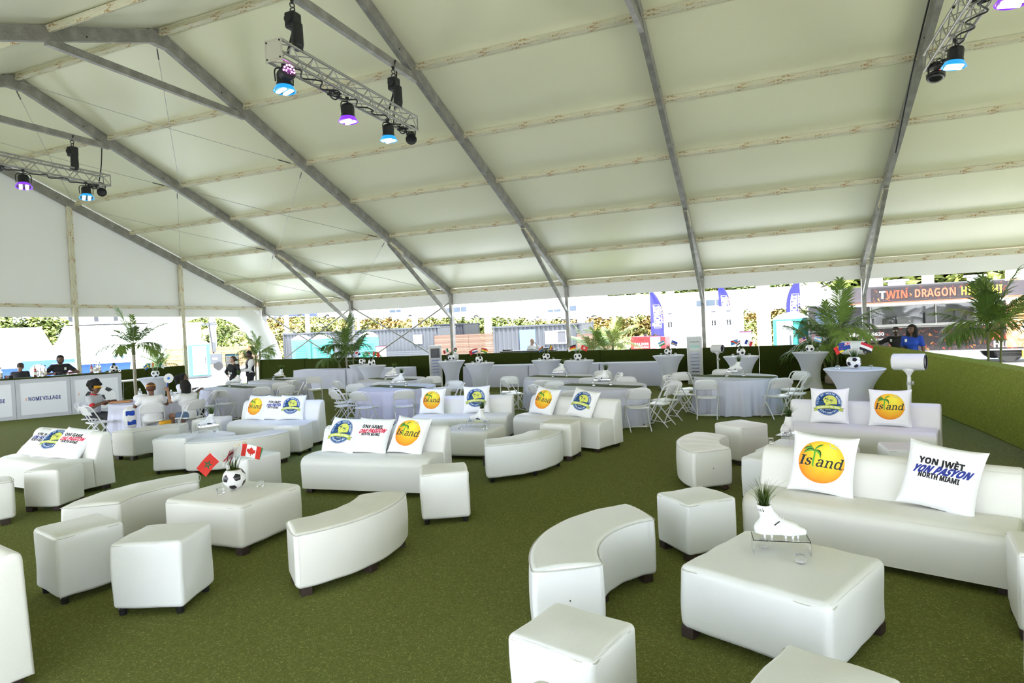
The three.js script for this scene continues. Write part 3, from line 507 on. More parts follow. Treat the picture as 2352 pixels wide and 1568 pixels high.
    g.fillStyle = '#f7f9e8'; arcText(g, 'CELEBRATING 100 YEARS', cx, cy + 850, 775, Math.PI * 1.5 - 0.27, Math.PI * 1.5 + 0.27, 40); g.font = 'bold 24px sans-serif'; g.fillStyle = '#dbe7f2'; g.fillText('1926-2026', cx, cy + 142); g.fillRect(cx - 150, cy + 140, 70, 4); g.fillRect(cx + 80, cy + 140, 70, 4);
  }),
};
function slogan(l1, l2, l3, ink) {
  return canvasTex(768, 768, (g, w) => {
    g.fillStyle = '#fbfbfd'; g.fillRect(0, 0, w, w); g.textAlign = 'center'; g.textBaseline = 'alphabetic'; g.fillStyle = '#17171c'; fitText(g, l1, 384, 276, 440, 'bold $px sans-serif', 96);
    fitText(g, l3, 384, 436, 400, 'bold $px sans-serif', 78);
    g.save(); g.translate(388, 372); g.transform(1, -0.06, -0.3, 1, 0, 0); g.strokeStyle = ink; g.fillStyle = ink; g.lineJoin = 'round'; g.lineWidth = 11; g.font = 'italic bold 116px sans-serif'; const m = g.measureText(l2).width; g.scale(560 / m, 0.98); g.strokeText(l2, 0, 0); g.fillText(l2, 0, 0); g.restore();
  });
}
PRINT.yon = slogan('YON JWÈT', 'YON PASYON', 'NORTH MIAMI', '#27348f'); PRINT.one = slogan('ONE GAME', 'ONE PASSION', 'NORTH MIAMI', '#dc1f4e');
const pillowMat = {}; for (const k in PRINT) pillowMat[k] = std(0xffffff, 0.75, { map: PRINT[k], bumpMap: wrinkleTex, bumpScale: 0.002 });
function pillowGeo(seed) {   // 0.5 m square cushion standing on its lower edge, print toward +z, pinched corners
  const N = 26, S = 0.255, T = 0.075, lists = [];
  for (const f of [1, -1]) lists.push(gridSurface(N, N, (i, j) => {
    const a = (i * 2 - 1) * f, b = j * 2 - 1, e = (1 - Math.pow(Math.abs(a), 3.2)) * (1 - Math.pow(Math.abs(b), 3.2)), pinch = 1 - 0.075 * (1 - a * a * 0) * (1 - Math.pow(Math.abs(b), 2.5)) * Math.pow(Math.abs(a), 4) - 0, pinch2 = 1 - 0.075 * (1 - Math.pow(Math.abs(a), 2.5)) * Math.pow(Math.abs(b), 4);
    const wr = 0.006 * Math.sin(a * 9 + b * 14 + seed) * (Math.abs(a * b) ** 0.7) + 0.005 * Math.sin(b * 6 - a * 11 + seed * 2) * e;
    return [a * S * pinch, S + b * S * pinch2, f * (T * Math.sqrt(Math.max(0, e)) + wr * Math.sqrt(Math.max(0, e)) + 0.001)];
  }));
  const uv = lists[1].attributes.uv; for (let i = 0; i < uv.count; i++) uv.setXY(i, 0.02 + 0.01 * uv.getX(i), 0.02 + 0.01 * uv.getY(i));
  return merge(lists);
}
const pillowGeos = [0, 1, 2].map((k) => pillowGeo(k * 2.3));
// placed on a sofa: s along its width, lean back, yaw and tilt of its own
function pillow(print, sofaKey, s, lean, yaw, tilt, label, depth = 0.5, scale = 1) {
  const [[u, v], turn, w, d, h] = SOFAS[sofaKey], a = R(turn), back = depth * d - d / 2, U = u + s * Math.cos(a) - back * Math.sin(a), W = v + s * Math.sin(a) + back * Math.cos(a);
  const m = solo('pillow', pillowGeos[(counts.pillow ?? 0) % 3], pillowMat[print], label, 'pillow', 'white printed pillows on the sofas');
  m.position.copy(V(U, W, h - 0.005)); m.rotation.order = 'YXZ'; m.rotation.set(-R(lean), R(turn + yaw), R(tilt)); m.scale.setScalar(scale);
}
pillow('seal', 'center', -0.52, 34, -6, -2, 'white pillow with the blue city seal, leftmost on the center sofa', 0.36);
pillow('one', 'center', -0.07, 36, 3, -3, 'white pillow with a pink and black slogan on the center sofa', 0.36);
pillow('sun', 'center', 0.44, 32, -4, -5, 'white pillow with an orange sun print, rightmost on the center sofa', 0.38);
pillow('yon', 'left', -0.42, 50, 16, -8, 'slumped white pillow with blue slogan, leftmost on the left edge sofa', 0.3);
pillow('seal', 'left', 0.0, 46, 16, -4, 'slumped white pillow with the blue city seal on the left edge sofa', 0.3);
pillow('one', 'left', 0.42, 42, 22, -8, 'slumped white pillow with pink slogan, rightmost on the left edge sofa', 0.34);
pillow('sun', 'farLeft', -0.46, 22, -4, -1, 'white pillow with an orange sun print on the far left sofa', 0.42, 0.95);
pillow('yon', 'farLeft', -0.05, 26, 0, -3, 'white pillow with blue and black slogan between sun and seal pillows', 0.4, 0.95);
pillow('seal', 'farLeft', 0.36, 24, 16, -2, 'white pillow with the blue city seal, rightmost on the far left sofa', 0.42, 0.95);
pillow('sun', 'midLeft', -0.6, 18, 0, -2, 'white pillow with an orange sun at the left end of the middle sofa', 0.45, 0.96);
pillow('seal', 'midLeft', 0.26, 16, 2, 1, 'white pillow with the city seal upright on the left middle sofa', 0.45, 1);
pillow('sun', 'midRight', -0.5, 26, 4, -8, 'white pillow with an orange sun, tilted, on the right middle sofa', 0.42, 0.98);
pillow('seal', 'midRight', 0.3, 28, 6, -10, 'white pillow with the city seal, tilted, on the right middle sofa', 0.42, 0.98);
pillow('sun', 'right', -0.4, 20, 4, -4, 'large white pillow with an orange sun on the large right sofa', 0.45, 1.03);
pillow('yon', 'right', 0.42, 24, -6, -7, 'white pillow with blue slogan alone on the right part of the large sofa', 0.42, 1.03);
pillow('seal', 'backRight', -0.36, 16, 0, 1, 'white pillow with the city seal on the sofa by the right partition', 0.46);
pillow('sun', 'backRight', 0.38, 16, 2, 0, 'white pillow with an orange sun on the sofa by the right partition', 0.46);
// ---------------------------------------------------------------- dining side: round tables, high tables, draped buffets, folding chairs
function drapedRound(label, [u, v], r, seed, waves = 15) {
  const H = 0.74, o = thing('round_table', label, 'table', [u, v], 0, 'round tables under white cloths');
  part('table_top', put(new THREE.CylinderGeometry(r, r, 0.02, 56), 0, H - 0.012, 0), MAT.cloth, o);
  const s0 = seed * 1.7;
  const g = gridSurface(150, 14, (i, j) => {
    const a = i * 2 * Math.PI, t = j, y = H - 0.004 - t * (H - 0.02), k = Math.pow(t, 0.8), f = 0.052 * k * (Math.sin(waves * a + s0 + 0.8 * Math.sin(3 * a)) + 0.5 * Math.sin(2.4 * waves * a + s0 * 2)) + 0.02 * k * Math.sin(5 * a + s0), rad = r + 0.006 + 0.03 * t + f * (0.7 + 0.3 * t) - 0.012 * (t < 0.05 ? 1 - t / 0.05 : 0);
    return [rad * Math.cos(a), y, rad * Math.sin(a)];
  }, true, [5, 0.75]);
  part('tablecloth', merge([g, put(new THREE.CircleGeometry(r + 0.004, 60), 0, H + 0.001, 0, -Math.PI / 2)]), MAT.clothBoth, o);
  return o;
}
MAT.clothBoth = MAT.cloth.clone(); MAT.clothBoth.side = THREE.DoubleSide;
const RT = {
  people: [[-12.72, 9.85], 0.86, 'the table with four seated people'], frontLeft: [[-13.3, 12.75], 0.88, 'the left round table by the doorway'], backLeft: [[-13.75, 14.85], 0.88, 'the far left round table'],
  midBack: [[-9.5, 14.5], 0.9, 'the middle back round table'], mid: [[-8.0, 12.4], 0.9, 'the middle front round table'], rightBack: [[-4.72, 14.6], 0.88, 'the round table with a pale boot vase'], rightFront: [[-3.1, 12.35], 0.88, 'the round table with a purple boot vase'], right: [[-0.63, 14.1], 0.84, 'the rightmost round table'],
};
const RT_LABEL = {
  people: 'round table with four people seated, white cloth reaching the floor', frontLeft: 'draped round table right of the seated group, turf runner across it', backLeft: 'draped round table with a white boot vase, near the two standing staff',
  midBack: 'draped round table half hidden behind the middle one, boot vase on it', mid: 'draped round table behind the center sofa, two chair backs facing out', rightBack: 'draped round table behind the right middle sofa, pink-tinted chairs beyond', rightFront: 'draped round table behind the seal pillow of the angled sofa', right: 'rightmost draped round table, one chair back square to the viewer',
};
let ti = 0;
const turfRun = std(lin(0.5, 0.6, 0.45), 0.95, { map: turfTex });
for (const k in RT) {
  const [[u, v], r, where] = RT[k]; drapedRound(RT_LABEL[k], [u, v], r, ++ti);
  const L = 2 * r * 0.985, g = puffBox(L, 0.014, 0.3, 0.006, 0, ti, 0, 8), uv = g.attributes.uv; for (let i = 0; i < uv.count; i++) uv.setXY(i, uv.getX(i) / 1.5, uv.getY(i) / 1.5);
  const m = solo('table_runner', g, turfRun, `strip of artificial turf laid across ${where}`, 'table runner', 'turf runners on the round tables'); m.position.copy(V(u, v, 0.7425)); m.rotation.y = R(-20);
}
// stretch-covered high tables
function highTable(label, [u, v], turn, r = 0.44, seed = 1) {
  const H = 1.0, o = thing('cocktail_table', label, 'table', [u, v], turn, 'high tables in white stretch covers');
  part('table_top', put(puffDisc(r, 0.028), 0, H - 0.028, 0), MAT.spandex, o);
  const g = gridSurface(96, 36, (i, j) => {
    const a = i * 2 * Math.PI, t = j, foot = Math.pow(Math.abs(Math.cos(2 * a)), 1.6);     // four feet
    const waist = r * (0.5 + 0.5 * Math.pow(1 - Math.min(1, t / 0.62), 2.2)), low = t > 0.62 ? Math.pow((t - 0.62) / 0.38, 1.6) : 0;
    const rad = (waist + low * (0.02 + 0.1 * foot) * 1.0) * (1 - 0.012 * Math.sin(8 * a) * t), hem = 0.07 * (1 - foot) * Math.pow(t, 6);
    return [rad * Math.cos(a), (H - 0.02) * (1 - t) + 0.006 + hem, rad * Math.sin(a)];
  }, true, [2.4, 1]);
  const m = part('stretch_cover', g, MAT.spandexBoth, o);
  return o;
}
MAT.spandexBoth = MAT.spandex.clone(); MAT.spandexBoth.side = THREE.DoubleSide;
function puffDisc(r, h) { return new THREE.LatheGeometry([[0, 0], [r - 0.012, 0], [r - 0.003, h * 0.25], [r, h * 0.55], [r - 0.006, h * 0.9], [r - 0.02, h], [0, h]].map(([a, b]) => new THREE.Vector2(a, b)), 64); }
const HT = {
  k1: [[-9.62, 18.25], 'high table beside the left locker kiosk'], k2: [[-7.9, 16.75], 'high table with a red and a Ghanaian flag'], k3: [[-6.05, 17.5], 'high table with a South African flag'], k4: [[-4.92, 16.95], 'high table with German, Japanese and Tunisian flags'],
  k5: [[-2.63, 18.45], 'high table left of the right locker kiosk'], k6: [[-0.6, 17.2], 'high table with a French flag'], k7: [[1.09, 18.3], 'high table left of the right back palm'], k8: [[1.45, 12.6], 'nearest high table, by the right partition'],
  k9: [[-11.6, 16.6], 'front one of the two high tables near the left palm'], k10: [[-12.5, 17.35], 'rear one of the two high tables near the left palm'], k11: [[-17.0, 13.25], 'high table beside the bar'],
};
const HT_LABEL = {
  k1: 'white stretch-covered high table just right of the left locker kiosk', k2: 'white stretch-covered high table, second from the left locker kiosk', k3: 'white stretch-covered high table behind the middle tables, carrying a South African flag', k4: 'white stretch-covered high table carrying German, Japanese and Tunisian flags',
  k5: 'tall white stretch-covered table just left of the right locker kiosk', k6: 'white stretch-covered high table behind the rightmost round table', k7: 'white stretch-covered high table left of the palm at the right back', k8: 'nearest white stretch-covered high table, behind the right seal pillow',
  k9: 'white stretch-covered high table, front one of an overlapping pair', k10: 'white stretch-covered high table, rear one of an overlapping pair', k11: 'white stretch-covered high table between bar end and seated group',
};
for (const k in HT) highTable(HT_LABEL[k], HT[k][0], 20 + 17 * HT[k][0][0], k === 'k8' ? 0.5 : 0.45);
// buffets: long tables whose cloths hang in folds
function buffet(label, [u0, v0], [u1, v1], seed) {
  const L = Math.hypot(u1 - u0, v1 - v0), W = 0.76, H = 0.74, o = thing('buffet_table', label, 'table', [(u0 + u1) / 2, (v0 + v1) / 2], (Math.atan2(v1 - v0, u1 - u0) * 180) / Math.PI, 'long draped buffet tables');
  part('table_top', puffBox(L, 0.03, W, 0.01, 0, 1, 0, 4), MAT.cloth, o, [0, H - 0.03, 0]);
  const per = [[-L / 2, W / 2], [L / 2, W / 2], [L / 2, -W / 2], [-L / 2, -W / 2]], tot = 2 * (L + W), at = (s) => { let q = s * tot; for (let i = 0; i < 4; i++) { const a = per[i], b = per[(i + 1) % 4], l = i % 2 ? W : L; if (q <= l || i === 3) { const t = Math.min(1, q / l), n = [(b[1] - a[1]) / l, -(b[0] - a[0]) / l]; return [a[0] + (b[0] - a[0]) * t, a[1] + (b[1] - a[1]) * t, -n[0], -n[1]]; } q -= l; } };
  const g = gridSurface(Math.round(tot * 34), 10, (i, j) => { const [x, z, nx, nz] = at(i), a = i * tot, f = 0.008 + j * (0.05 * Math.pow(0.5 + 0.5 * Math.sin(a * 11 + seed + 2 * Math.sin(a * 2.3)), 2) + 0.02 * Math.sin(a * 5 + seed)); return [x + nx * f, H - 0.003 - j * (H - 0.02), z + nz * f]; }, false, [tot, 0.74]);
  part('tablecloth', g, MAT.clothBoth, o);
}
buffet('left half of the draped buffet table before the left palm', [-16.85, 19.35], [-14.5, 19.42], 1);
buffet('right half of the draped buffet table behind the overlapping high tables', [-14.45, 19.43], [-11.95, 19.5], 4);
buffet('draped buffet table right of the left locker kiosk', [-9.7, 19.62], [-7.35, 19.66], 2);
buffet('draped buffet table between the high tables with German and South African flags', [-7.3, 19.67], [-4.95, 19.7], 6);
buffet('draped buffet table ending near the tall high table by the kiosk', [-4.9, 19.7], [-3.0, 19.75], 9);

// white resin folding chair
const chairProto = (() => {
  const o = new THREE.Group(); o.name = 'folding_chair';
  const bend = (g, f) => { const p = g.attributes.position; for (let i = 0; i < p.count; i++) p.setXYZ(i, ...f(p.getX(i), p.getY(i), p.getZ(i))); g.computeVertexNormals(); return g; };
  part('seat', bend(puffBox(0.39, 0.03, 0.39, 0.014, 0, 2, 0, 8), (x, y, z) => [x * (z < 0 ? 0.94 : 1 - 0.12 * Math.max(0, z - 0.1)), y + 0.425 - 0.012 * Math.cos(x * 7) - (z > 0.12 ? (z - 0.12) * 0.18 : 0), z + 0.035 - 0.03 * (z > 0 ? x * x * 8 : 0)]), MAT.resin, o);
  part('backrest', bend(puffBox(0.415, 0.19, 0.022, 0.01, 0, 3, 0, 10), (x, y, z) => { const k = Math.max(0, Math.abs(x) - 0.13) / 0.08; return [x, 0.602 + y * (1 - 0.1 * k * k * (y > 0.1 ? 1 : 0)) - (y > 0.12 ? 0.045 * k * k : 0), z - 0.178 - (0.602 + y - 0.6) * 0.42 - 0.03 * (1 - (x / 0.21) ** 2)]; }), MAT.resin, o);
  const fr = [], X = 0.215, top = (x, y) => v3(x, y, 0.235 - 0.555 * y);
  fr.push(tube([top(-X, 0.015), top(-X, 0.3), top(-X, 0.68), top(-X * 0.93, 0.755), top(-X * 0.7, 0.785), top(0, 0.795), top(X * 0.7, 0.785), top(X * 0.93, 0.755), top(X, 0.68), top(X, 0.3), top(X, 0.015)], 0.0115, 8, 60));
  part('front_frame', merge(fr), MAT.frameWhite, o);
  part('rear_frame', tube([v3(-0.19, 0.015, -0.235), v3(-0.188, 0.2, -0.07), v3(-0.18, 0.405, 0.115), v3(0.18, 0.405, 0.115), v3(0.188, 0.2, -0.07), v3(0.19, 0.015, -0.235)], 0.0105, 8, 60), MAT.frameWhite, o);
  part('front_stretcher', tube([top(-X, 0.03), top(X, 0.03)], 0.009), MAT.frameWhite, o);
  part('rear_stretcher', tube([v3(-0.19, 0.1, -0.158), v3(0.19, 0.1, -0.158)], 0.008), MAT.frameWhite, o);
  return o;
})();
const CHAIR_GROUP = 'white folding chairs around the round tables';
const facing = (px, rel) => { const d = ray(px, 784); return rel - (Math.atan2(d[0], d[1]) * 180) / Math.PI; };   // rel 0: the sitter faces the viewer, 90 right, 180 away
const chairSpec = [
  [213, 931, 112, 'empty folding chair left of the seated people, nearest the bar panels'], [241, 921, 70, 'folding chair under the person with the yellow visor and sunglasses'], [348, 927, 178, 'folding chair of the person in white with a yellow visor, seen from behind'],
  [449, 919, -142, 'folding chair of the woman in denim shorts'], [462, 902, -105, 'empty folding chair right behind the woman in denim shorts'], [450, 890, -60, 'empty folding chair whose top shows right of the woman with black hair'],
  [505, 896, 150, 'folding chair left of the draped table near the far left sofa'], [604, 889, 180, 'folding chair back right above the sun pillow of the far left sofa'], [586, 871, 15, 'folding chair beside the standing staff in black and white'], [609, 880, 8, 'folding chair beyond the left draped table, light front of its back showing'],
  [663, 884, -152, 'folding chair just above the seal pillow of the far left sofa'], [679, 881, -92, 'folding chair seen edge-on above the far left sofa backrest'], [676, 872, -172, 'folding chair with open back at the far left round table'], [655, 867, 0, 'folding chair beyond the far left round table, facing forward'], [711, 868, -105, 'folding chair alone before the left buffet cloth, turned left'],
  [773, 891, 112, 'leftmost of three overlapping folding chairs left of the middle table'], [785, 896, 120, 'second of three overlapping folding chairs left of the middle table'], [824, 900, 142, 'third and nearest of three overlapping folding chairs by the middle table'], [928, 896, 183, 'folding chair square to the viewer at the middle table, above the center sofa'], [801, 874, 112, 'folding chair farther back, left of the middle back table'],
  [936, 865, 0, 'folding chair beyond the middle back table near the buffet corner'], [876, 878, 180, 'folding chair back between the two middle round tables'], [857, 882, 5, 'folding chair beyond the middle front table, left of the boot vase'], [972, 879, -30, 'folding chair at the right rear of the middle front table'], [979, 869, -150, 'folding chair at the foot of the left locker kiosk'], [1022, 888, -160, 'folding chair rising above the sun pillow of the left middle sofa'], [1043, 884, -95, 'folding chair seen edge-on right of the left middle sun pillow'],
  [1166, 870, 112, 'folding chair alone between the middle sofas and the buffet, turned right'], [1246, 874, 180, 'folding chair back above the sun pillow of the angled sofa'], [1236, 884, 118, 'folding chair partly behind the angled sofa sun pillow, turned right'], [1231, 862, 0, 'pink-tinted folding chair left of the boot vase before the buffet'], [1313, 857, 0, 'pink-tinted folding chair right of the boot vase before the buffet'], [1306, 876, 0, 'folding chair beyond the table with the purple boot vase, left side'], [1350, 868, 176, 'folding chair back left of the purple boot vase'], [1397, 857, -82, 'folding chair behind the grass of the purple boot vase'], [1417, 863, -96, 'folding chair seen edge-on right of the purple boot vase'],
  [1323, 896, 180, 'folding chair back between sun and seal pillows of the angled sofa'], [1461, 892, -166, 'folding chair right of the angled sofa, nearest to the viewer'], [1507, 876, -52, 'folding chair facing left between the angled sofa and tall high table'], [1531, 884, -112, 'folding chair leaning right beside the nearest chair of the angled sofa'], [1410, 872, 4, 'folding chair beyond the table with the purple boot vase, right side'],
  [1546, 862, 76, 'folding chair at the far left of the rightmost round table'], [1558, 867, 112, 'folding chair at the near left of the rightmost round table'], [1587, 856, 30, 'folding chair in front of the right locker kiosk'], [1662, 866, 178, 'folding chair square to the viewer at the rightmost round table'], [1672, 853, 0, 'folding chair beyond the rightmost round table, behind its boot vase'], [1788, 868, -152, 'folding chair at the near right of the rightmost round table'], [1786, 855, -40, 'folding chair at the far right of the rightmost round table'], [1846, 864, -106, 'folding chair farthest right at the rightmost table, turned left'],
].map(([x, y, rel, label]) => { const t = facing(x, rel), a = R(t), [bu, bv] = onZ(x, y, 0.79); return { u: bu + 0.2 * Math.sin(a), v: bv - 0.2 * Math.cos(a), t, label }; });
for (let it = 0; it < 60; it++) {   // keep chairs clear of the cloths and of one another
  for (const c of chairSpec) for (const k in RT) { const [[tu, tv], r] = RT[k], d = Math.hypot(c.u - tu, c.v - tv), m = r + 0.36; if (d < m) { c.u = tu + ((c.u - tu) / d) * m; c.v = tv + ((c.v - tv) / d) * m; } }
  for (const c of chairSpec) for (const b of chairSpec) if (c !== b) { const d = Math.hypot(c.u - b.u, c.v - b.v); if (d < 0.5) { const k = (0.5 - d) / 2 / (d || 1); c.u += (c.u - b.u) * k; c.v += (c.v - b.v) * k; b.u -= (c.u - b.u) * k; b.v -= (c.v - b.v) * k; } }
  for (const c of chairSpec) for (const k in HT) { const [tu, tv] = HT[k][0], d = Math.hypot(c.u - tu, c.v - tv), m = 0.72; if (d < m) { c.u = tu + ((c.u - tu) / d) * m; c.v = tv + ((c.v - tv) / d) * m; } }
}
for (const c of chairSpec) { const o = copyOf(chairProto, [c.u, c.v], c.t, c.label, CHAIR_GROUP); o.userData.category = 'chair'; }
// ---------------------------------------------------------------- ball planters, flags, boot vases, cups
const ballProto = (() => {
  const o = new THREE.Group(); o.name = 'ball_planter'; const r = 0.11, phi = (1 + Math.sqrt(5)) / 2;
  const prof = []; for (let i = 0; i <= 26; i++) { const t = Math.PI * (0.9 - 0.68 * (i / 26)); prof.push(new THREE.Vector2(r * Math.sin(t), r + r * Math.cos(t) - 0.005)); }
  const rim = prof[26]; prof.unshift(new THREE.Vector2(0, prof[0].y)); prof.push(new THREE.Vector2(rim.x - 0.006, rim.y + 0.003), new THREE.Vector2(rim.x - 0.012, rim.y - 0.012));
  part('ball', new THREE.LatheGeometry(prof, 48), MAT.whiteGloss, o);
  const V12 = []; for (const s of [-1, 1]) for (const t of [-1, 1]) V12.push(v3(0, s, t * phi), v3(s, t * phi, 0), v3(t * phi, 0, s));
  const rot = new THREE.Quaternion().setFromEuler(new THREE.Euler(0.35, 0.2, 0.45));
  const seamList = [];
  for (const c0 of V12) {
    const c = c0.clone().normalize().applyQuaternion(rot); if (c.y > 0.62 || c.y < -0.86) continue;
    const a = new THREE.Vector3().crossVectors(c, Math.abs(c.y) < 0.9 ? v3(0, 1, 0) : v3(1, 0, 0)).normalize(), near = V12.map((q) => q.clone().normalize().applyQuaternion(rot)).filter((q) => q.distanceTo(c) > 0.1 && q.distanceTo(c) < 1.1)[0].sub(c); near.addScaledVector(c, -near.dot(c)).normalize();
    const b = new THREE.Vector3().crossVectors(c, near), pos = [], index = [], K = 4, corner = (k) => c.clone().multiplyScalar(0.93).addScaledVector(near, 0.355 * Math.cos((k * 2 * Math.PI) / 5 + Math.PI / 5 * 0)).addScaledVector(b, 0.355 * Math.sin((k * 2 * Math.PI) / 5)).normalize();
    const P = (w) => { const q = w.normalize().multiplyScalar(r * 1.006); return [q.x, q.y + r - 0.005, q.z]; };
    for (let k = 0; k < 5; k++) { const A = corner(k), B = corner(k + 1); for (let i = 0; i < K; i++) for (let j = 0; j < K - i; j++) { const f = (i2, j2) => c.clone().multiplyScalar(1 - (i2 + j2) / K).addScaledVector(A, i2 / K).addScaledVector(B, j2 / K); const tri = (x, y, z) => { for (const q of [x, y, z]) { index.push(pos.length / 3); pos.push(...P(f(...q))); } }; tri([i, j], [i + 1, j], [i, j + 1]); if (i + j < K - 1) tri([i + 1, j], [i + 1, j + 1], [i, j + 1]); } }
    let g = new THREE.BufferGeometry(); g.setAttribute('position', new THREE.Float32BufferAttribute(pos, 3)); g.setIndex(index); g = mergeVertices(g, 1e-6); g.computeVertexNormals();
    part('black_panel', planarUV(g), MAT.blackGloss, o);
  }
  part('turf_fill', put(puffDisc(rim.x - 0.008, 0.02), 0, rim.y - 0.012, 0), MAT.turf, o);
  part('grass', tuft(70, 0.05, 0.17, 0.8, 31, 0.0035).translate(0, rim.y, 0), grassMat, o);
  return o;
})();
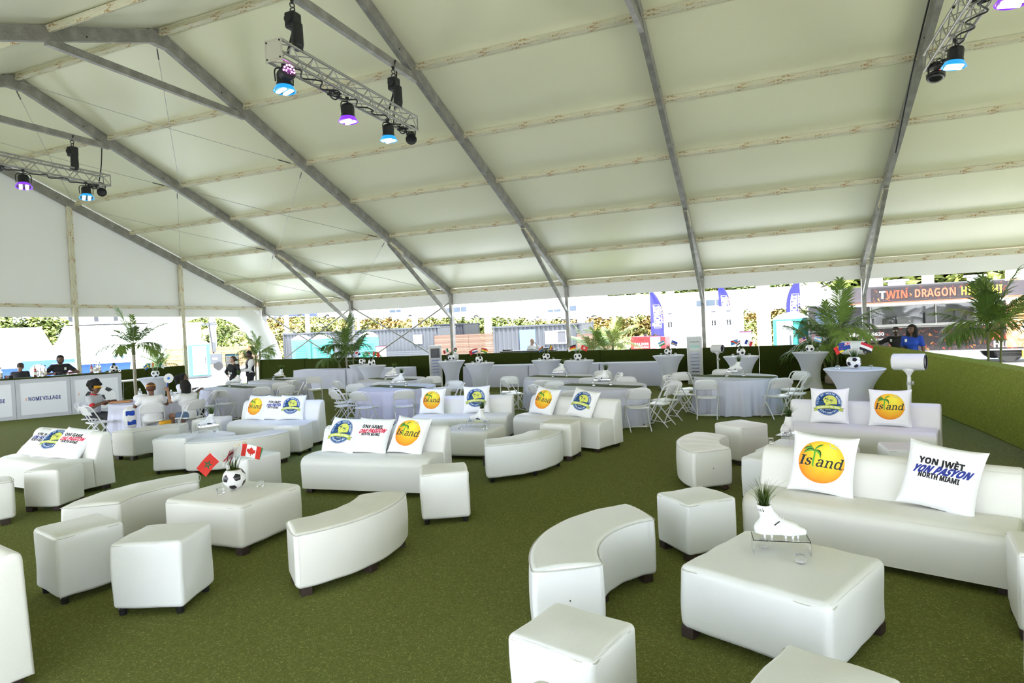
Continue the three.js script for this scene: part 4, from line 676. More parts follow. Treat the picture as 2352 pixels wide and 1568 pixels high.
// flags: one printed sheet holds all designs
const FLAG = {};
{
  const W = 120, Hh = 80, cols = 6, list = {};
  const hs = (...c) => (g) => c.forEach((k, i) => { g.fillStyle = k; g.fillRect(0, (i * Hh) / c.length, W, Hh / c.length + 1); }), vs = (...c) => (g) => c.forEach((k, i) => { g.fillStyle = k; g.fillRect((i * W) / c.length, 0, W / c.length + 1, Hh); });
  const disc = (x, y, r, c) => (g) => { g.fillStyle = c; g.beginPath(); g.arc(x, y, r, 0, 7); g.fill(); }, box = (x, y, w, h, c) => (g) => { g.fillStyle = c; g.fillRect(x, y, w, h); };
  const star = (x, y, r, c, line) => (g) => { g.beginPath(); for (let i = 0; i < 5; i++) { const a = -Math.PI / 2 + i * 0.8 * Math.PI; g[i ? 'lineTo' : 'moveTo'](x + r * Math.cos(a), y + r * Math.sin(a)); } g.closePath(); if (line) { g.strokeStyle = c; g.lineWidth = line; g.stroke(); } else { g.fillStyle = c; g.fill(); } };
  const tri = (c, w = 50) => (g) => { g.fillStyle = c; g.beginPath(); g.moveTo(0, 0); g.lineTo(w, Hh / 2); g.lineTo(0, Hh); g.fill(); };
  const union = (g) => { g.fillStyle = '#1b2a6b'; g.fillRect(0, 0, 60, 40); g.strokeStyle = '#fff'; g.lineWidth = 8; g.beginPath(); g.moveTo(0, 0); g.lineTo(60, 40); g.moveTo(60, 0); g.lineTo(0, 40); g.stroke(); g.strokeStyle = '#c8102e'; g.lineWidth = 3; g.stroke(); box(24, 0, 12, 40, '#fff')(g); box(0, 14, 60, 12, '#fff')(g); box(27, 0, 6, 40, '#c8102e')(g); box(0, 17, 60, 6, '#c8102e')(g); };
  const leaf = (g) => { g.fillStyle = '#d52b1e'; g.beginPath(); const p = [[0, -28], [5, -17], [11, -20], [9, -6], [17, -14], [19, -9], [28, -11], [24, 0], [28, 4], [12, 15], [14, 20], [2, 18], [2, 30]]; p.forEach(([x, y], i) => g[i ? 'lineTo' : 'moveTo'](60 + x, 40 + y)); p.reverse().forEach(([x, y]) => g.lineTo(60 - x, 40 + y)); g.fill(); };
  Object.assign(list, {
    morocco: [hs('#d8362a'), star(60, 42, 22, '#23663f', 5)], england: [hs('#f6f6f6'), box(52, 0, 16, 80, '#d1202f'), box(0, 32, 120, 16, '#d1202f')], qatar: [vs('#f4eeee', '#8c1d40', '#8c1d40')], canada: [hs('#f6f6f6'), box(0, 0, 30, 80, '#d52b1e'), box(90, 0, 30, 80, '#d52b1e'), leaf], brazil: [hs('#249b4e'), (g) => { g.fillStyle = '#f7d726'; g.beginPath(); g.moveTo(60, 6); g.lineTo(112, 40); g.lineTo(60, 74); g.lineTo(8, 40); g.fill(); }, disc(60, 40, 17, '#1d3b8b')],
    senegal: [vs('#17934f', '#f8d528', '#de2b2b'), star(60, 42, 13, '#17803f')], newZealand: [hs('#1f3f94'), union, star(92, 20, 7, '#e0405a'), star(92, 62, 8, '#e0405a'), star(80, 40, 6, '#e0405a'), star(105, 36, 6, '#e0405a')], iraq: [hs('#ce2533', '#f7f7f7', '#202024'), (g) => { g.fillStyle = '#2a7a4b'; g.font = 'bold 18px sans-serif'; g.textAlign = 'center'; g.fillText('الله اكبر', 60, 47); }],
    usa: [hs('#c2374a', '#f3f3f3', '#c2374a', '#f3f3f3', '#c2374a', '#f3f3f3', '#c2374a'), box(0, 0, 52, 46, '#3a4a86')], norway: [hs('#d2343f'), box(30, 0, 22, 80, '#f4f4f4'), box(0, 29, 120, 22, '#f4f4f4'), box(36, 0, 10, 80, '#2b3a78'), box(0, 35, 120, 10, '#2b3a78')], argentina: [hs('#86b6e0', '#fafafa', '#86b6e0'), disc(60, 40, 8, '#f0b63a')],
    egypt: [hs('#b02534', '#f4f4f4', '#26262a')], congo: [hs('#3f8fe0'), (g) => { g.strokeStyle = '#f7d13a'; g.lineWidth = 26; g.beginPath(); g.moveTo(0, 84); g.lineTo(120, -4); g.stroke(); g.strokeStyle = '#d2323f'; g.lineWidth = 17; g.stroke(); }, star(20, 20, 13, '#f7d13a')], france: [vs('#29479c', '#f8f8f8', '#e0353f')], uzbekistan: [hs('#4aa5cf', '#f4f4f4', '#3fa45a')], curacao: [hs('#3b4fa8'), box(0, 50, 120, 10, '#f2d43a'), star(24, 20, 9, '#fff')],
    japan: [hs('#f8f8f8'), disc(60, 40, 23, '#d6283c')], germany: [hs('#222226', '#d4342d', '#f4c52f')], tunisia: [hs('#e03a35'), disc(60, 40, 20, '#f8f8f8'), disc(60, 40, 14, '#e03a35'), disc(66, 40, 11, '#f8f8f8'), star(66, 40, 7, '#e03a35')], southAfrica: [hs('#d94433', '#f4f4f4', '#2d4aa0'), box(0, 30, 120, 20, '#2f8a57'), tri('#2f8a57', 56), tri('#e8b93a', 42), tri('#222226', 34)], belgium: [vs('#222226', '#f3d23b', '#da3340')],
    china: [hs('#d8303a'), star(24, 22, 13, '#f5d63c')], netherlands: [hs('#c9303c', '#f6f6f6', '#2f4b9b')], ghana: [hs('#d3343a', '#f4d03a', '#2f8a4f'), star(60, 42, 14, '#222226')], australia: [hs('#283a86'), union, star(32, 62, 8, '#fff'), star(92, 30, 6, '#fff'), star(92, 62, 6, '#fff')],
    mexico: [vs('#2f8a57', '#f6f6f6', '#cf3540'), disc(60, 40, 9, '#8a6a3c')], jordan: [hs('#242428', '#f4f4f4', '#2f8a57'), tri('#cf3540', 48)], uruguay: [hs('#f6f6f6', '#5b78c4', '#f6f6f6', '#5b78c4', '#f6f6f6', '#5b78c4', '#f6f6f6'), box(0, 0, 44, 44, '#f6f6f6'), disc(22, 22, 11, '#e7b73c')], panama: [hs('#f6f6f6'), box(60, 0, 60, 40, '#d33743'), box(0, 40, 60, 40, '#2e4a9c'), star(30, 20, 10, '#2e4a9c'), star(90, 60, 10, '#d33743')], paraguay: [hs('#cf3442', '#f6f6f6', '#2e4fa2'), disc(60, 40, 7, '#7da05c')],
    saudi: [hs('#2c9a5c'), box(30, 52, 60, 4, '#f2f2f2'), box(34, 26, 52, 12, '#dff0e4')], switzerland: [hs('#d63a34'), box(52, 18, 16, 44, '#fafafa'), box(38, 32, 44, 16, '#fafafa')], portugal: [hs('#d63a34'), box(0, 0, 48, 80, '#2f8a57'), disc(48, 40, 14, '#f0cf3c')], sweden: [hs('#3a78bd'), box(34, 0, 16, 80, '#f1cf3e'), box(0, 32, 120, 16, '#f1cf3e')], ivory: [vs('#e88a3a', '#f6f6f6', '#2f9a63')], algeria: [vs('#2f8a57', '#f6f6f6'), disc(60, 40, 16, '#d0343f'), disc(66, 40, 13, '#f6f6f6'), star(70, 40, 8, '#d0343f')],
  });
  const keys = Object.keys(list), rows = Math.ceil(keys.length / cols);
  const tex = canvasTex(W * cols, Hh * rows, (g) => keys.forEach((k, i) => { g.save(); g.translate((i % cols) * W, Math.floor(i / cols) * Hh); g.beginPath(); g.rect(0, 0, W, Hh); g.clip(); for (const f of list[k]) f(g); g.restore(); }));
  const mat = std(0xffffff, 0.7, { map: tex, side: THREE.DoubleSide });
  keys.forEach((k, i) => { FLAG[k] = { mat, u0: (i % cols) / cols + 0.002, v1: 1 - Math.floor(i / cols) / rows - 0.002, du: 1 / cols - 0.004, dv: 1 / rows - 0.004 }; });
}
const stickGeo = merge([tube([v3(0, -0.02, 0), v3(0, 0.27, 0)], 0.0035, 6)]), tipGeo = put(new THREE.ConeGeometry(0.007, 0.018, 8), 0, 0.278, 0);
// stick leaning by `lean` degrees toward the picture's right (negative: left), turned a little toward or away
function flag(key, [u, v, z], lean, dy, label, s = 1) {
  const f = FLAG[key], o = thing('stick_flag', label, 'flag', [u, v, z], 0, 'small flags on sticks in the ball planters');
  const d = ray(1176 + 700 * Math.sin(0), 784), yaw = -(Math.atan2(u, v) * 180) / Math.PI;
  o.rotation.order = 'YXZ'; o.rotation.set(R(dy * 0.3), R(yaw + dy), R(-lean * 0.8)); o.scale.setScalar(s);
  part('stick', stickGeo, MAT.frameWhite, o); part('gold_tip', tipGeo, MAT.gold, o);
  const side = lean < 0 ? -1 : 1, ph = u * 7 + v * 3, g = gridSurface(12, 8, (i, j) => [side * i * 0.185, 0.265 - (1 - j) * 0.125 - 0.018 * i * i, 0.012 * Math.sin(i * 5 + ph) * i + 0.004 * Math.sin(j * 4 + ph)]);
  const uv = g.attributes.uv; for (let k = 0; k < uv.count; k++) uv.setXY(k, f.u0 + uv.getX(k) * f.du, f.v1 - f.dv + uv.getY(k) * f.dv);
  part('flag_cloth', g, f.mat, o);
}
let ballN = 0;
function ball([u, v, z], label, flags, s = 1) {
  const o = copyOf(ballProto, [u, v, z], 40 * ballN++ * 1.7, label, 'ball-shaped planters with grass'); o.userData.category = 'planter'; if (s !== 1) o.scale.setScalar(s);
  for (const [k, lean, dy, text, off = 0] of flags) { const a = R(lean), yaw = Math.atan2(u, v), r = 0.035 * Math.sign(lean); flag(k, [u + r * Math.cos(yaw) + 0.03 * Math.sin(yaw) * off, v - r * Math.sin(yaw) + 0.03 * Math.cos(yaw) * off, z + 0.185 * s], lean, dy, text, s); }
}
const cupProto = (() => { const o = new THREE.Group(); o.name = 'glass_votive'; const outer = puffBox(0.056, 0.06, 0.056, 0.006, 0, 1, 0, 2); part('cup', outer, MAT.solidGlass, o); part('wax', put(puffDisc(0.02, 0.02), 0, 0.012, 0), MAT.white, o); return o; })();
const cup = (p, label) => { const c = copyOf(cupProto, p, p[0] * 50, label, 'small glass votive cups'); c.userData.category = 'candle cup'; };
const HTZ = 1.0;
const T = 'small '; const at = (k) => [...HT[k][0], HTZ];
ball([-5.08, 4.78, 0.485], 'black and white ball planter on the front left ottoman', [['morocco', -50, 6, 'small red Moroccan flag with green star, front left ottoman'], ['england', -12, 62, 'small white flag with red cross, front left ottoman'], ['qatar', -8, 75, 'small maroon and white flag seen edge-on, front left ottoman', 1], ['canada', 16, -8, 'small Canadian flag with red leaf, front left ottoman'], ['brazil', 22, 10, 'small green and yellow flag behind the Canadian one', 1]], 1.02);
ball(at('k8'), 'ball planter on the nearest high table by the right partition', [['senegal', -28, 8, 'green, yellow and red flag on the nearest high table'], ['newZealand', -4, 14, 'blue starred flag on the nearest high table'], ['iraq', 24, -6, 'red, white and black flag on the nearest high table']], 1.08);
ball(at('k7'), 'ball planter on the high table left of the right back palm', [['usa', -26, 20, 'striped flag on the high table left of the right back palm'], ['norway', 8, 30, 'red and blue cross flag left of the right back palm'], ['argentina', 24, -10, 'pale blue and white flag left of the right back palm']]);
ball(at('k6'), 'ball planter on the high table with the French flag', [['egypt', -24, 60, 'dark red flag seen edge-on left of the blue diagonal flag'], ['congo', -12, 8, 'blue flag with red diagonal at the right back'], ['france', 26, 6, 'French flag on a high table at the right back']]);
ball(at('k5'), 'ball planter on the tall high table by the right kiosk', [['uzbekistan', -22, 6, 'pale blue, white and green flag by the right kiosk'], ['curacao', 22, 10, 'blue flag with yellow stripe by the right kiosk']]);
ball(at('k4'), 'ball planter on the high table with the Japanese flag', [['japan', -24, 8, 'Japanese flag with red disc'], ['germany', -6, 24, 'German flag in black, red and yellow'], ['tunisia', 26, 0, 'red flag with white disc beside the German flag']]);
ball(at('k3'), 'ball planter on the high table with the South African flag', [['southAfrica', -30, 40, 'South African flag beside the man on the phone'], ['belgium', 12, 60, 'black, yellow and red flag right of the South African one']]);
ball(at('k2'), 'ball planter on the high table with the Ghanaian flag', [['china', -26, 10, 'plain red flag left of the Dutch one'], ['netherlands', -6, 30, 'red, white and blue striped flag beside the Ghanaian one'], ['ghana', 16, -4, 'red, yellow and green flag with black star'], ['australia', 10, 12, 'dark blue flag behind the Ghanaian one', 1]]);
ball(at('k1'), 'ball planter on the high table right of the left kiosk', [['mexico', -28, 30, 'Mexican flag right of the left kiosk'], ['jordan', 14, 50, 'black, white and green flag right of the left kiosk']]);
ball(at('k9'), 'ball planter on the front one of the overlapping high tables', [['saudi', -18, 6, 'green flag with white script on the front overlapping table'], ['switzerland', 4, 24, 'red flag with white cross, front overlapping table'], ['portugal', 22, 14, 'green and red Portuguese flag on the front overlapping table']]);
ball(at('k10'), 'ball planter on the rear one of the overlapping high tables', [['uruguay', -26, 4, 'blue and white striped flag on the rear overlapping table'], ['panama', -4, 24, 'red, white and blue quartered flag on the rear overlapping table'], ['paraguay', 22, 10, 'red, white and blue flag with emblem, rear overlapping table']]);
ball(at('k11'), 'ball planter on the high table by the bar', [['sweden', -30, 6, 'blue flag with yellow cross by the bar'], ['ivory', -4, 40, 'orange, white and green flag by the bar'], ['algeria', 26, 30, 'green and white flag with red crescent by the bar']]);
for (const [k, where] of [['k1', 'the high table right of the left kiosk'], ['k2', 'the high table with the Ghanaian flag'], ['k4', 'the high table with the Japanese flag'], ['k5', 'the high table left of the right kiosk'], ['k7', 'the high table left of the right back palm'], ['k8', 'the nearest high table'], ['k6', 'the high table with the French flag'], ['k3', 'the high table with the South African flag']]) {
  const [u, v] = HT[k][0], yaw = Math.atan2(u, v), d = k === 'k8' ? 0.26 : 0.2;
  for (const s of [-1, 1]) cup([u + s * d * Math.cos(yaw) - 0.08 * Math.sin(yaw), v - s * d * Math.sin(yaw) - 0.08 * Math.cos(yaw), HTZ], `${s < 0 ? 'left' : 'right'} glass votive cup on ${where}`);
}
cup([-5.06, 4.58, 0.485], 'left glass votive cup at the foot of the front left ball planter'); cup([-4.86, 4.9, 0.485], 'right glass votive cup behind the front left ball planter');

// boot vases on clear risers
const bootGeo = (() => {
  const B = [bone([0.0, 0.055, 0], [0.02, 0.115, 0], 0.05, 0.042, 0.03, [1, 1, 1.15]), bone([0.02, 0.1, 0], [-0.01, 0.185, 0], 0.043, 0.044, 0.02, [1, 1, 1.1]), bone([0, 0.045, 0], [0.13, 0.04, 0.005], 0.044, 0.04, 0.04, [1, 1.05, 1]), bone([0.13, 0.038, 0.005], [0.205, 0.03, 0], 0.04, 0.026, 0.03, [1, 1.1, 0.95]), bone([0.05, 0.09, 0], [0.15, 0.05, 0.003], 0.034, 0.024, 0.04), bone([-0.035, 0.035, 0], [0.02, 0.03, 0], 0.034, 0.036, 0.03)];
  const g = sdfGeo(B, 0.0055, (x, y, z, d) => Math.max(d, 0.012 - y, y - 0.19, y > 0.15 ? 0.034 - Math.hypot(x + 0.008, z) : -1)); return g.translate(-0.08, 0.012, 0);
})();
const STUDS = [[-0.09, 0.025], [-0.09, -0.025], [-0.05, 0.025], [-0.05, -0.025], [0.03, 0.028], [0.03, -0.028], [0.07, 0.03], [0.07, -0.03], [0.1, 0.015], [0.1, -0.015]], studGeo = cyl(0.009, 0.005, 0.026, 0, 0.013, 0, 8);
const bootMat = [MAT.whiteGloss, null, null];
const printBoot = (cs, seed) => std(0xffffff, 0.4, { map: canvasTex(256, 256, (g, w) => { g.fillStyle = '#eeeeee'; g.fillRect(0, 0, w, w); seedTo(seed); for (let i = 0; i < 130; i++) { g.fillStyle = cs[Math.floor(rnd() * cs.length)]; g.beginPath(); g.ellipse(rnd() * w, rnd() * 256, rr(4, 26), rr(2, 9), rnd() * 3, 0, 7); g.fill(); } }) });
const soleMat = { teal: printBoot(['#1d4c63', '#2f7f96', '#d8e6ea', '#163242', '#7fb6c4'], 5), purple: printBoot(['#5a4b72', '#2c6a72', '#c9a9c9', '#26313f', '#efe6ef'], 6), white: MAT.whiteGloss };
const soleGeo = (() => { const B = [bone([-0.035, 0.03, 0], [0.02, 0.03, 0], 0.0365, 0.0385, 0.03), bone([0, 0.035, 0], [0.13, 0.03, 0.005], 0.0425, 0.0425, 0.04), bone([0.13, 0.03, 0.005], [0.205, 0.026, 0], 0.0425, 0.0285, 0.03)]; return sdfGeo(B, 0.006, (x, y, z, d) => Math.max(d, 0.01 - y, y - 0.036 - 0.02 * Math.sin(x * 30))).translate(-0.08, 0.012, 0); })();
const stripeGeo = put(puffBox(0.042, 0.007, 0.004, 0.002, 0, 1, 0, 2), -0.018, 0.098, 0.053, 0.12, 0, 0.72), laceGeos = [0, 1, 2, 3, 4].map((i) => tube([v3(0.0 + i * 0.017, 0.128 - i * 0.014, -0.02), v3(0.004 + i * 0.017, 0.137 - i * 0.014, 0), v3(0.0 + i * 0.017, 0.128 - i * 0.014, 0.02)], 0.003, 6));
const bootGrass = tuft(110, 0.03, 0.17, 0.85, 77, 0.0034).translate(-0.088, 0.19, 0);
function bootVase([u, v, z], turn, kind, where, s = 1, riser = true) {
  const h = riser ? 0.1 : 0;
  if (riser) {
    const r = thing('clear_riser', `clear acrylic riser under the boot vase on ${where}`, 'display stand', [u, v, z], turn, 'clear acrylic risers'), W = 0.34, Dp = 0.16, t = 0.005;
    part('riser_top', bx(W, t, Dp, 0, h - t / 2, 0), MAT.acrylic, r); part('riser_side', bx(t, h - t, Dp, -W / 2 + t / 2, (h - t) / 2, 0), MAT.acrylic, r); part('riser_side', bx(t, h - t, Dp, W / 2 - t / 2, (h - t) / 2, 0), MAT.acrylic, r);
  }
  const o = thing('boot_vase', `${kind === 'white' ? 'white' : kind === 'teal' ? 'white and teal' : 'white and purple'} football boot vase with grass on ${where}`, 'vase', [u, v, z + h], turn, 'football boot vases with grass'); o.scale.setScalar(s);
  part('boot', bootGeo, MAT.whiteGloss, o); for (const [x, z] of STUDS) part('stud', studGeo, MAT.white, o, [x, 0, z]); for (const l of laceGeos) part('lace', l, MAT.white, o); part('grass', bootGrass, grassMat, o);
  if (kind === 'white') { part('black_stripe', stripeGeo, MAT.black, o); part('sole', soleGeo, MAT.white, o); } else part('printed_sole', soleGeo, soleMat[kind], o);
  return o;
}
MAT.acrylic = phys(lin(0.98, 0.99, 1), 0.03, { transmission: 1, thickness: 0.005, ior: 1.49 });
const BV = onZ(1793, 1268, 0.475);
bootVase([BV[0], BV[1], 0.475], 6, 'white', 'the large front right ottoman', 1.04);
cup([...onZ(1839, 1296, 0.475).slice(0, 2), 0.475], 'glass votive cup beside the riser on the front right ottoman');
cup([BV[0] - 0.1, BV[1] + 0.03, 0.475], 'glass votive cup under the clear riser of the front right ottoman');
bootVase([-4.28, 8.92, 0.448], 175, 'teal', 'the ottoman before the middle sofas');
bootVase([-8.9, 7.85, 0.458], 250, 'teal', 'the ottoman by the far left sofa');
bootVase([0.2, 8.2, 0.468], 250, 'purple', 'the ottoman behind the large right sofa');
for (const [k, kind, turn, where] of [['frontLeft', 'white', 205, 'the left round table by the doorway'], ['backLeft', 'white', 200, 'the far left round table'], ['midBack', 'white', 200, 'the middle back round table'], ['mid', 'white', 200, 'the middle front round table'], ['rightBack', 'white', 200, 'the round table of the pink-tinted chairs'], ['rightFront', 'purple', 190, 'the round table behind the angled sofa'], ['right', 'purple', 195, 'the rightmost round table']]) {
  const [u, v] = RT[k][0], yaw = Math.atan2(u, v), f = k === 'mid' ? [0.05, 0.26] : [0.0, 0.25];
  bootVase([u + f[0] + f[1] * Math.sin(yaw), v + f[1] * Math.cos(yaw), 0.744], turn, kind, where);
  for (const s of [-1, 1]) cup([u + f[0] + s * 0.17 * Math.cos(yaw) - 0.02 * Math.sin(yaw), v - s * 0.17 * Math.sin(yaw) - 0.02 * Math.cos(yaw), 0.757], `${s < 0 ? 'left' : 'right'} glass votive cup on ${where}`);
}
cup([-4.5, 8.7, 0.448], 'left glass votive cup on the ottoman before the middle sofas'); cup([-4.08, 8.75, 0.448], 'right glass votive cup on the ottoman before the middle sofas');
cup([-9.02, 7.6, 0.458], 'left glass votive cup on the ottoman by the far left sofa'); cup([-8.66, 7.78, 0.458], 'right glass votive cup on the ottoman by the far left sofa'); cup([0.02, 8.1, 0.468], 'glass votive cup on the ottoman behind the large right sofa');
// ---------------------------------------------------------------- lighting trusses, hoists and lamps under the roof
function trussGeo(L, s = 0.29) {   // box truss along x, centred
  const h = s / 2, chord = [], lace = [];
  for (const [y, z] of [[h, h], [h, -h], [-h, h], [-h, -h]]) chord.push(tube([v3(-L / 2, y, z), v3(L / 2, y, z)], 0.024, 8));
  const n = Math.round(L / 0.5), d = L / n;
  for (let i = 0; i < n; i++) { const a = -L / 2 + i * d, m = a + d / 2, b = a + d; for (const z of [h, -h]) lace.push(tube([v3(a, -h, z), v3(m, h, z)], 0.01, 5), tube([v3(m, h, z), v3(b, -h, z)], 0.01, 5)); for (const y of [h, -h]) lace.push(tube([v3(a, y, -h), v3(m, y, h)], 0.01, 5), tube([v3(m, y, h), v3(b, y, -h)], 0.01, 5)); }
  for (const x of [-L / 2, L / 2]) for (const q of [[h, h, h, -h], [-h, h, -h, -h], [h, h, -h, h], [h, -h, -h, -h]]) lace.push(tube([v3(x, q[0], q[1]), v3(x, q[2], q[3])], 0.014, 5));
  return { chord, lace };
}
const glow = (c, k) => new THREE.MeshStandardMaterial({ color: 0x050505, emissive: c, emissiveIntensity: k, roughness: 0.3 });
const PURPLE = lin(0.42, 0.12, 1), BLUE = lin(0.12, 0.55, 1);
const glowMat = { purple: glow(lin(0.55, 0.3, 1), 3), blue: glow(lin(0.3, 0.78, 1), 3), pink: glow(lin(1, 0.22, 1), 3.5), body: std(lin(0.014, 0.014, 0.02), 0.45) }, spillGlowMat = { purple: glow(lin(0.25, 0.04, 1), 0.35), blue: glow(lin(0.02, 0.4, 1), 0.3) };
// lamp hanging below its clamp: housing, yoke, flared mouth with two glowing lens bars
function parLamp(label, [u, v, z], color, tiltX, turn, round = false) {
  const o = thing('stage_light', label, 'stage light', [u, v, z], turn, 'coloured stage lights on the trusses');
  part('clamp', merge([cyl(0.035, 0.035, 0.05, 0, 0.02, 0, 10), cyl(0.012, 0.012, 0.08, 0, -0.03, 0, 8)]), MAT.black, o);
  part('yoke', tube([v3(-0.15, -0.28, 0), v3(-0.15, -0.1, 0), v3(-0.1, -0.06, 0), v3(0.1, -0.06, 0), v3(0.15, -0.1, 0), v3(0.15, -0.28, 0)], 0.011, 6, 30), MAT.black, o);
  const h = new THREE.Group(); h.name = 'housing'; h.position.y = -0.2; h.rotation.x = R(tiltX); o.add(h);
  const body = new THREE.LatheGeometry([[0, 0.1], [0.1, 0.1], [0.115, 0.06], [0.115, -0.06], [0.13, -0.12], [0.165, -0.19], [0.175, -0.2], [0.168, -0.205], [0.15, -0.19], [0, -0.19]].map(([a, b]) => new THREE.Vector2(a, b)), 28);
  part('shell', body, MAT.black, h);
  part('spill_glow_rim', new THREE.LatheGeometry([[0.12, -0.115], [0.134, -0.128], [0.168, -0.192], [0.178, -0.203], [0.17, -0.208], [0.15, -0.193]].map(([a, b]) => new THREE.Vector2(a * 1.012, b)), 28), spillGlowMat[color], h);  // emissive ring added to show lens light spilling onto the housing
  for (const x of [-0.062, 0.062]) part('lens_bar', put(puffBox(0.07, 0.03, 0.25, 0.014, 0, 1, 0, 3), x, -0.222, 0), glowMat[color], h);
  if (round) {
    const f = part('led_head', put(new THREE.LatheGeometry([[0, 0.02], [0.1, 0.02], [0.125, 0], [0.125, -0.1], [0.1, -0.14], [0, -0.14]].map(([a, b]) => new THREE.Vector2(a, b)), 24), 0, 0.06, 0.14, Math.PI / 2 - 0.25), MAT.black, o); f.position.y = -0.2;
    for (const [n, r] of [[6, 0.045], [12, 0.09]]) for (let i = 0; i < n; i++) { const a = (i / n) * 6.283, m = part('led', new THREE.SphereGeometry(0.0145, 10, 6), glowMat.pink, o); m.position.set(r * Math.cos(a), -0.14 + r * Math.sin(a) * 0.97 + 0.005, 0.165 - r * Math.sin(a) * -0.25); }
  }
  const l = new THREE.SpotLight(color === 'blue' ? BLUE : PURPLE, 6, 14, 0.7, 0.6, 2); l.castShadow = true; l.shadow.radius = 6; l.name = 'lamp_beam';
  const down = v3(0, -1, 0).applyEuler(new THREE.Euler(R(tiltX), 0, 0)).applyAxisAngle(v3(0, 1, 0), R(turn));
  const p = V(u, v, z - 0.2).addScaledVector(down, 0.26); l.position.copy(p); l.target.position.copy(p.clone().add(down)); scene.add(l); scene.add(l.target);
  return o;
}
function hoist(label, [u, v, z], top, big) {
  const o = thing('chain_hoist', label, 'hoist', [u, v, z], 0, 'black chain hoists holding the trusses');
  part('motor', merge([puffBox(0.2, 0.26, 0.2, 0.03, 0, 1, 0, 3), cyl(0.07, 0.07, 0.05, 0, 0.13, 0.11, 16, Math.PI / 2)]), MAT.black, o);
  part('chain_bag', put(new THREE.LatheGeometry([[0, 0], [0.075, 0.01], [0.095, 0.1], [0.09, 0.42], [0.06, 0.44]].map(([a, b]) => new THREE.Vector2(a, b)), 16), 0.1, -0.38, 0.03), MAT.black, o);
  part('hook', merge([put(new THREE.TorusGeometry(0.045, 0.013, 8, 18), 0, 0.31, 0), put(new THREE.TorusGeometry(0.04, 0.012, 8, 18), 0, 0.39, 0, 0, 1.2, 0)]), MAT.chain, o);
  for (const s of [-1, 1]) part('sling', tube([v3(0, 0.42, 0), v3(s * 0.04, 0.45 + (top - 0.42) / 2, 0), v3(s * 0.07, top, 0)], 0.018, 6), MAT.black, o);
  for (const s of [-1, 1]) part('bridle', tube([v3(0, 0.0, 0), v3(s * 0.1, -0.25, 0), v3(s * 0.16, big, 0)], 0.02, 6), MAT.black, o);
}
function truss(label, u, v0, v1, z, endPlate) {
  const L = v1 - v0, o = thing('lighting_truss', label, 'truss', [u, (v0 + v1) / 2, z], 90, 'aluminium lighting trusses'), g = trussGeo(L);
  for (const c of g.chord) part('chord', c, MAT.alu, o);
  const l = part('lacing', merge(g.lace), MAT.alu, o); l.userData.kind = 'stuff';
  if (endPlate) { const p = part('end_plate', bx(0.012, 0.34, 0.34, -L / 2 - 0.006, 0, 0), std(lin(0.5, 0.48, 0.4), 0.5), o); for (const y of [-0.13, 0.13]) for (const q of [-0.13, 0.13]) part('plate_bolt', put(new THREE.CylinderGeometry(0.014, 0.014, 0.02, 8), -L / 2 - 0.012, y, q, 0, 0, Math.PI / 2), MAT.black, o); }
  const pts = []; seedTo(Math.round(u * 10)); for (let i = 0; i <= 26; i++) pts.push(v3(-L / 2 + 0.3 + ((L - 0.6) * i) / 26, -0.17 - 0.05 * rnd(), 0.05 + 0.1 * Math.sin(i * 1.7)));
  part('cable', tube(pts, 0.014, 5, 90), MAT.black, o);
  for (const t of [0.35, 0.9]) { const c = []; for (let i = 0; i <= 14; i++) c.push(v3(L * (t - 0.5) + 0.16 * Math.sin(i * 1.9) , -0.2 - 0.06 * Math.sin(i * 1.1), 0.08 * Math.cos(i * 2.3))); part('cable', tube(c, 0.011, 5, 60), MAT.black, o); }
}
truss('aluminium lighting truss in the upper middle, square end plate at its left', -7.0, 7.82, 11.95, 6.52, true);
truss('aluminium lighting truss at the left edge, coming in from outside the picture', -17.0, 7.9, 12.1, 6.62, false);
truss('aluminium lighting truss at the top right corner', 3.0, 9.0, 13.6, 6.5, false);
hoist('chain hoist with long black bag at the left end of the middle truss', [-7.0, 8.3, 7.05], 0.62, -0.4);
hoist('chain hoist near the right end of the middle truss', [-7.0, 11.3, 7.05], 0.62, -0.4);
hoist('chain hoist above the left truss', [-17.0, 11.2, 7.1], 0.56, -0.36);
hoist('chain hoist in the top right truss', [3.0, 11.6, 7.0], 0.66, -0.4);
parLamp('stage light with round pink face above a blue mouth, left on middle truss', [-7.0, 8.02, 6.35], 'blue', 0, 70, true);
parLamp('purple stage light in the middle of the middle truss', [-7.0, 9.66, 6.34], 'purple', 0, 80);
parLamp('blue stage light right on the middle truss', [-7.0, 11.0, 6.34], 'blue', 0, 80);
parLamp('purple stage light on the left truss', [-17.0, 9.95, 6.44], 'purple', -14, 60);
parLamp('blue stage light on the left truss', [-17.0, 11.5, 6.44], 'blue', -14, 60);
parLamp('blue stage light on the top right truss', [3.0, 12.2, 6.3], 'blue', 8, 90);
parLamp('purple stage light cut by the top right corner', [3.05, 9.85, 6.22], 'purple', 8, 90);
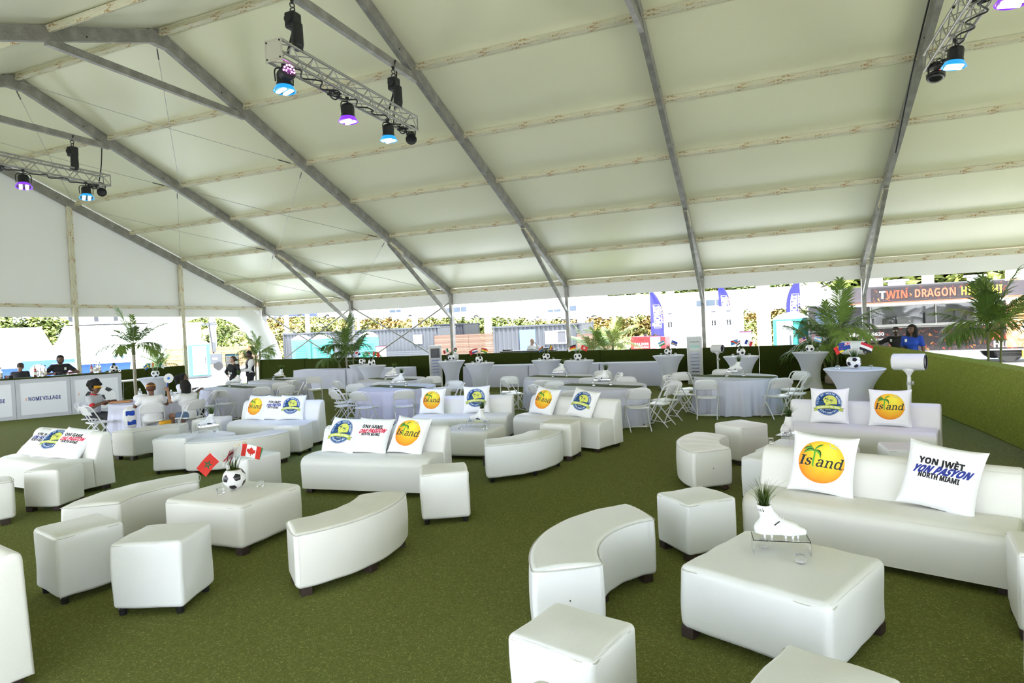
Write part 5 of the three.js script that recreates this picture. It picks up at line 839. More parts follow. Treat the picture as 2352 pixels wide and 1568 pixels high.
function spotCan(label, [u, v, z], tilt, turn, face) {
  const o = thing('spot_can', label, 'stage light', [u, v, z], turn, 'unlit spot lamps on the trusses');
  part('yoke', tube([v3(-0.09, -0.22, 0), v3(-0.09, -0.05, 0), v3(0, 0, 0), v3(0.09, -0.05, 0), v3(0.09, -0.22, 0)], 0.012, 6, 24), MAT.black, o);
  part('can', new THREE.LatheGeometry([[0, 0.12], [0.07, 0.12], [0.085, 0.1], [0.1, -0.1], [0.12, -0.16], [0.11, -0.17], [0.09, -0.13], [0, -0.13]].map(([a, b]) => new THREE.Vector2(a, b)), 24), MAT.black, o, [0, -0.24, 0], [R(tilt), 0, 0]);
  if (face) part('lens', new THREE.CircleGeometry(0.09, 24).rotateX(Math.PI / 2).translate(0, -0.125, 0), std(lin(0.3, 0.1, 0.4), 0.2), o, [0, -0.24, 0], [R(tilt), 0, 0]);
}
spotCan('unlit black spot lamp at the right end of the middle truss', [-7.0, 11.9, 6.5], -50, 30, false);
spotCan('unlit spot lamp with violet lens at the end of the left truss', [-17.0, 11.92, 6.55], -70, 60, true);
{
  const o = thing('moving_light', 'round black moving light hanging from the top right truss', 'stage light', [3.0, 13.45, 6.42], 30);
  part('base', puffBox(0.2, 0.08, 0.2, 0.02, 0, 1, 0, 3), MAT.black, o, [0, -0.08, 0]);
  part('arm', tube([v3(-0.14, -0.22, 0), v3(-0.13, -0.05, 0), v3(0.13, -0.05, 0), v3(0.14, -0.22, 0)], 0.016, 6, 24), MAT.black, o);
  part('head', put(new THREE.SphereGeometry(0.15, 24, 16).scale(1, 0.72, 1), 0, -0.24, 0), MAT.blackGloss, o);
  part('ring', put(new THREE.TorusGeometry(0.13, 0.022, 8, 28), 0, -0.2, 0, Math.PI / 2), MAT.black, o);
  part('status_light', put(new THREE.SphereGeometry(0.008, 8, 6), 0, -0.155, 0.1), glow(lin(1, 0.02, 0.02), 3), o);
}
for (const [u, v0, z0, v1, z1, label] of [[3.05, 11.6, 8.2, 16.6, 5.6, 'thin black cable running down the rafter at the top right'], [-7.1, 11.9, 7.9, 11.6, 6.3, 'black cable dropping from the rafter to the middle truss'], [-17.1, 12.2, 7.7, 12.05, 6.6, 'dark cable dropping to the end of the left truss']])
  solo('cable', tube([V(u - 0.16, v0, z0), V(u - 0.2, (v0 + v1) / 2 + 0.05, (z0 + z1) / 2 - 0.02), V(u - 0.16, v1, z1)], 0.016, 6, 20), MAT.black, label, 'cable');
// ---------------------------------------------------------------- locker kiosks, cylinder fans, bar
function kiosk(label, [u, v], turn, screenDraw, mats) {
  const o = thing('charging_kiosk', label, 'kiosk', [u, v], turn, 'charging locker kiosks'), H = 1.48, W = 0.46;
  part('cabinet', puffBox(W, H, 0.36, 0.02, 0, 1, 0, 3), MAT.white, o);
  part('face_panel', puffBox(W * 0.86, H * 0.95, 0.02, 0.008, 0, 1, 0, 3), std(lin(0.66, 0.67, 0.7), 0.4), o, [0, 0.04, 0.18]);
  const s = part('screen', new THREE.PlaneGeometry(W * 0.7, 0.34), std(0xffffff, 0.25, { map: canvasTex(128, 176, screenDraw) }), o, [0, 1.2, 0.2015]);
  for (let i = 0; i < 8; i++) { part('locker_door', puffBox(W * 0.72, 0.085, 0.014, 0.004, 0, 1, 0, 2), std(lin(0.6, 0.62, 0.7), 0.3), o, [0, 0.14 + i * 0.108, 0.196]); part('slot', puffBox(W * 0.5, 0.034, 0.006, 0.002, 0, 1, 0, 2), mats, o, [0.0, 0.168 + i * 0.108, 0.208]); }
}
const across = (px, a = 0) => { const d = ray(px, 784); return a - (Math.atan2(d[0], d[1]) * 180) / Math.PI; };   // local +x points to the picture's right
const kturn = (x) => facing(x, 0);
kiosk('left tall white locker kiosk with a dark screen', [-11.25, 20.1], kturn(1000), (g, w, h) => { g.fillStyle = '#1a1d22'; g.fillRect(0, 0, w, h); g.strokeStyle = '#4c5057'; g.lineWidth = 9; g.beginPath(); g.moveTo(24, 140); g.quadraticCurveTo(50, 60, 104, 40); g.moveTo(50, 150); g.quadraticCurveTo(80, 110, 84, 60); g.stroke(); }, std(lin(0.25, 0.32, 0.62), 0.3));
kiosk('right tall white locker kiosk with a light screen and mirrored slots', [-2.05, 20.05], kturn(1602), (g, w, h) => { g.fillStyle = '#cfd6cf'; g.fillRect(0, 0, w, h); g.fillStyle = '#3e4d52'; g.font = 'bold 30px sans-serif'; g.textAlign = 'center'; g.save(); g.translate(w / 2, 40); g.scale(-1, 1); g.fillText('UN JUEGO', 0, 0, 116); g.restore(); g.fillStyle = '#9fd6cc'; g.fillRect(10, 84, 108, 34); g.fillStyle = '#d9e3dd'; g.fillRect(6, 122, 116, 44); }, std(lin(0.5, 0.56, 0.75), 0.08, { metalness: 0.9 }));
// white cylinders on stands: a drum with a dark round mouth
function drum(label, [u, v], z, turn, L = 0.4, r = 0.13) {
  const o = thing('cylinder_fan', label, 'fan', [u, v], turn, 'white cylinder fans on poles');
  const head = new THREE.LatheGeometry([[0, -L / 2], [r - 0.02, -L / 2], [r, -L / 2 + 0.02], [r, L / 2 - 0.012], [r - 0.006, L / 2], [r - 0.018, L / 2 - 0.004], [r - 0.022, L / 2 - 0.05], [0, L / 2 - 0.05]].map(([a, b]) => new THREE.Vector2(a, b)), 40).rotateZ(-Math.PI / 2);
  part('drum', head, MAT.white, o, [0, z, 0]);
  part('mouth', put(new THREE.TorusGeometry(r - 0.02, 0.013, 8, 36), L / 2 - 0.002, 0, 0, 0, Math.PI / 2), MAT.black, o, [0, z, 0]);
  part('grille', put(merge([0.3, 0.55, 0.8].map((k) => new THREE.TorusGeometry((r - 0.03) * k, 0.006, 6, 28))), L / 2 - 0.03, 0, 0, 0, Math.PI / 2), MAT.black, o, [0, z, 0]);
  part('core', put(new THREE.CylinderGeometry(r - 0.03, r - 0.03, 0.01, 28), L / 2 - 0.044, 0, 0, 0, 0, Math.PI / 2), std(lin(0.06, 0.06, 0.11), 0.4), o, [0, z, 0]);
  part('neck', new THREE.LatheGeometry([[0.02, -0.12], [0.024, -0.09], [0.05, -0.04], [0.09, 0], [0.06, 0.02]].map(([a, b]) => new THREE.Vector2(a, b)), 24), MAT.white, o, [0, z - r + 0.01, 0]);
  part('pole', cyl(0.026, 0.026, z - r - 0.1 - 0.04, 0, (z - r - 0.1 + 0.04) / 2, 0, 14), MAT.white, o);
  part('clamp_knob', merge([cyl(0.034, 0.034, 0.05, 0, 0, 0, 14), put(new THREE.CylinderGeometry(0.028, 0.028, 0.02, 14), 0.05, 0.01, 0, 0, 0, Math.PI / 2)]), std(lin(0.5, 0.5, 0.48), 0.5), o, [0, z - r - 0.2, 0]);
  part('base', new THREE.LatheGeometry([[0, 0], [0.2, 0], [0.2, 0.02], [0.05, 0.04], [0.03, 0.06], [0, 0.06]].map(([a, b]) => new THREE.Vector2(a, b)), 32), MAT.white, o);
}
drum('white cylinder fan on a pole behind the right sun pillow, nearest', [1.98, 10.9], 1.22, across(2092, -12), 0.43, 0.125);
drum('white cylinder fan behind the flags of the nearest high table', [1.68, 14.6], 1.27, across(1985, -22), 0.46, 0.14);
drum('white cylinder fan on a pole right of the right locker kiosk', [-1.3, 18.9], 1.13, across(1652, -30), 0.34, 0.12);
drum('white cylinder fan behind the high table by the left kiosk', [-10.0, 19.1], 1.1, across(1028, -150), 0.34, 0.12);

// bar with white printed panels and a turf-covered top, running along the gable end
{
  const P0 = [-22.9, 6.9], P1 = [-18.42, 13.2], L = Math.hypot(P1[0] - P0[0], P1[1] - P0[1]), turn = (Math.atan2(P1[1] - P0[1], P1[0] - P0[0]) * 180) / Math.PI, H = 1.19, n = 6, w = L / n;
  const o = thing('bar_counter', 'long white bar with printed panels and a turf-covered top', 'bar', [(P0[0] + P1[0]) / 2, (P0[1] + P1[1]) / 2], turn);
  const frame = std(lin(0.56, 0.57, 0.63), 0.5), lit = (k) => std(0xffffff, 0.35, { map: canvasTex(512, 512, (g, W) => {
    g.fillStyle = '#e9ebf3'; g.fillRect(0, 0, W, W);
    if (k === 'ball') { g.save(); g.beginPath(); g.arc(300, 330, 190, 0, 7); g.clip(); g.fillStyle = '#f3f4f8'; g.fillRect(0, 0, W, W); g.fillStyle = '#22252b'; for (const [x, y, r] of [[300, 330, 62], [150, 250, 50], [400, 190, 50], [220, 480, 52], [440, 440, 50]]) { g.beginPath(); for (let i = 0; i < 5; i++) g[i ? 'lineTo' : 'moveTo'](x + r * Math.cos(i * 1.257 + 0.4), y + r * Math.sin(i * 1.257 + 0.4)); g.fill(); } g.restore(); g.strokeStyle = '#b8bcc8'; g.lineWidth = 3; g.beginPath(); g.arc(300, 330, 190, 0, 7); g.stroke(); g.fillStyle = '#d98a4a'; g.save(); g.translate(58, 268); g.rotate(-Math.PI / 2); g.font = 'bold 26px sans-serif'; g.fillText('THE', 0, 0); g.restore(); return; }
    g.fillStyle = '#d98a4a'; g.save(); g.translate(76, 288); g.rotate(-Math.PI / 2); g.font = 'bold 28px sans-serif'; g.fillText('THE', 0, 0); g.restore();
    g.fillStyle = '#2b3c86'; fitText(g, 'NOMI VILLAGE', 84, 288, 360, 'bold $px sans-serif', 78); g.fillStyle = '#e9ebf3'; for (let y = 240; y < 290; y += 12) g.fillRect(84, y, 92, 2.6); for (let x = 250; x < 444; x += 17) g.fillRect(x, 226, 2.6, 70);
  }) });
  const logo = lit('logo'), ballM = lit('ball');
  part('carcass', puffBox(L, H - 0.04, 0.56, 0.01, 0, 1, 0, 3), MAT.white, o, [0, 0, -0.3]);
  for (let i = 0; i < n; i++) {
    const x = -L / 2 + (i + 0.5) * w, p = new THREE.Group(); p.name = 'front_panel'; p.position.set(x, 0, 0); o.add(p);
    part('frame', merge([bx(w - 0.01, 0.1, 0.03, 0, 0.06, 0), bx(w - 0.01, 0.12, 0.03, 0, H - 0.1, 0), bx(0.09, H - 0.26, 0.03, -w / 2 + 0.05, H / 2 - 0.02, 0), bx(0.09, H - 0.26, 0.03, w / 2 - 0.05, H / 2 - 0.02, 0)]), frame, p);
    part('printed_sheet', new THREE.BoxGeometry(w - 0.19, H - 0.27, 0.008), [MAT.white, MAT.white, MAT.white, MAT.white, i === n - 1 ? ballM : logo, MAT.white], p, [0, H / 2 - 0.02, 0.002]);
    for (const [a, b] of [[-1, 0.06], [1, 0.06], [-1, H - 0.09], [1, H - 0.09]]) part('screw', put(new THREE.CylinderGeometry(0.008, 0.008, 0.006, 8), a * (w / 2 - 0.06), b, 0.017, Math.PI / 2), MAT.chain, p);
  }
  const top = puffBox(L + 0.06, 0.035, 0.7, 0.012, 0, 1, 0, 5), uv = top.attributes.uv; for (let i = 0; i < uv.count; i++) uv.setXY(i, uv.getX(i) / 1.5, uv.getY(i) / 1.5);
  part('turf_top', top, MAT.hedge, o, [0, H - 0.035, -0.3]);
  part('wet_mat', puffBox(0.5, 0.012, 0.2, 0.005, 0, 1, 0, 2), std(lin(0.3, 0.55, 0.6), 0.5), o, [L / 2 - 1.5, H, -0.12]);
  o.updateMatrixWorld();
  const onBar = (s, back = 0.2) => { const q = o.localToWorld(v3(s, H, -back)); return [q.x, -q.z, H + 0.001]; };
  const bottle = (s, back, kind, h, label) => {
    const [r, glassC, liquid, capC] = { whisky: [0.038, lin(0.85, 0.9, 0.85), lin(0.45, 0.16, 0.03), lin(0.03, 0.02, 0.02)], red: [0.038, lin(0.5, 0.1, 0.08), lin(0.25, 0.03, 0.02), lin(0.05, 0.02, 0.02)], clear: [0.036, lin(0.93, 0.96, 0.97), null, lin(0.6, 0.6, 0.62)], blue: [0.04, lin(0.75, 0.86, 0.93), null, lin(0.02, 0.05, 0.25)] }[kind];
    const b = thing('liquor_bottle', label, 'bottle', onBar(s, back), 0, 'bottles on the bar');
    part('glass', new THREE.LatheGeometry([[0, 0.004], [r - 0.004, 0], [r, 0.008], [r, h * 0.58], [r * 0.9, h * 0.66], [0.014, h * 0.78], [0.013, h * 0.95], [0, h * 0.95]].map(([a, c]) => new THREE.Vector2(a, c)), 20), phys(glassC, 0.08, { transmission: 0.75, thickness: 0.02, ior: 1.45 }), b);
    if (liquid) part('liquid', new THREE.LatheGeometry([[0, 0.008], [r - 0.006, 0.008], [r - 0.006, h * 0.5], [0, h * 0.5]].map(([a, c]) => new THREE.Vector2(a, c)), 18), std(liquid, 0.2), b);
    part('paper_label', cyl(r + 0.0008, r + 0.0008, h * 0.26, 0, h * 0.3, 0, 20), std(lin(0.78, 0.74, 0.66), 0.7), b);
    part('cap', cyl(0.015, 0.015, h * 0.12, 0, h * 0.95, 0, 12), std(capC, 0.4), b);
  };
  const sAt = (px) => { let best = 0, bd = 1e9; for (let s = -L / 2; s <= L / 2; s += 0.01) { const q = o.localToWorld(v3(s, H, -0.25)), d = ray(px, 860), e = Math.abs(Math.atan2(q.x, -q.z) - Math.atan2(d[0], d[1])); if (e < bd) { bd = e; best = s; } } return best; };
  for (const [px, back, kind, h, label] of [[3, 0.2, 'whisky', 0.33, 'amber bottle at the left edge of the bar'], [81, 0.22, 'red', 0.33, 'dark red bottle with black neck beside the left barman'], [88, 0.14, 'clear', 0.22, 'short clear bottle between the two barmen'], [96.5, 0.22, 'clear', 0.36, 'tall clear bottle between the two barmen'], [105, 0.2, 'whisky', 0.33, 'amber bottle just left of the bearded barman'], [211, 0.2, 'red', 0.3, 'squat bottle with red label near the bar end'], [218, 0.14, 'blue', 0.27, 'pale blue bottle near the bar end'], [224, 0.22, 'clear', 0.36, 'tall bottle with silver cap near the bar end'], [230, 0.18, 'whisky', 0.33, 'amber bottle rightmost of the group near the bar end']]) bottle(sAt(px), back, kind, h, label);
  for (const [px, label] of [[21, 'black cup caddy beside the left barman'], [131, 'black cup holding straws before the bearded barman'], [138, 'second black cup before the bearded barman']]) { const c = thing('bar_caddy', label, 'cup', onBar(sAt(px), 0.1), 0, 'black cups on the bar'); part('box', puffBox(px < 30 ? 0.24 : 0.09, 0.1, 0.1, 0.008, 0, 1, 0, 2), MAT.black, c); part('red_mark', bx(0.04, 0.03, 0.002, 0, 0.055, 0.052), std(lin(0.6, 0.04, 0.05), 0.5), c); }
  const q = onBar(sAt(263), 0.26); ball(q, 'ball planter without flags at the end of the bar', []);
  cup(onBar(sAt(252), 0.2), 'left glass votive cup on the bar end'); cup(onBar(sAt(275), 0.2), 'right glass votive cup on the bar end');
}
// short turf wall behind the bar end, left of the doorway
{
  const A = [-22.3, 15.4], B = [-21.15, 17.75];
  const w = thing('turf_partition', 'short dark turf partition between the bar end and the sunny doorway', 'hedge wall', [(A[0] + B[0]) / 2, (A[1] + B[1]) / 2], (Math.atan2(B[1] - A[1], B[0] - A[0]) * 180) / Math.PI);
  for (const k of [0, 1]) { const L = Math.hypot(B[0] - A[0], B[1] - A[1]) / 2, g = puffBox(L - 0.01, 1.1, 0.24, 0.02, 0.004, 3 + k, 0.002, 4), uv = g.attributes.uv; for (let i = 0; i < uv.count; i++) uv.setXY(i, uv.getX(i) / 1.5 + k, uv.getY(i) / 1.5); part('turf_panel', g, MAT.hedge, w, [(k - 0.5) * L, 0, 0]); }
}
// bare folding table by the doorway
{
  const o = thing('folding_table', 'bare white folding table standing in the sunny doorway', 'table', [-21.0, 15.9], 66);
  part('top', puffBox(1.9, 0.045, 0.75, 0.012, 0, 1, 0, 3), MAT.white, o, [0, 0.7, 0]);
  for (const s of [-1, 1]) { part('leg', tube([v3(s * 0.72, 0.01, 0.28), v3(s * 0.7, 0.68, 0.26)], 0.014), MAT.chain, o); part('leg', tube([v3(s * 0.72, 0.01, -0.28), v3(s * 0.7, 0.68, -0.26)], 0.014), MAT.chain, o); part('leg_brace', tube([v3(s * 0.7, 0.35, 0), v3(s * 0.25, 0.69, 0)], 0.009), MAT.chain, o); part('cross_bar', tube([v3(s * 0.72, 0.12, 0.28), v3(s * 0.72, 0.12, -0.28)], 0.01), MAT.chain, o); }
}
// console table and mixer where the man on the phone sits, beyond the partition
{
  const o = thing('console_table', 'narrow dark console with equipment just above the turf partition', 'table', [-8.25, 21.9], 3);
  part('top', puffBox(2.1, 0.05, 0.6, 0.01, 0, 1, 0, 3), MAT.black, o, [0, 1.08, 0]);
  part('edge_trim', bx(2.12, 0.018, 0.02, 0, 1.13, 0.3), MAT.alu, o);
  for (const a of [-1, 1]) for (const b of [-1, 1]) part('leg', bx(0.05, 1.08, 0.05, a * 0.95, 0.54, b * 0.24), MAT.black, o);
  for (const [x, w, h] of [[-0.85, 0.3, 0.06], [0.1, 0.28, 0.03], [0.72, 0.4, 0.07]]) { const m = thing('mixer_unit', x < 0 ? 'left dark equipment box on the console' : x < 0.5 ? 'flat laptop on the console before the man' : 'right dark equipment box on the console', 'equipment', [-8.25 + x, 21.9 + x * 0.05, 1.131], 3, 'equipment on the console'); part('case', puffBox(w, h, 0.3, 0.008, 0, 1, 0, 2), MAT.black, m); part('panel', bx(w * 0.9, 0.004, 0.24, 0, h, 0), std(lin(0.08, 0.08, 0.1), 0.3), m); }
}
// ---------------------------------------------------------------- potted palms
const leafMats = [std(lin(0.11, 0.19, 0.04), 0.5, { side: THREE.DoubleSide }), std(lin(0.17, 0.27, 0.05), 0.5, { side: THREE.DoubleSide }), std(lin(0.28, 0.33, 0.06), 0.5, { side: THREE.DoubleSide })];
function frondGeo(L, arch, n, leafL, droop, seed) {   // grows from the origin, first along +x and up, then arching down
  seedTo(seed); const pos = [], index = [], P = (t) => v3(L * t * (1 - 0.18 * arch * t), L * (0.62 * t - 0.62 * arch * t * t), 0);
  const strip = (c, d, nrm, len, w, sag) => {
    const s = new THREE.Vector3().crossVectors(d, nrm).normalize(), base = pos.length / 3;
    for (let k = 0; k <= 3; k++) { const q = k / 3, p = c.clone().addScaledVector(d, len * q); p.y -= sag * len * q * q; const ww = w * (k === 0 ? 0.5 : k === 3 ? 0.04 : 1 - 0.35 * (q > 0.4 ? q : 0)); for (const e of [-1, 1]) pos.push(p.x + s.x * ww * e, p.y + s.y * ww * e, p.z + s.z * ww * e); }
    for (let k = 0; k < 3; k++) { const a = base + 2 * k; index.push(a, a + 1, a + 3, a, a + 3, a + 2); }
  };
  for (let i = 0; i < n; i++) {
    const t = 0.16 + 0.84 * (i / (n - 1)), c = P(t), d = P(Math.min(1, t + 0.02)).sub(P(t - 0.02)).normalize(), up = v3(-d.y, d.x, 0), len = leafL * Math.pow(Math.sin(Math.PI * (0.14 + 0.8 * t)), 0.6) * rr(0.85, 1.1);
    for (const s of [-1, 1]) strip(c, d.clone().multiplyScalar(0.62 + 0.3 * t).add(v3(0, 0.24 - 0.1 * t, s * (0.85 - 0.35 * t))).addScaledVector(up, rr(-0.05, 0.15)).normalize(), up, len, 0.0125 * L * rr(0.8, 1.2), droop * rr(0.6, 1.3));
  }
  const g = new THREE.BufferGeometry(); g.setAttribute('position', new THREE.Float32BufferAttribute(pos, 3)); g.setIndex(index); g.computeVertexNormals();
  const rach = []; for (let i = 0; i <= 8; i++) rach.push(P(i / 8)); const tb = tube(rach, 0.008 * L, 5, 10);
  return merge([planarUV(g), tb]);
}
const FRONDS = { wide: [frondGeo(1.25, 0.55, 26, 0.46, 0.55, 3), frondGeo(1.15, 0.85, 26, 0.44, 0.75, 4), frondGeo(1.2, 0.25, 26, 0.42, 0.4, 5)], };
function palm(label, [u, v, z], stems, S, tones, seed, pot) {
  const o = thing('palm', label, 'palm', [u, v, z], 0, undefined); seedTo(seed);
  if (pot) part('sack_pot', new THREE.LatheGeometry([[0, 0], [0.17, 0], [0.2, 0.06], [0.2, 0.2], [0.14, 0.32], [0.16, 0.36], [0.12, 0.34], [0, 0.32]].map(([a, b]) => new THREE.Vector2(a, b)), 24), std(lin(0.5, 0.42, 0.33), 0.9), o);
  for (const [dx, dz, h, lean, nf, r] of stems) {
    const tip = v3(dx + lean, h, dz), sg = [v3(dx, 0.0, dz), v3(dx + lean * 0.3, h * 0.5, dz), tip];
    part('stem', tube(sg, r, 8, 12), r > 0.035 ? MAT.trunk : MAT.stem, o);
    part('crown_shaft', tube([tip.clone().add(v3(0, -0.28 * S, 0)), tip.clone().add(v3(0, 0.12 * S, 0))], r * 1.15, 8), MAT.stem, o);
    for (let i = 0; i < nf; i++) {
      const f = i / nf, kind = f < 0.34 ? 1 : f < 0.72 ? 0 : 2, m = part('frond', FRONDS.wide[kind], leafMats[tones[Math.floor(rnd() * tones.length)]], o, [tip.x, tip.y, tip.z]);
      m.rotation.order = 'YXZ'; m.rotation.set(rr(-0.15, 0.15), i * 2.4 + rr(-0.3, 0.3) + seed, kind === 2 ? rr(0.4, 0.85) : kind === 0 ? rr(0.1, 0.45) : rr(-0.35, 0.05)); m.scale.setScalar(S * rr(0.82, 1.1));
    }
  }
  return o;
}
palm('tall slender palm with one trunk behind the seated group', [-19.5, 14.45, 0], [[0, 0, 1.95, 0, 14, 0.05]], 1.02, [0, 1, 0], 3);
palm('bushy palm left of the doorway, beyond the short partition', [-22.9, 18.0, 0], [[0, 0, 0.9, 0.05, 8, 0.03], [0.2, 0.1, 1.1, 0.1, 7, 0.03], [-0.2, 0.1, 0.7, -0.1, 6, 0.03]], 0.78, [1, 1, 2], 5);
palm('feathery palm behind the standing man in the white shirt', [-20.35, 20.6, 0], [[0, 0, 1.2, 0.05, 8, 0.03], [0.25, 0.05, 1.4, 0.1, 7, 0.03], [-0.2, 0, 1.0, -0.1, 6, 0.03]], 0.85, [1, 1, 2], 8);
palm('large palm in front of the turf partition behind the left buffet', [-15.2, 20.15, 0], [[0, 0, 1.5, -0.1, 12, 0.04], [0.3, 0.05, 1.2, 0.02, 7, 0.03], [-0.12, 0.1, 0.9, -0.2, 5, 0.03]], 1.1, [0, 0, 1], 11);
palm('sunlit yellow-green palm beyond the partition, right of the grey container', [-5.95, 24.2, 0], [[0, 0, 0.9, 0.05, 10, 0.03], [0.3, 0.1, 1.1, 0.1, 9, 0.03], [-0.3, 0.1, 0.8, -0.12, 8, 0.03]], 1.05, [1, 2, 2], 14);
palm('palm in a sack pot at the right end of the back partition', [1.72, 19.7, 0], [[0, 0, 1.15, 0.0, 11, 0.034], [0.12, 0.05, 1.55, 0.1, 10, 0.034], [-0.12, 0.05, 0.9, -0.15, 7, 0.03]], 1.12, [0, 1, 1], 17, true);
palm('palm beyond the right partition in front of the food truck', [5.15, 18.9, 0], [[0, 0, 1.35, 0.0, 11, 0.026], [0.22, 0.05, 1.45, 0.06, 10, 0.026]], 1.22, [0, 0, 1, 2], 20);
palm('palm fronds reaching in at the right edge', [7.55, 18.3, 0], [[0, 0, 1.95, 0.0, 12, 0.04]], 1.05, [0, 0, 1], 24);
// ---------------------------------------------------------------- outside: yard, containers, toilets, road bank, vehicles, trees
const HOR = (px) => 784 - 0.022 * 1430 - 0.0449 * (px - 1176);
const paint = { grey: std(lin(0.062, 0.066, 0.075), 0.5), dark: std(lin(0.025, 0.027, 0.033), 0.5), blueDoor: std(lin(0.1, 0.2, 0.55), 0.5), teal: std(lin(0.06, 0.36, 0.3), 0.45), tealDark: std(lin(0.03, 0.22, 0.19), 0.5), paleRoof: phys(lin(0.86, 0.88, 0.9), 0.5), red: std(lin(0.25, 0.025, 0.03), 0.5), plank: [std(lin(0.13, 0.075, 0.05), 0.8), std(lin(0.16, 0.095, 0.065), 0.8), std(lin(0.11, 0.062, 0.042), 0.8)], planks2: [std(lin(0.24, 0.13, 0.065), 0.8), std(lin(0.28, 0.155, 0.08), 0.8)], asphalt: std(lin(0.22, 0.22, 0.21), 0.9), rail: std(lin(0.4, 0.4, 0.38), 0.5, { metalness: 0.3 }), wall: std(lin(0.66, 0.62, 0.55), 0.9), soil: std(lin(0.3, 0.27, 0.12), 0.95), tyre: std(lin(0.02, 0.02, 0.02), 0.8), glassDark: std(lin(0.05, 0.07, 0.1), 0.1), silver: std(lin(0.45, 0.46, 0.48), 0.3, { metalness: 0.4 }) };
function corrugated(u0, u1, z0, z1, pitch = 0.28, dep = 0.045) {   // wall sheet facing the viewer, u from u0 to u1 (local x), y up
  const n = Math.round((u1 - u0) / pitch), pos = [], index = [], prof = [];
  for (let i = 0; i < n; i++) for (const [f, d] of [[0, 0], [0.3, 0], [0.42, -dep], [0.72, -dep], [0.84, 0]]) prof.push([u0 + ((u1 - u0) * (i + f)) / n, d]);
  prof.push([u1, 0]); for (const [x, d] of prof) pos.push(x, z0, d, x, z1, d);
  for (let i = 0; i + 1 < prof.length; i++) { const a = 2 * i; index.push(a, a + 2, a + 3, a, a + 3, a + 1); }
  const g = new THREE.BufferGeometry(); g.setAttribute('position', new THREE.Float32BufferAttribute(pos, 3)); g.setIndex(index); const h = g.toNonIndexed(); h.computeVertexNormals(); return planarUV(h);
}
function container(label, [u, v], turn, L, H, mat, W = 2.4) {
  const o = thing('shipping_container', label, 'container', [u, v], turn, undefined);
  part('front_sheet', corrugated(-L / 2 + 0.08, L / 2 - 0.08, 0.16, H - 0.1), mat, o, [0, 0, -0.04]);
  part('back_sheet', corrugated(-L / 2 + 0.08, L / 2 - 0.08, 0.16, H - 0.1), mat, o, [0, 0, -W + 0.04]);
  for (const s of [-1, 1]) part('end_wall', bx(0.05, H - 0.2, W - 0.1, s * (L / 2 - 0.04), H / 2, -W / 2), mat, o);
  part('roof', bx(L - 0.04, 0.05, W - 0.04, 0, H - 0.06, -W / 2), mat, o);
  for (const [y, h] of [[0.08, 0.16], [H - 0.05, 0.1]]) for (const z of [0, -W]) part('rail', bx(L, h, 0.07, 0, y, z), mat, o);
  for (const a of [-1, 1]) for (const z of [0, -W]) { part('corner_post', bx(0.12, H, 0.1, a * (L / 2 - 0.06), H / 2, z), mat, o); part('corner_casting', bx(0.18, 0.12, 0.16, a * (L / 2 - 0.07), H - 0.05, z), mat, o); }
  return o;
}
{
  const c = container('long grey corrugated container behind the teal toilets', [-26.2, 36], 2, 12.7, 2.32, paint.grey);
  part('blue_door', merge([puffBox(0.92, 1.9, 0.06, 0.01, 0, 1, 0, 2).translate(-0.25 + 1.2, 0.12, 0.02)]), paint.blueDoor, c); part('window', puffBox(0.66, 0.62, 0.05, 0.01, 0, 1, 0, 2), std(lin(0.6, 0.68, 0.66), 0.4), c, [4.7, 1.2, 0.02]);
  for (let i = 0; i < 6; i++) part('skirt_board', bx(4.6, 0.1, 0.02, 4.0, 0.1 + i * 0.125, 0.35), paint.grey, c);
  const d = container('grey corrugated container behind the man on the phone', [-12.3, 34], -1, 5.5, 2.12, paint.grey);
  const bd = part('blue_door', puffBox(0.98, 1.75, 0.06, 0.01, 0, 1, 0, 2), paint.blueDoor, d, [-0.55, 0.1, 0.02]); part('handle', bx(0.05, 0.14, 0.05, 0.36, 0.75, 0.05), std(lin(0.1, 0.2, 0.5), 0.4), bd);
  const w = part('window_frame', merge([bx(1.3, 0.06, 0.06, 0, 0.35, 0), bx(1.3, 0.06, 0.06, 0, -0.35, 0), bx(0.07, 0.76, 0.06, -0.62, 0, 0), bx(0.07, 0.76, 0.06, 0.62, 0, 0), bx(0.05, 0.7, 0.05, 0.08, 0, 0)]), MAT.white, d, [1.2, 1.35, 0.03]);
  part('pane', bx(0.66, 0.66, 0.01, -0.26, 0, -0.01), std(lin(0.35, 0.36, 0.34), 0.15), w); part('pane', bx(0.5, 0.66, 0.01, 0.34, 0, -0.01), std(lin(0.1, 0.1, 0.11), 0.15), w);
  container('dark container end behind the wooden fence', [-21.4, 40.5], 0, 2.6, 2.5, paint.dark);
}
function fence(label, [u, v], turn, L, H, boards, mats, posts, group) {
  const o = thing('wooden_fence', label, 'fence', [u, v], turn, group), h = H / boards;
  for (let i = 0; i < boards; i++) for (let k = 0; k < posts - 1; k++) { const w = L / (posts - 1); part('board', bx(w - 0.015, h * 0.9, 0.025, -L / 2 + (k + 0.5) * w, (i + 0.5) * h, 0.02), mats[(i * 7 + k * 3) % mats.length], o); }
  for (let k = 0; k < posts; k++) part('post', bx(0.09, H + 0.06, 0.09, -L / 2 + (k * L) / (posts - 1), (H + 0.06) / 2, -0.05), paint.dark, o);
}
fence('brown slatted fence between the two grey containers', [-17.4, 35.5], 1, 4.9, 1.72, 16, paint.plank, 3);
fence('brown slatted fence left of the long container', [-33.6, 35.0], 2, 2.2, 1.7, 14, paint.plank, 2);
fence('orange-brown board fence behind the light tower', [-39.0, 35.5], 20, 7.6, 1.55, 7, paint.planks2, 5);
fence('orange-brown board fence left of the inflatable arch', [-41.0, 23.0], 40, 6.5, 1.5, 7, paint.planks2, 4);
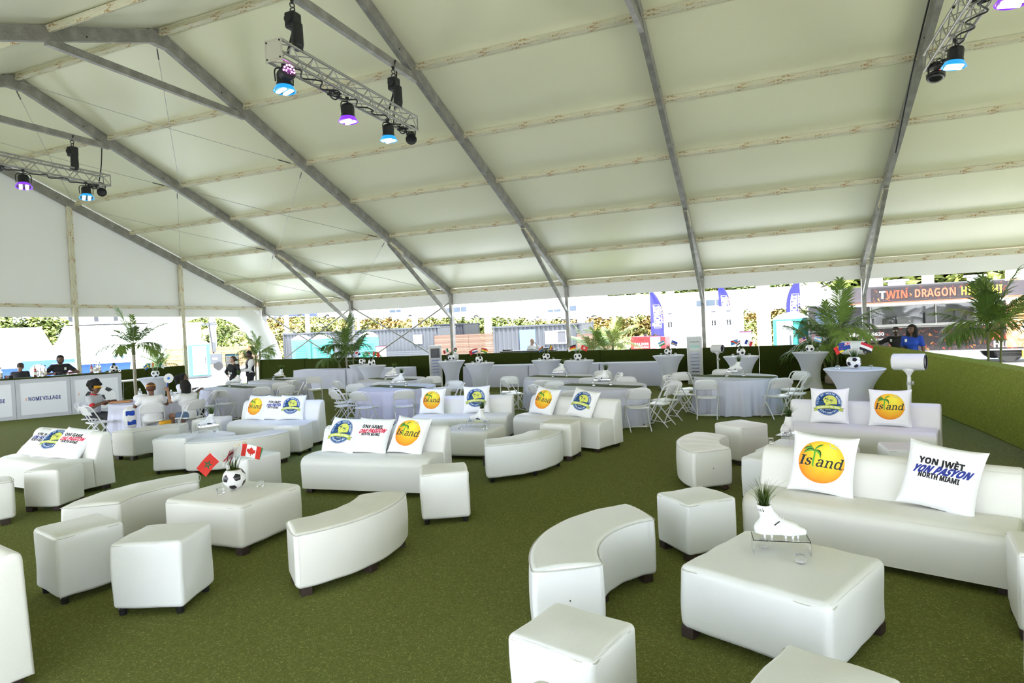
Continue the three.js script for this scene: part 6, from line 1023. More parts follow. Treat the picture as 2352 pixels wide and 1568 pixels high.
fence('brown slatted fence beside the sunlit palm', [-8.6, 33.0], -2, 2.0, 1.5, 12, paint.plank, 2);
// portable toilets
function toilet(label, [u, v], turn, bodyMat, doorMat) {
  const o = thing('portable_toilet', label, 'toilet cabin', [u, v], turn, 'portable toilet cabins'), W = 1.1, H = 1.82;
  part('cabin', puffBox(W, H, W, 0.05, 0.01, 1, 0, 4), bodyMat, o, [0, 0.06, 0]);
  part('roof', new THREE.LatheGeometry([[0, 0.3], [0.3, 0.27], [0.6, 0.15], [0.78, 0.02], [0.78, 0], [0, 0]].map(([a, b]) => new THREE.Vector2(a, b)), 4, Math.PI / 4), paint.paleRoof, o, [0, H + 0.02, 0]);
  part('door', puffBox(0.72, 1.62, 0.05, 0.015, 0, 1, 0, 3), doorMat, o, [0, 0.14, W / 2 + 0.01]);
  for (let i = 0; i < 9; i++) part('door_rib', bx(0.6, 0.03, 0.02, 0, 0.35 + i * 0.14, W / 2 + 0.065), doorMat, o);
  part('handle', bx(0.05, 0.4, 0.04, 0.28, 0.95, W / 2 + 0.08), paint.grey, o);
  for (let i = 0; i < 4; i++) part('vent', bx(0.02, 0.08, 0.13, W / 2 + 0.015, 1.68, -0.3 + i * 0.19), paint.tealDark, o);
  part('base', bx(W + 0.1, 0.1, W + 0.1, 0, 0.05, 0), paint.grey, o);
}
toilet('leftmost of the three teal toilet cabins before the long container', [-26.3, 30.5], 34, paint.teal, paint.teal);
toilet('middle of the three teal toilet cabins, partly behind the palm', [-24.9, 30.7], 34, paint.teal, paint.teal);
toilet('right one of the three teal toilet cabins, beside a blue door', [-21.3, 30.3], 34, paint.teal, paint.teal);
toilet('teal and grey toilet cabin in the doorway left of the light tower', [-29.9, 26.0], 60, paint.teal, std(lin(0.55, 0.57, 0.62), 0.5));
toilet('teal toilet cabin below the right feather banner', [1.05, 29.5], -30, paint.teal, std(lin(0.55, 0.57, 0.6), 0.4));
// white restroom trailer
{
  const o = thing('restroom_trailer', 'white restroom trailer with three doors and restroom signs', 'trailer', [-3.0, 33], -3);
  part('body', puffBox(3.9, 2.3, 2.2, 0.06, 0, 1, 0, 3), MAT.white, o, [0, 0.2, 0]);
  part('roof', puffBox(4.0, 0.08, 2.3, 0.03, 0, 1, 0, 3), MAT.white, o, [0, 2.5, 0]);
  const sign = (man) => std(0xffffff, 0.5, { map: canvasTex(64, 80, (g) => { g.fillStyle = '#1c1c20'; g.fillRect(0, 0, 64, 80); g.fillStyle = '#f4f4f4'; g.beginPath(); g.arc(32, 16, 8, 0, 7); g.fill(); if (man) { g.fillRect(22, 27, 20, 24); g.fillRect(24, 50, 7, 24); g.fillRect(33, 50, 7, 24); } else { g.beginPath(); g.moveTo(32, 24); g.lineTo(48, 56); g.lineTo(16, 56); g.fill(); g.fillRect(25, 56, 6, 18); g.fillRect(33, 56, 6, 18); } }) });
  for (const [x, man] of [[-1.35, true], [0.75, false], [1.45, false]]) {
    const d = part('door', puffBox(0.62, 1.75, 0.06, 0.015, 0, 1, 0, 3), std(lin(0.78, 0.78, 0.77), 0.4), o, [x, 0.45, 1.1]);
    part('restroom_sign', new THREE.PlaneGeometry(0.2, 0.25), sign(man), d, [0, 1.35, 0.034]); part('door_light', bx(0.2, 0.06, 0.08, 0, 1.9, 0.03), paint.grey, d);
  }
  part('steps_rail', tube([v3(-0.05, 0.1, 1.9), v3(-0.05, 1.1, 1.9), v3(-0.05, 1.2, 1.2)], 0.02, 6), paint.dark, o);
  part('steps_rail', tube([v3(-2.0, 0.1, 1.9), v3(-2.0, 0.9, 1.9), v3(-1.7, 1.3, 1.2)], 0.02, 6), paint.dark, o);
  part('axle', bx(3.0, 0.2, 1.6, 0, 0.1, 0), paint.dark, o);
}
{
  const o = thing('generator_box', 'red equipment box with white lettering beside the sunlit palm', 'equipment', [-5.1, 28.5], -4);
  part('case', puffBox(0.95, 1.35, 1.2, 0.02, 0, 1, 0, 3), paint.red, o);
  part('lettered_front', new THREE.PlaneGeometry(0.92, 1.2), std(0xffffff, 0.5, { map: canvasTex(192, 250, (g, w, h) => { g.fillStyle = '#8a2527'; g.fillRect(0, 0, w, h); g.fillStyle = '#3a1414'; g.font = 'bold 24px sans-serif'; g.textAlign = 'center'; g.fillText('5054', w / 2, 30); g.fillStyle = '#f1e4e2'; fitText(g, 'BALDOR', w / 2, 72, 140, 'bold $px sans-serif', 34); fitText(g, 'GENERATORS', w / 2, 96, 140, 'bold $px sans-serif', 20); g.beginPath(); g.ellipse(w / 2, 158, 34, 42, 0, 0, 7); g.fill(); }) }), o, [0, 0.7, 0.602]);
  part('side_box', puffBox(0.5, 1.3, 1.0, 0.02, 0, 1, 0, 2), paint.red, o, [0.78, 0, -0.1]); part('lamp', bx(0.12, 0.1, 0.1, 0.1, 1.4, 0.2), paint.dark, o); part('white_base', puffBox(1.4, 0.55, 0.4, 0.02, 0, 1, 0, 2), MAT.white, o, [-0.1, 0.0, 0.85]);
}
// menu boards, feather banners
const boardTex = (k) => canvasTex(128, 176, (g, w, h) => { g.fillStyle = '#f7f7f9'; g.fillRect(0, 0, w, h); g.fillStyle = ['#4f9ad0', '#d8577a', '#8a3c6c', '#d8577a'][k]; g.fillRect(0, 0, w, 14); seedTo(k + 40); for (let i = 0; i < 14; i++) { g.fillStyle = i % 4 ? '#c9ccd6' : ['#d8577a', '#5aa7c4'][i % 2]; g.fillRect(14, 26 + i * 10, rr(30, 96), 4); } });
for (const [p, v, px, w, h, k, label] of [[[-4.15, 25.6], 0, 1498, 0.42, 0.62, 1, 'white menu board below the left feather banner'], [[-0.75, 27.5], 0, 1712, 0.46, 0.62, 2, 'white menu board with red edge right of the restroom trailer'], [[-16.9, 25.0], 0, 909, 0.5, 0.66, 3, 'white notice board with pink stripe before the long container'], [[-20.9, 19.9], 0, 560, 0.5, 0.86, 0, 'white menu board behind the two standing staff']]) {
  const o = thing('menu_board', label, 'sign', p, facing(px, 0), 'white menu boards'), H = 1.42;
  part('sheet', new THREE.BoxGeometry(w, h, 0.02), [MAT.white, MAT.white, MAT.white, MAT.white, std(0xffffff, 0.5, { map: boardTex(k) }), MAT.white], o, [0, H - h / 2, 0]);
  part('frame', merge([bx(w + 0.03, 0.02, 0.03, 0, H, 0), bx(w + 0.03, 0.02, 0.03, 0, H - h, 0), bx(0.02, h, 0.03, -w / 2, H - h / 2, 0), bx(0.02, h, 0.03, w / 2, H - h / 2, 0)]), paint.dark, o);
  for (const s of [-1, 1]) part('leg', bar(v3(s * w * 0.4, H - h, 0), v3(s * w * 0.5, 0, 0.05), 0.025, 0.025, v3(0, 0, 1)), paint.dark, o); part('leg', bar(v3(0, H - h, -0.02), v3(0, 0, -0.4), 0.025, 0.025, v3(0, 0, 1)), paint.dark, o);
}
const bannerTex = canvasTex(128, 512, (g, w, h) => { g.fillStyle = '#272480'; g.fillRect(0, 0, w, h); g.save(); g.translate(w / 2 + 16, h * 0.56); g.rotate(-Math.PI / 2); g.textAlign = 'center'; g.fillStyle = '#f4f4fa'; fitText(g, 'NOMI', 0, 18, 220, 'bold $px sans-serif', 78); g.font = 'bold 20px sans-serif'; g.fillText('THE', -86, -52); g.fillStyle = '#e8a24e'; fitText(g, 'VILLAGE', 18, 50, 180, 'bold $px sans-serif', 22); g.strokeStyle = '#e9e6f6'; g.lineWidth = 4; g.strokeRect(-122, -44, 246, 74); g.restore(); });
const bannerMat = std(0xffffff, 0.7, { map: bannerTex, side: THREE.DoubleSide });
function feather(label, [u, v], turn, H, flip, top) {
  const o = thing('feather_banner', label, 'banner', [u, v], turn, 'blue feather banners'), s = flip ? -1 : 1, W = 0.6, h = 2.35, z0 = H - h;
  const edge = (t) => -s * 0.02 + s * (t > 0.55 ? 0.5 * Math.pow((t - 0.55) / 0.45, 2) * -1 : 0);
  const g = gridSurface(8, 20, (i, j) => { const t = j, a = s * W * 0.5 - s * W * 0.92 * Math.pow(Math.max(0, t - 0.35) / 0.65, 2.4), b = -s * W * 0.5; return [b + (a - b) * i, z0 + h * t - (1 - i) * 0.0 + (t < 0.05 ? 0.12 * (1 - i) : 0), 0.03 * Math.sin(i * 5 + t * 4)]; });
  if (flip) { const uv = g.attributes.uv; for (let k = 0; k < uv.count; k++) uv.setX(k, 1 - uv.getX(k)); }
  part('banner_cloth', g, bannerMat, o);
  const pts = []; for (let k = 0; k <= 12; k++) { const t = k / 12; pts.push(v3(s * W * 0.5 - s * W * 0.92 * Math.pow(Math.max(0, t - 0.35) / 0.65, 2.4) + s * 0.015, z0 + h * t, 0)); }
  part('pole', tube([v3(s * W * 0.52, 0, 0), v3(s * W * 0.52, z0 * 0.6, 0), ...pts], 0.016, 6, 40), paint.dark, o);
  part('foot', bx(0.4, 0.02, 0.4, s * W * 0.52, 0.01, 0), paint.dark, o);
}
feather('blue feather banner left of the restroom trailer', [-4.9, 31.0], facing(1498, 0), 3.55, false);
feather('blue feather banner whose top shows above the restroom trailer', [-2.05, 36.5], facing(1642, 0), 4.0, false);
feather('blue feather banner above the right teal toilet cabin', [1.28, 32.5], facing(1813, 0), 3.75, true);
// road bank with shrubs, guard rail, road, noise wall
const roadZ = (u) => 2.0 + Math.max(0, -14 - u) * 0.052;
{
  const s = struct('floor_bank');
  part('bank', gridSurface(40, 10, (i, j) => { const u = -130 + i * 190, k = j * j * (3 - 2 * j); return [u, -0.06 + (roadZ(u) + 0.06) * k + 0.15 * Math.sin(u * 0.7 + j * 5) * j * (1 - j), -(40 + j * 14)]; }), paint.soil, s);
  part('road', gridSurface(40, 1, (i, j) => { const u = -130 + i * 190; return [u, roadZ(u), -(54 + j * 24)]; }), paint.asphalt, s);
  const w = struct('wall_road');
  for (let k = 0; k < 36; k++) { const u = -115 + k * 4.6, h = 3.3 + Math.max(0, -14 - u) * 0.004 + (u > 0 ? 0.4 : 0); part('wall_panel', bx(4.56, h, 0.25, u + 2.3, roadZ(u + 2.3) + h / 2, -78), paint.wall, w); }
  const r = thing('guard_rail', 'steel guard rail along the raised road', 'guard rail', [0, 0], 0);
  for (const dz of [0.55, 0.8]) part('rail', tube(Array.from({ length: 30 }, (_, i) => { const u = -110 + i * 5.2; return V(u, 54.6, roadZ(u) + dz - 0.3); }), 0.07, 6, 60), paint.rail, r);
  for (let k = 0; k < 48; k++) { const u = -84 + k * 2.4; part('post', bx(0.16, 0.8, 0.16, u, roadZ(u) + 0.2, -54.85), paint.rail, r); }
}
// leaves for shrubs and trees
function leafClump(n, R0, size, seed, flat = 1) {
  seedTo(seed); const pos = [], nor = [], index = [];
  for (let i = 0; i < n; i++) {
    let d; do d = v3(rr(-1, 1), rr(-1, 1), rr(-1, 1)); while (d.length() > 1); const p = d.clone().multiplyScalar(R0); p.y *= flat; const a = v3(rr(-1, 1), rr(-0.6, 0.6), rr(-1, 1)).normalize(), b = new THREE.Vector3().crossVectors(a, v3(rr(-1, 1), rr(0.2, 1), rr(-1, 1))).normalize(), s = size * rr(0.6, 1.3), k = pos.length / 3, nn = d.clone().multiplyScalar(0.7).add(v3(0, 0.5, 0)).normalize();
    for (const [x, y] of [[-1, 0], [0, -0.4], [1, 0], [0, 0.4]]) { pos.push(p.x + (a.x * x + b.x * y) * s, p.y + (a.y * x + b.y * y) * s, p.z + (a.z * x + b.z * y) * s); nor.push(nn.x, nn.y, nn.z); }
    index.push(k, k + 1, k + 2, k, k + 2, k + 3);
  }
  const g = new THREE.BufferGeometry(); g.setAttribute('position', new THREE.Float32BufferAttribute(pos, 3)); g.setAttribute('normal', new THREE.Float32BufferAttribute(nor, 3)); g.setAttribute('uv', new THREE.Float32BufferAttribute(new Float32Array(pos.length / 3 * 2), 2)); g.setIndex(index); return g;
}
{
  const N = 2600, m = new THREE.InstancedMesh(leafClump(60, 0.5, 0.14, 5, 0.7), std(0xffffff, 0.7, { side: THREE.DoubleSide }), N); m.name = 'shrub_cover'; seedTo(91);
  const c = new THREE.Color(), q = new THREE.Quaternion(), sc = v3(1, 1, 1);
  for (let i = 0; i < N; i++) { const u = rr(-105, 30), j = Math.pow(rnd(), 0.8), k = j * j * (3 - 2 * j), s = rr(0.7, 1.5); q.setFromEuler(E3.set(0, rnd() * 6, 0)); m.setMatrixAt(i, M4.compose(V(u, 40 + j * 13.6, roadZ(u) * k + 0.1 * s), q, sc.setScalar(s))); const t = noise1(u * 0.12 + j * 2.2) + rr(-0.25, 0.25); c.setRGB(...(t > 0.62 ? [0.75, 0.5, 0.14] : t > 0.3 ? [0.62, 0.66, 0.18] : [0.4, 0.52, 0.13])); m.setColorAt(i, c); }
  m.castShadow = m.receiveShadow = true; m.userData.kind = 'stuff'; tag(m, 'yellow-green and orange ground shrubs covering the road bank', 'shrubs'); scene.add(m);
}
function noise1(x) { return 0.5 + 0.25 * Math.sin(x * 1.7) + 0.25 * Math.sin(x * 3.1 + 1.3); }
const foliageMats = [std(lin(0.36, 0.5, 0.1), 0.7, { side: THREE.DoubleSide }), std(lin(0.5, 0.58, 0.12), 0.7, { side: THREE.DoubleSide }), std(lin(0.28, 0.4, 0.1), 0.7, { side: THREE.DoubleSide })];
const clumps = [leafClump(420, 1, 0.15, 21), leafClump(420, 1, 0.15, 22), leafClump(420, 1, 0.15, 23)];
function tree(label, [u, v, z], w, h, n, seed, tone) {
  const o = thing('tree', label, 'tree', [u, v, z], seed * 40, 'leafy trees beyond the road wall'); seedTo(seed);
  part('trunk', tube([v3(0, 0, 0), v3(0.1 * w, h * 0.3, 0), v3(0, h * 0.7, 0.1)], 0.035 * h, 8, 8), MAT.trunk, o);
  for (let i = 0; i < n; i++) { const a = i * 2.4, r = w * 0.5 * Math.sqrt(i / n), s = rr(0.28, 0.42) * w; part('foliage', clumps[i % 3], foliageMats[(tone + (i % 3 === 2 ? 1 : 0)) % 3], o, [r * Math.cos(a), h * rr(0.55, 0.9) - r * 0.25, r * Math.sin(a)]).scale.set(s, s * 0.8, s); }
}
const treeAt = [[1080, 84, 7, 5.2], [1180, 84, 8, 5.4], [1250, 85, 8, 5.3], [1345, 84, 8, 5.2], [1420, 84, 7, 5.6], [1480, 84, 8, 5.8], [1560, 82, 8, 6.0], [1640, 81, 8, 6.2], [1710, 80, 8, 5.6], [1775, 82, 7, 4.8], [1850, 82, 6, 4.4], [1930, 82, 7, 4.6]];
treeAt.forEach(([px, v, w, h], i) => { const [u] = onV(px, 740, v); tree(`${['leafy', 'pale green', 'bushy', 'low', 'rounded', 'ragged'][i % 6]} tree beyond the road wall, ${['first', 'second', 'third', 'fourth', 'fifth', 'sixth', 'seventh', 'eighth', 'ninth', 'tenth', 'eleventh', 'twelfth'][i]} of the row from the left`, [u * 1.07, v * 1.07, 0], w * 0.8, h * 1.05 + roadZ(u), 9, i + 3, i % 3); });
[[2065, 40, 6, 6.4], [2150, 42, 7, 6.8], [2235, 41, 7, 7.0], [2330, 43, 8, 7.2]].forEach(([px, v, w, h], i) => { const [u] = onV(px, 700, v); tree(`bright green tree above the food truck roof, ${['leftmost', 'second', 'third', 'rightmost'][i]} of four`, [u, v, 0], w, h, 13, i + 30, 1); });
[[20, 60, 7, 4.3], [62, 62, 6, 5.2], [95, 60, 5, 4.8]].forEach(([px, v, w, h], i) => { const d = ray(px, 750), t = 62 / Math.hypot(d[0], d[1]); tree(`green tree beyond the white pop-up tents, ${['left', 'middle', 'right'][i]} one`, [d[0] * t, d[1] * t, 0], w * 0.6, h, 8, i + 50, i % 3); });
// tall bare palm trunks and light poles
function trunkPole(label, px, v, r, H, z0 = 0, palmLike = true) {
  const [u] = onV(px, HOR(px), v), o = thing(palmLike ? 'royal_palm' : 'light_pole', label, palmLike ? 'palm tree' : 'pole', [u, v, z0], 0, palmLike ? 'bare grey palm trunks' : 'pale light poles');
  if (palmLike) { const n = Math.round(H / 0.26), pts = []; for (let i = 0; i <= n; i++) { const y = (i / n) * H, k = 1.12 - 0.25 * (i / n); pts.push(new THREE.Vector2(r * k, y), new THREE.Vector2(r * k * 0.95, y + 0.19 * (H / n) / 0.26)); } part('trunk', new THREE.LatheGeometry(pts, 20), MAT.trunk, o); for (let i = 0; i < 9; i++) { const m = part('frond', FRONDS.wide[i % 3], leafMats[1], o, [0, H, 0]); m.rotation.set(0, i * 0.7, 0.2); m.scale.setScalar(2.2); } }
  else { part('pole', cyl(r * 0.8, r, H, 0, H / 2, 0, 16), MAT.white, o); part('arm', tube([v3(0, H, 0), v3(0.8, H + 0.3, 0)], r * 0.4, 8), MAT.white, o); }
}
for (const [px, v, r, label] of [[660, 44, 0.2, 'thin grey palm trunk left of the blue car'], [708, 44, 0.2, 'thin grey palm trunk right of the blue car'], [954, 40, 0.22, 'grey palm trunk above the long container'], [1121, 42, 0.27, 'grey ringed palm trunk above the wooden fence'], [1335, 43, 0.27, 'grey ringed palm trunk before the silver pickup'], [1541, 44, 0.3, 'grey ringed palm trunk left of the restroom trailer'], [1754, 31.5, 0.3, 'grey ringed palm trunk right of the restroom trailer'], [2013, 33, 0.3, 'grey ringed palm trunk behind the food truck, left'], [2332, 33, 0.32, 'grey ringed palm trunk behind the food truck, right'], [490, 44, 0.3, 'brown palm trunk seen through the inflatable arch']]) trunkPole(label, px, v, r, 8.5, v > 40 ? 0.2 : 0);
for (const [px, v, r, label] of [[824, 45, 0.12, 'thin white light pole behind the long container'], [1512, 40, 0.24, 'thick white light pole beside the left feather banner'], [2133, 31, 0.24, 'white light pole rising behind the food truck']]) trunkPole(label, px, v, r, 10, 0.3, false);
// vehicles on the raised road
function vehicle(label, cat, px, v, Lg, kind, mat, flip) {
  const [u] = onV(px, HOR(px), v), o = thing(cat, label, cat === 'pickup' ? 'truck' : cat, [u, v, roadZ(u)], (Math.atan(-0.052 * (u < -14 ? 1 : 0)) * 180 / Math.PI) * 0 + (flip ? 180 : 0), 'vehicles on the raised road');
  const k = Lg / 4.8, P = { suv: [[-2.4, 0.4], [-2.4, 1.0], [-2.25, 1.1], [-2.1, 1.72], [-1.5, 1.8], [0.3, 1.78], [1.05, 1.15], [2.2, 1.02], [2.4, 0.85], [2.4, 0.4]], sedan: [[-2.4, 0.4], [-2.35, 0.95], [-1.7, 1.05], [-1.0, 1.42], [0.1, 1.44], [0.95, 1.02], [2.2, 0.88], [2.4, 0.7], [2.4, 0.4]], van: [[-2.4, 0.4], [-2.4, 2.0], [-2.2, 2.1], [0.6, 2.08], [1.5, 1.2], [2.2, 1.0], [2.4, 0.8], [2.4, 0.4]], pickup: [[-2.5, 0.5], [-2.5, 1.15], [-0.75, 1.15], [-0.55, 1.8], [0.5, 1.82], [1.2, 1.2], [2.35, 1.1], [2.5, 0.9], [2.5, 0.5]] }[kind];
  const shp = new THREE.Shape(P.map(([x, y]) => new THREE.Vector2(x * k, y))), g = new THREE.ExtrudeGeometry(shp, { depth: 1.6, bevelEnabled: true, bevelSize: 0.06, bevelThickness: 0.08, bevelSegments: 3 }); g.translate(0, 0, -0.8);
  part('body', planarUV(g), mat, o);
  const wins = { suv: [[-2.0, -1.25], [-1.15, -0.35], [-0.25, 0.4]], sedan: [[-1.15, -0.4], [-0.3, 0.3]], van: [[0.1, 1.0]], pickup: [[-0.5, 0.05], [0.12, 0.6]] }[kind], wy = { suv: [1.15, 1.66], sedan: [1.06, 1.36], van: [1.25, 1.85], pickup: [1.22, 1.7] }[kind];
  for (const [a, b] of wins) for (const z of [0.9, -0.9]) part('side_window', puffBox((b - a) * k, wy[1] - wy[0], 0.03, 0.012, 0, 1, 0, 2), paint.glassDark, o, [((a + b) / 2) * k, wy[0], z]);
  const fx = { suv: [0.68, 1.44, 0.72], sedan: [0.52, 1.22, 0.5], van: [1.05, 1.62, 0.75], pickup: [0.85, 1.5, 0.72] }[kind];
  part('windshield', bar(v3((fx[0] + 0.36) * k + 0.03, fx[1] - 0.26, 0), v3((fx[0] - 0.34) * k + 0.03, fx[1] + 0.3, 0), 1.5, 0.04, v3(1, 0.6, 0)), paint.glassDark, o);
  for (const a of [-1.45, 1.5]) for (const z of [0.82, -0.82]) { const w = part('wheel', put(new THREE.CylinderGeometry(0.36, 0.36, 0.22, 24), a * k, 0.36, z, Math.PI / 2), paint.tyre, o); part('hub', put(new THREE.CylinderGeometry(0.2, 0.22, 0.24, 16), a * k, 0.36, z, Math.PI / 2), paint.silver, w); }
  part('lamp', bx(0.08, 0.16, 0.3, 2.42 * k, 0.86, 0.6), MAT.white, o);
}
vehicle('dark blue car on the raised road between two palm trunks', 'car', 680, 57, 4.8, 'suv', std(lin(0.03, 0.05, 0.14), 0.25), false);
vehicle('white van on the raised road, right of the dark blue car', 'van', 740, 60, 5.2, 'van', MAT.white, false);
vehicle('white low car on the raised road above the long container', 'car', 928, 58, 4.6, 'sedan', MAT.white, false);
vehicle('white car with roof rack on the raised road beside the middle column', 'car', 1074, 62, 4.9, 'suv', MAT.white, false);
vehicle('silver pickup on the raised road left of the sunlit palm', 'pickup', 1330, 58, 5.6, 'pickup', std(lin(0.5, 0.51, 0.52), 0.3), false);
vehicle('white low car beside the silver pickup on the raised road', 'car', 1272, 62, 4.6, 'sedan', MAT.white, true);
vehicle('white car whose roof shows above the restroom trailer', 'car', 1655, 58, 4.6, 'suv', MAT.white, false);
vehicle('pale car high on the road, seen through the inflatable arch', 'car', 492, 58, 4.8, 'sedan', paint.silver, false);
// food truck beyond the back right corner
{
  const L = 6.6, H = 2.95, o = thing('food_truck', 'large food truck with red and yellow sign letters and long serving window', 'truck', [6.15, 27.2], -2);
  const dk = std(lin(0.045, 0.04, 0.045), 0.3), print = (draw, w, h) => std(0xffffff, 0.35, { map: canvasTex(w, h, draw) });
  const ember = (g, w, h, n) => { g.fillStyle = '#2a2426'; g.fillRect(0, 0, w, h); seedTo(61); for (let i = 0; i < n; i++) { const q = rnd(); g.fillStyle = q < 0.4 ? 'rgba(190,60,30,.55)' : q < 0.6 ? 'rgba(240,140,60,.6)' : 'rgba(90,70,70,.5)'; g.beginPath(); g.ellipse(rnd() * w, rnd() * h, rr(1, 16), rr(1, 5), rnd() * 3, 0, 7); g.fill(); } };
  part('lower_body', puffBox(L, 1.0, 2.3, 0.03, 0, 1, 0, 3), dk, o, [0, 0.45, -1.15]);
  part('printed_side', new THREE.PlaneGeometry(L - 0.06, 0.94), print((g, w, h) => { ember(g, w, h, 500); g.fillStyle = '#f2f2f2'; g.font = 'bold 30px sans-serif'; g.fillText('786-753-5630', 20, 60); g.font = '16px sans-serif'; g.fillText('twindragonhibachi@gmail.com', 10, 88); g.fillText('@twindragonhb', 50, 116); g.fillStyle = '#d8412c'; g.beginPath(); g.arc(34, 110, 11, 0, 7); g.fill(); fitText(g, 'TWIN DRAGON', 700, 104, 260, 'bold $px sans-serif', 50); g.fillStyle = '#f4f0ee'; fitText(g, 'HIBACHI', 730, 152, 200, 'bold $px sans-serif', 56); }, 1024, 160), o, [0, 0.95, 0.004]);
  part('trim_strip', bx(L, 0.04, 0.03, 0, 1.36, 0.02), MAT.alu, o); part('trim_strip', bx(L, 0.05, 0.03, 0, 0.44, 0.02), MAT.alu, o);
  part('upper_body', puffBox(L, 0.75, 2.3, 0.03, 0, 1, 0, 3), dk, o, [0, 2.2, -1.15]);
  part('end_wall', bx(0.9, 0.76, 2.3, -L / 2 + 0.45, 1.82, -1.15), dk, o); part('end_wall', bx(1.6, 0.76, 2.3, L / 2 - 0.8, 1.82, -1.15), dk, o); part('back_wall', bx(L, 0.76, 0.05, 0, 1.82, -2.2), std(lin(0.55, 0.56, 0.57), 0.4), o);
  part('printed_end', new THREE.PlaneGeometry(1.5, 2.4), print((g, w, h) => { g.fillStyle = '#c98a62'; g.fillRect(0, 0, w, h); seedTo(66); for (let i = 0; i < 260; i++) { g.fillStyle = ['#f6e3d2', '#e08a4a', '#8a4a34', '#f2b46a', '#fff4ea'][Math.floor(rnd() * 5)]; g.globalAlpha = 0.6; g.beginPath(); g.ellipse(rnd() * w, rnd() * h, rr(3, 18), rr(3, 12), rnd() * 3, 0, 7); g.fill(); } g.globalAlpha = 1; }, 192, 320), o, [L / 2 - 0.76, 1.72, 0.006]);
  const win = part('service_window', merge([bx(4.0, 0.05, 0.1, 0, 0, 0), bx(4.0, 0.05, 0.1, 0, 0.72, 0), bx(0.05, 0.76, 0.1, -2.0, 0.36, 0), bx(0.05, 0.76, 0.1, 2.0, 0.36, 0), bx(0.04, 0.76, 0.06, 0.1, 0.36, 0)]), MAT.alu, o, [-0.4, 1.46, 0.02]);
  part('pane', bx(2.0, 0.68, 0.008, -0.95, 0.36, 0), MAT.glass, win); part('pane', bx(1.85, 0.68, 0.008, 1.05, 0.36, 0), MAT.glass, win);
  part('counter', bx(4.1, 0.05, 0.4, -0.4, 1.43, 0.18), MAT.alu, o);
  for (const [x, w, h, c] of [[-2.0, 0.3, 0.34, 0.75], [-1.1, 0.5, 0.3, 0.55], [-0.2, 0.4, 0.4, 0.3], [0.7, 0.24, 0.5, 0.15], [1.2, 0.5, 0.3, 0.6]]) part('kitchen_unit', puffBox(w, h, 0.4, 0.02, 0, 1, 0, 2), std(lin(c, c, c), 0.4), o, [x, 1.46, -1.6]);
  part('canopy_rail', bx(L - 1.3, 0.09, 0.5, -0.5, 2.24, 0.22), MAT.white, o); part('red_stripe', bx(L - 1.3, 0.035, 0.02, -0.5, 2.31, 0.48), std(lin(0.6, 0.12, 0.06), 0.5), o);
  const s0 = onV(2000, 660, 27.2)[0], s1 = onV(2312, 650, 27.2)[0], SW = s1 - s0;
  const sg = part('sign_board', bx(L - 0.3, 0.52, 0.05, -0.15, 2.62, 0.06), std(lin(0.06, 0.05, 0.055), 0.4), o);
  part('sign_lettering', new THREE.PlaneGeometry(SW, 0.5), print((g, w, h) => { ember(g, w, h, 120); g.textBaseline = 'middle'; g.lineWidth = 8; g.lineJoin = 'round'; const put1 = (s, x, ww, c) => { g.font = 'bold 92px sans-serif'; const m = g.measureText(s).width; g.save(); g.translate(x, h / 2 + 4); g.scale(ww / m, 1); g.fillStyle = '#1a1517'; g.strokeStyle = '#1a1517'; g.strokeText(s, 4, 4); g.fillStyle = c; g.fillText(s, 0, 0); g.restore(); }; put1('T', 70, 60, '#f2eeee'); put1('WIN', 132, 190, '#e0452c'); put1('DRAGON', 370, 350, '#dd5a40'); put1('HIBACHI', 750, 330, '#f4d63a'); }, 1120, 110), sg, [(s0 + s1) / 2 - 6.15, 2.62, 0.09]);
  for (const [x, r] of [[-1.4, 0.42], [1.1, 0.36]]) part('roof_vent', merge([cyl(r * 0.7, r * 0.7, 0.16, x, H + 0.08, -0.8, 20), cyl(r, r, 0.07, x, H + 0.2, -0.8, 24)]), MAT.white, o);
  part('cab', puffBox(1.3, 1.9, 2.2, 0.12, 0, 1, 0, 4), dk, o, [-L / 2 - 0.6, 0.45, -1.15]); part('windshield', bx(0.9, 0.6, 0.02, -L / 2 - 0.55, 1.8, -0.03), paint.glassDark, o); part('cab_top', puffBox(0.75, 0.62, 2.2, 0.05, 0, 1, 0, 3), std(lin(0.6, 0.6, 0.58), 0.4), o, [-L / 2 - 0.32, 2.28, -1.15]);
  for (const x of [-L / 2 - 0.5, 1.9]) for (const z of [-0.2, -2.1]) part('wheel', put(new THREE.CylinderGeometry(0.42, 0.42, 0.26, 26), x, 0.42, z, Math.PI / 2), paint.tyre, o);
  for (const x of [2.4, 2.9]) part('gas_lamp', puffBox(0.4, 0.3, 0.1, 0.02, 0, 1, 0, 2), std(lin(0.8, 0.45, 0.08), 0.4), o, [x, 0.12, 0.1]);
}
// white slatted booth with black posts at the right edge
{
  const o = thing('slatted_booth', 'white slatted booth wall with black posts at the right edge', 'booth', [7.35, 19.4], -35);
  for (let i = 0; i < 12; i++) part('slat', bx(2.2, 0.155, 0.03, 0, 0.1 + i * 0.165, 0), std(lin(0.6, 0.6, 0.56), 0.6), o);
  for (const x of [-1.1, -0.45, 0.35]) part('post', bx(x > 0 ? 0.3 : 0.09, 2.15, 0.1, x, 1.07, 0.05), paint.dark, o);
  part('side_panel', bx(0.9, 2.0, 0.04, 1.1, 1.0, 0.03), std(lin(0.3, 0.22, 0.12), 0.7), o);
}
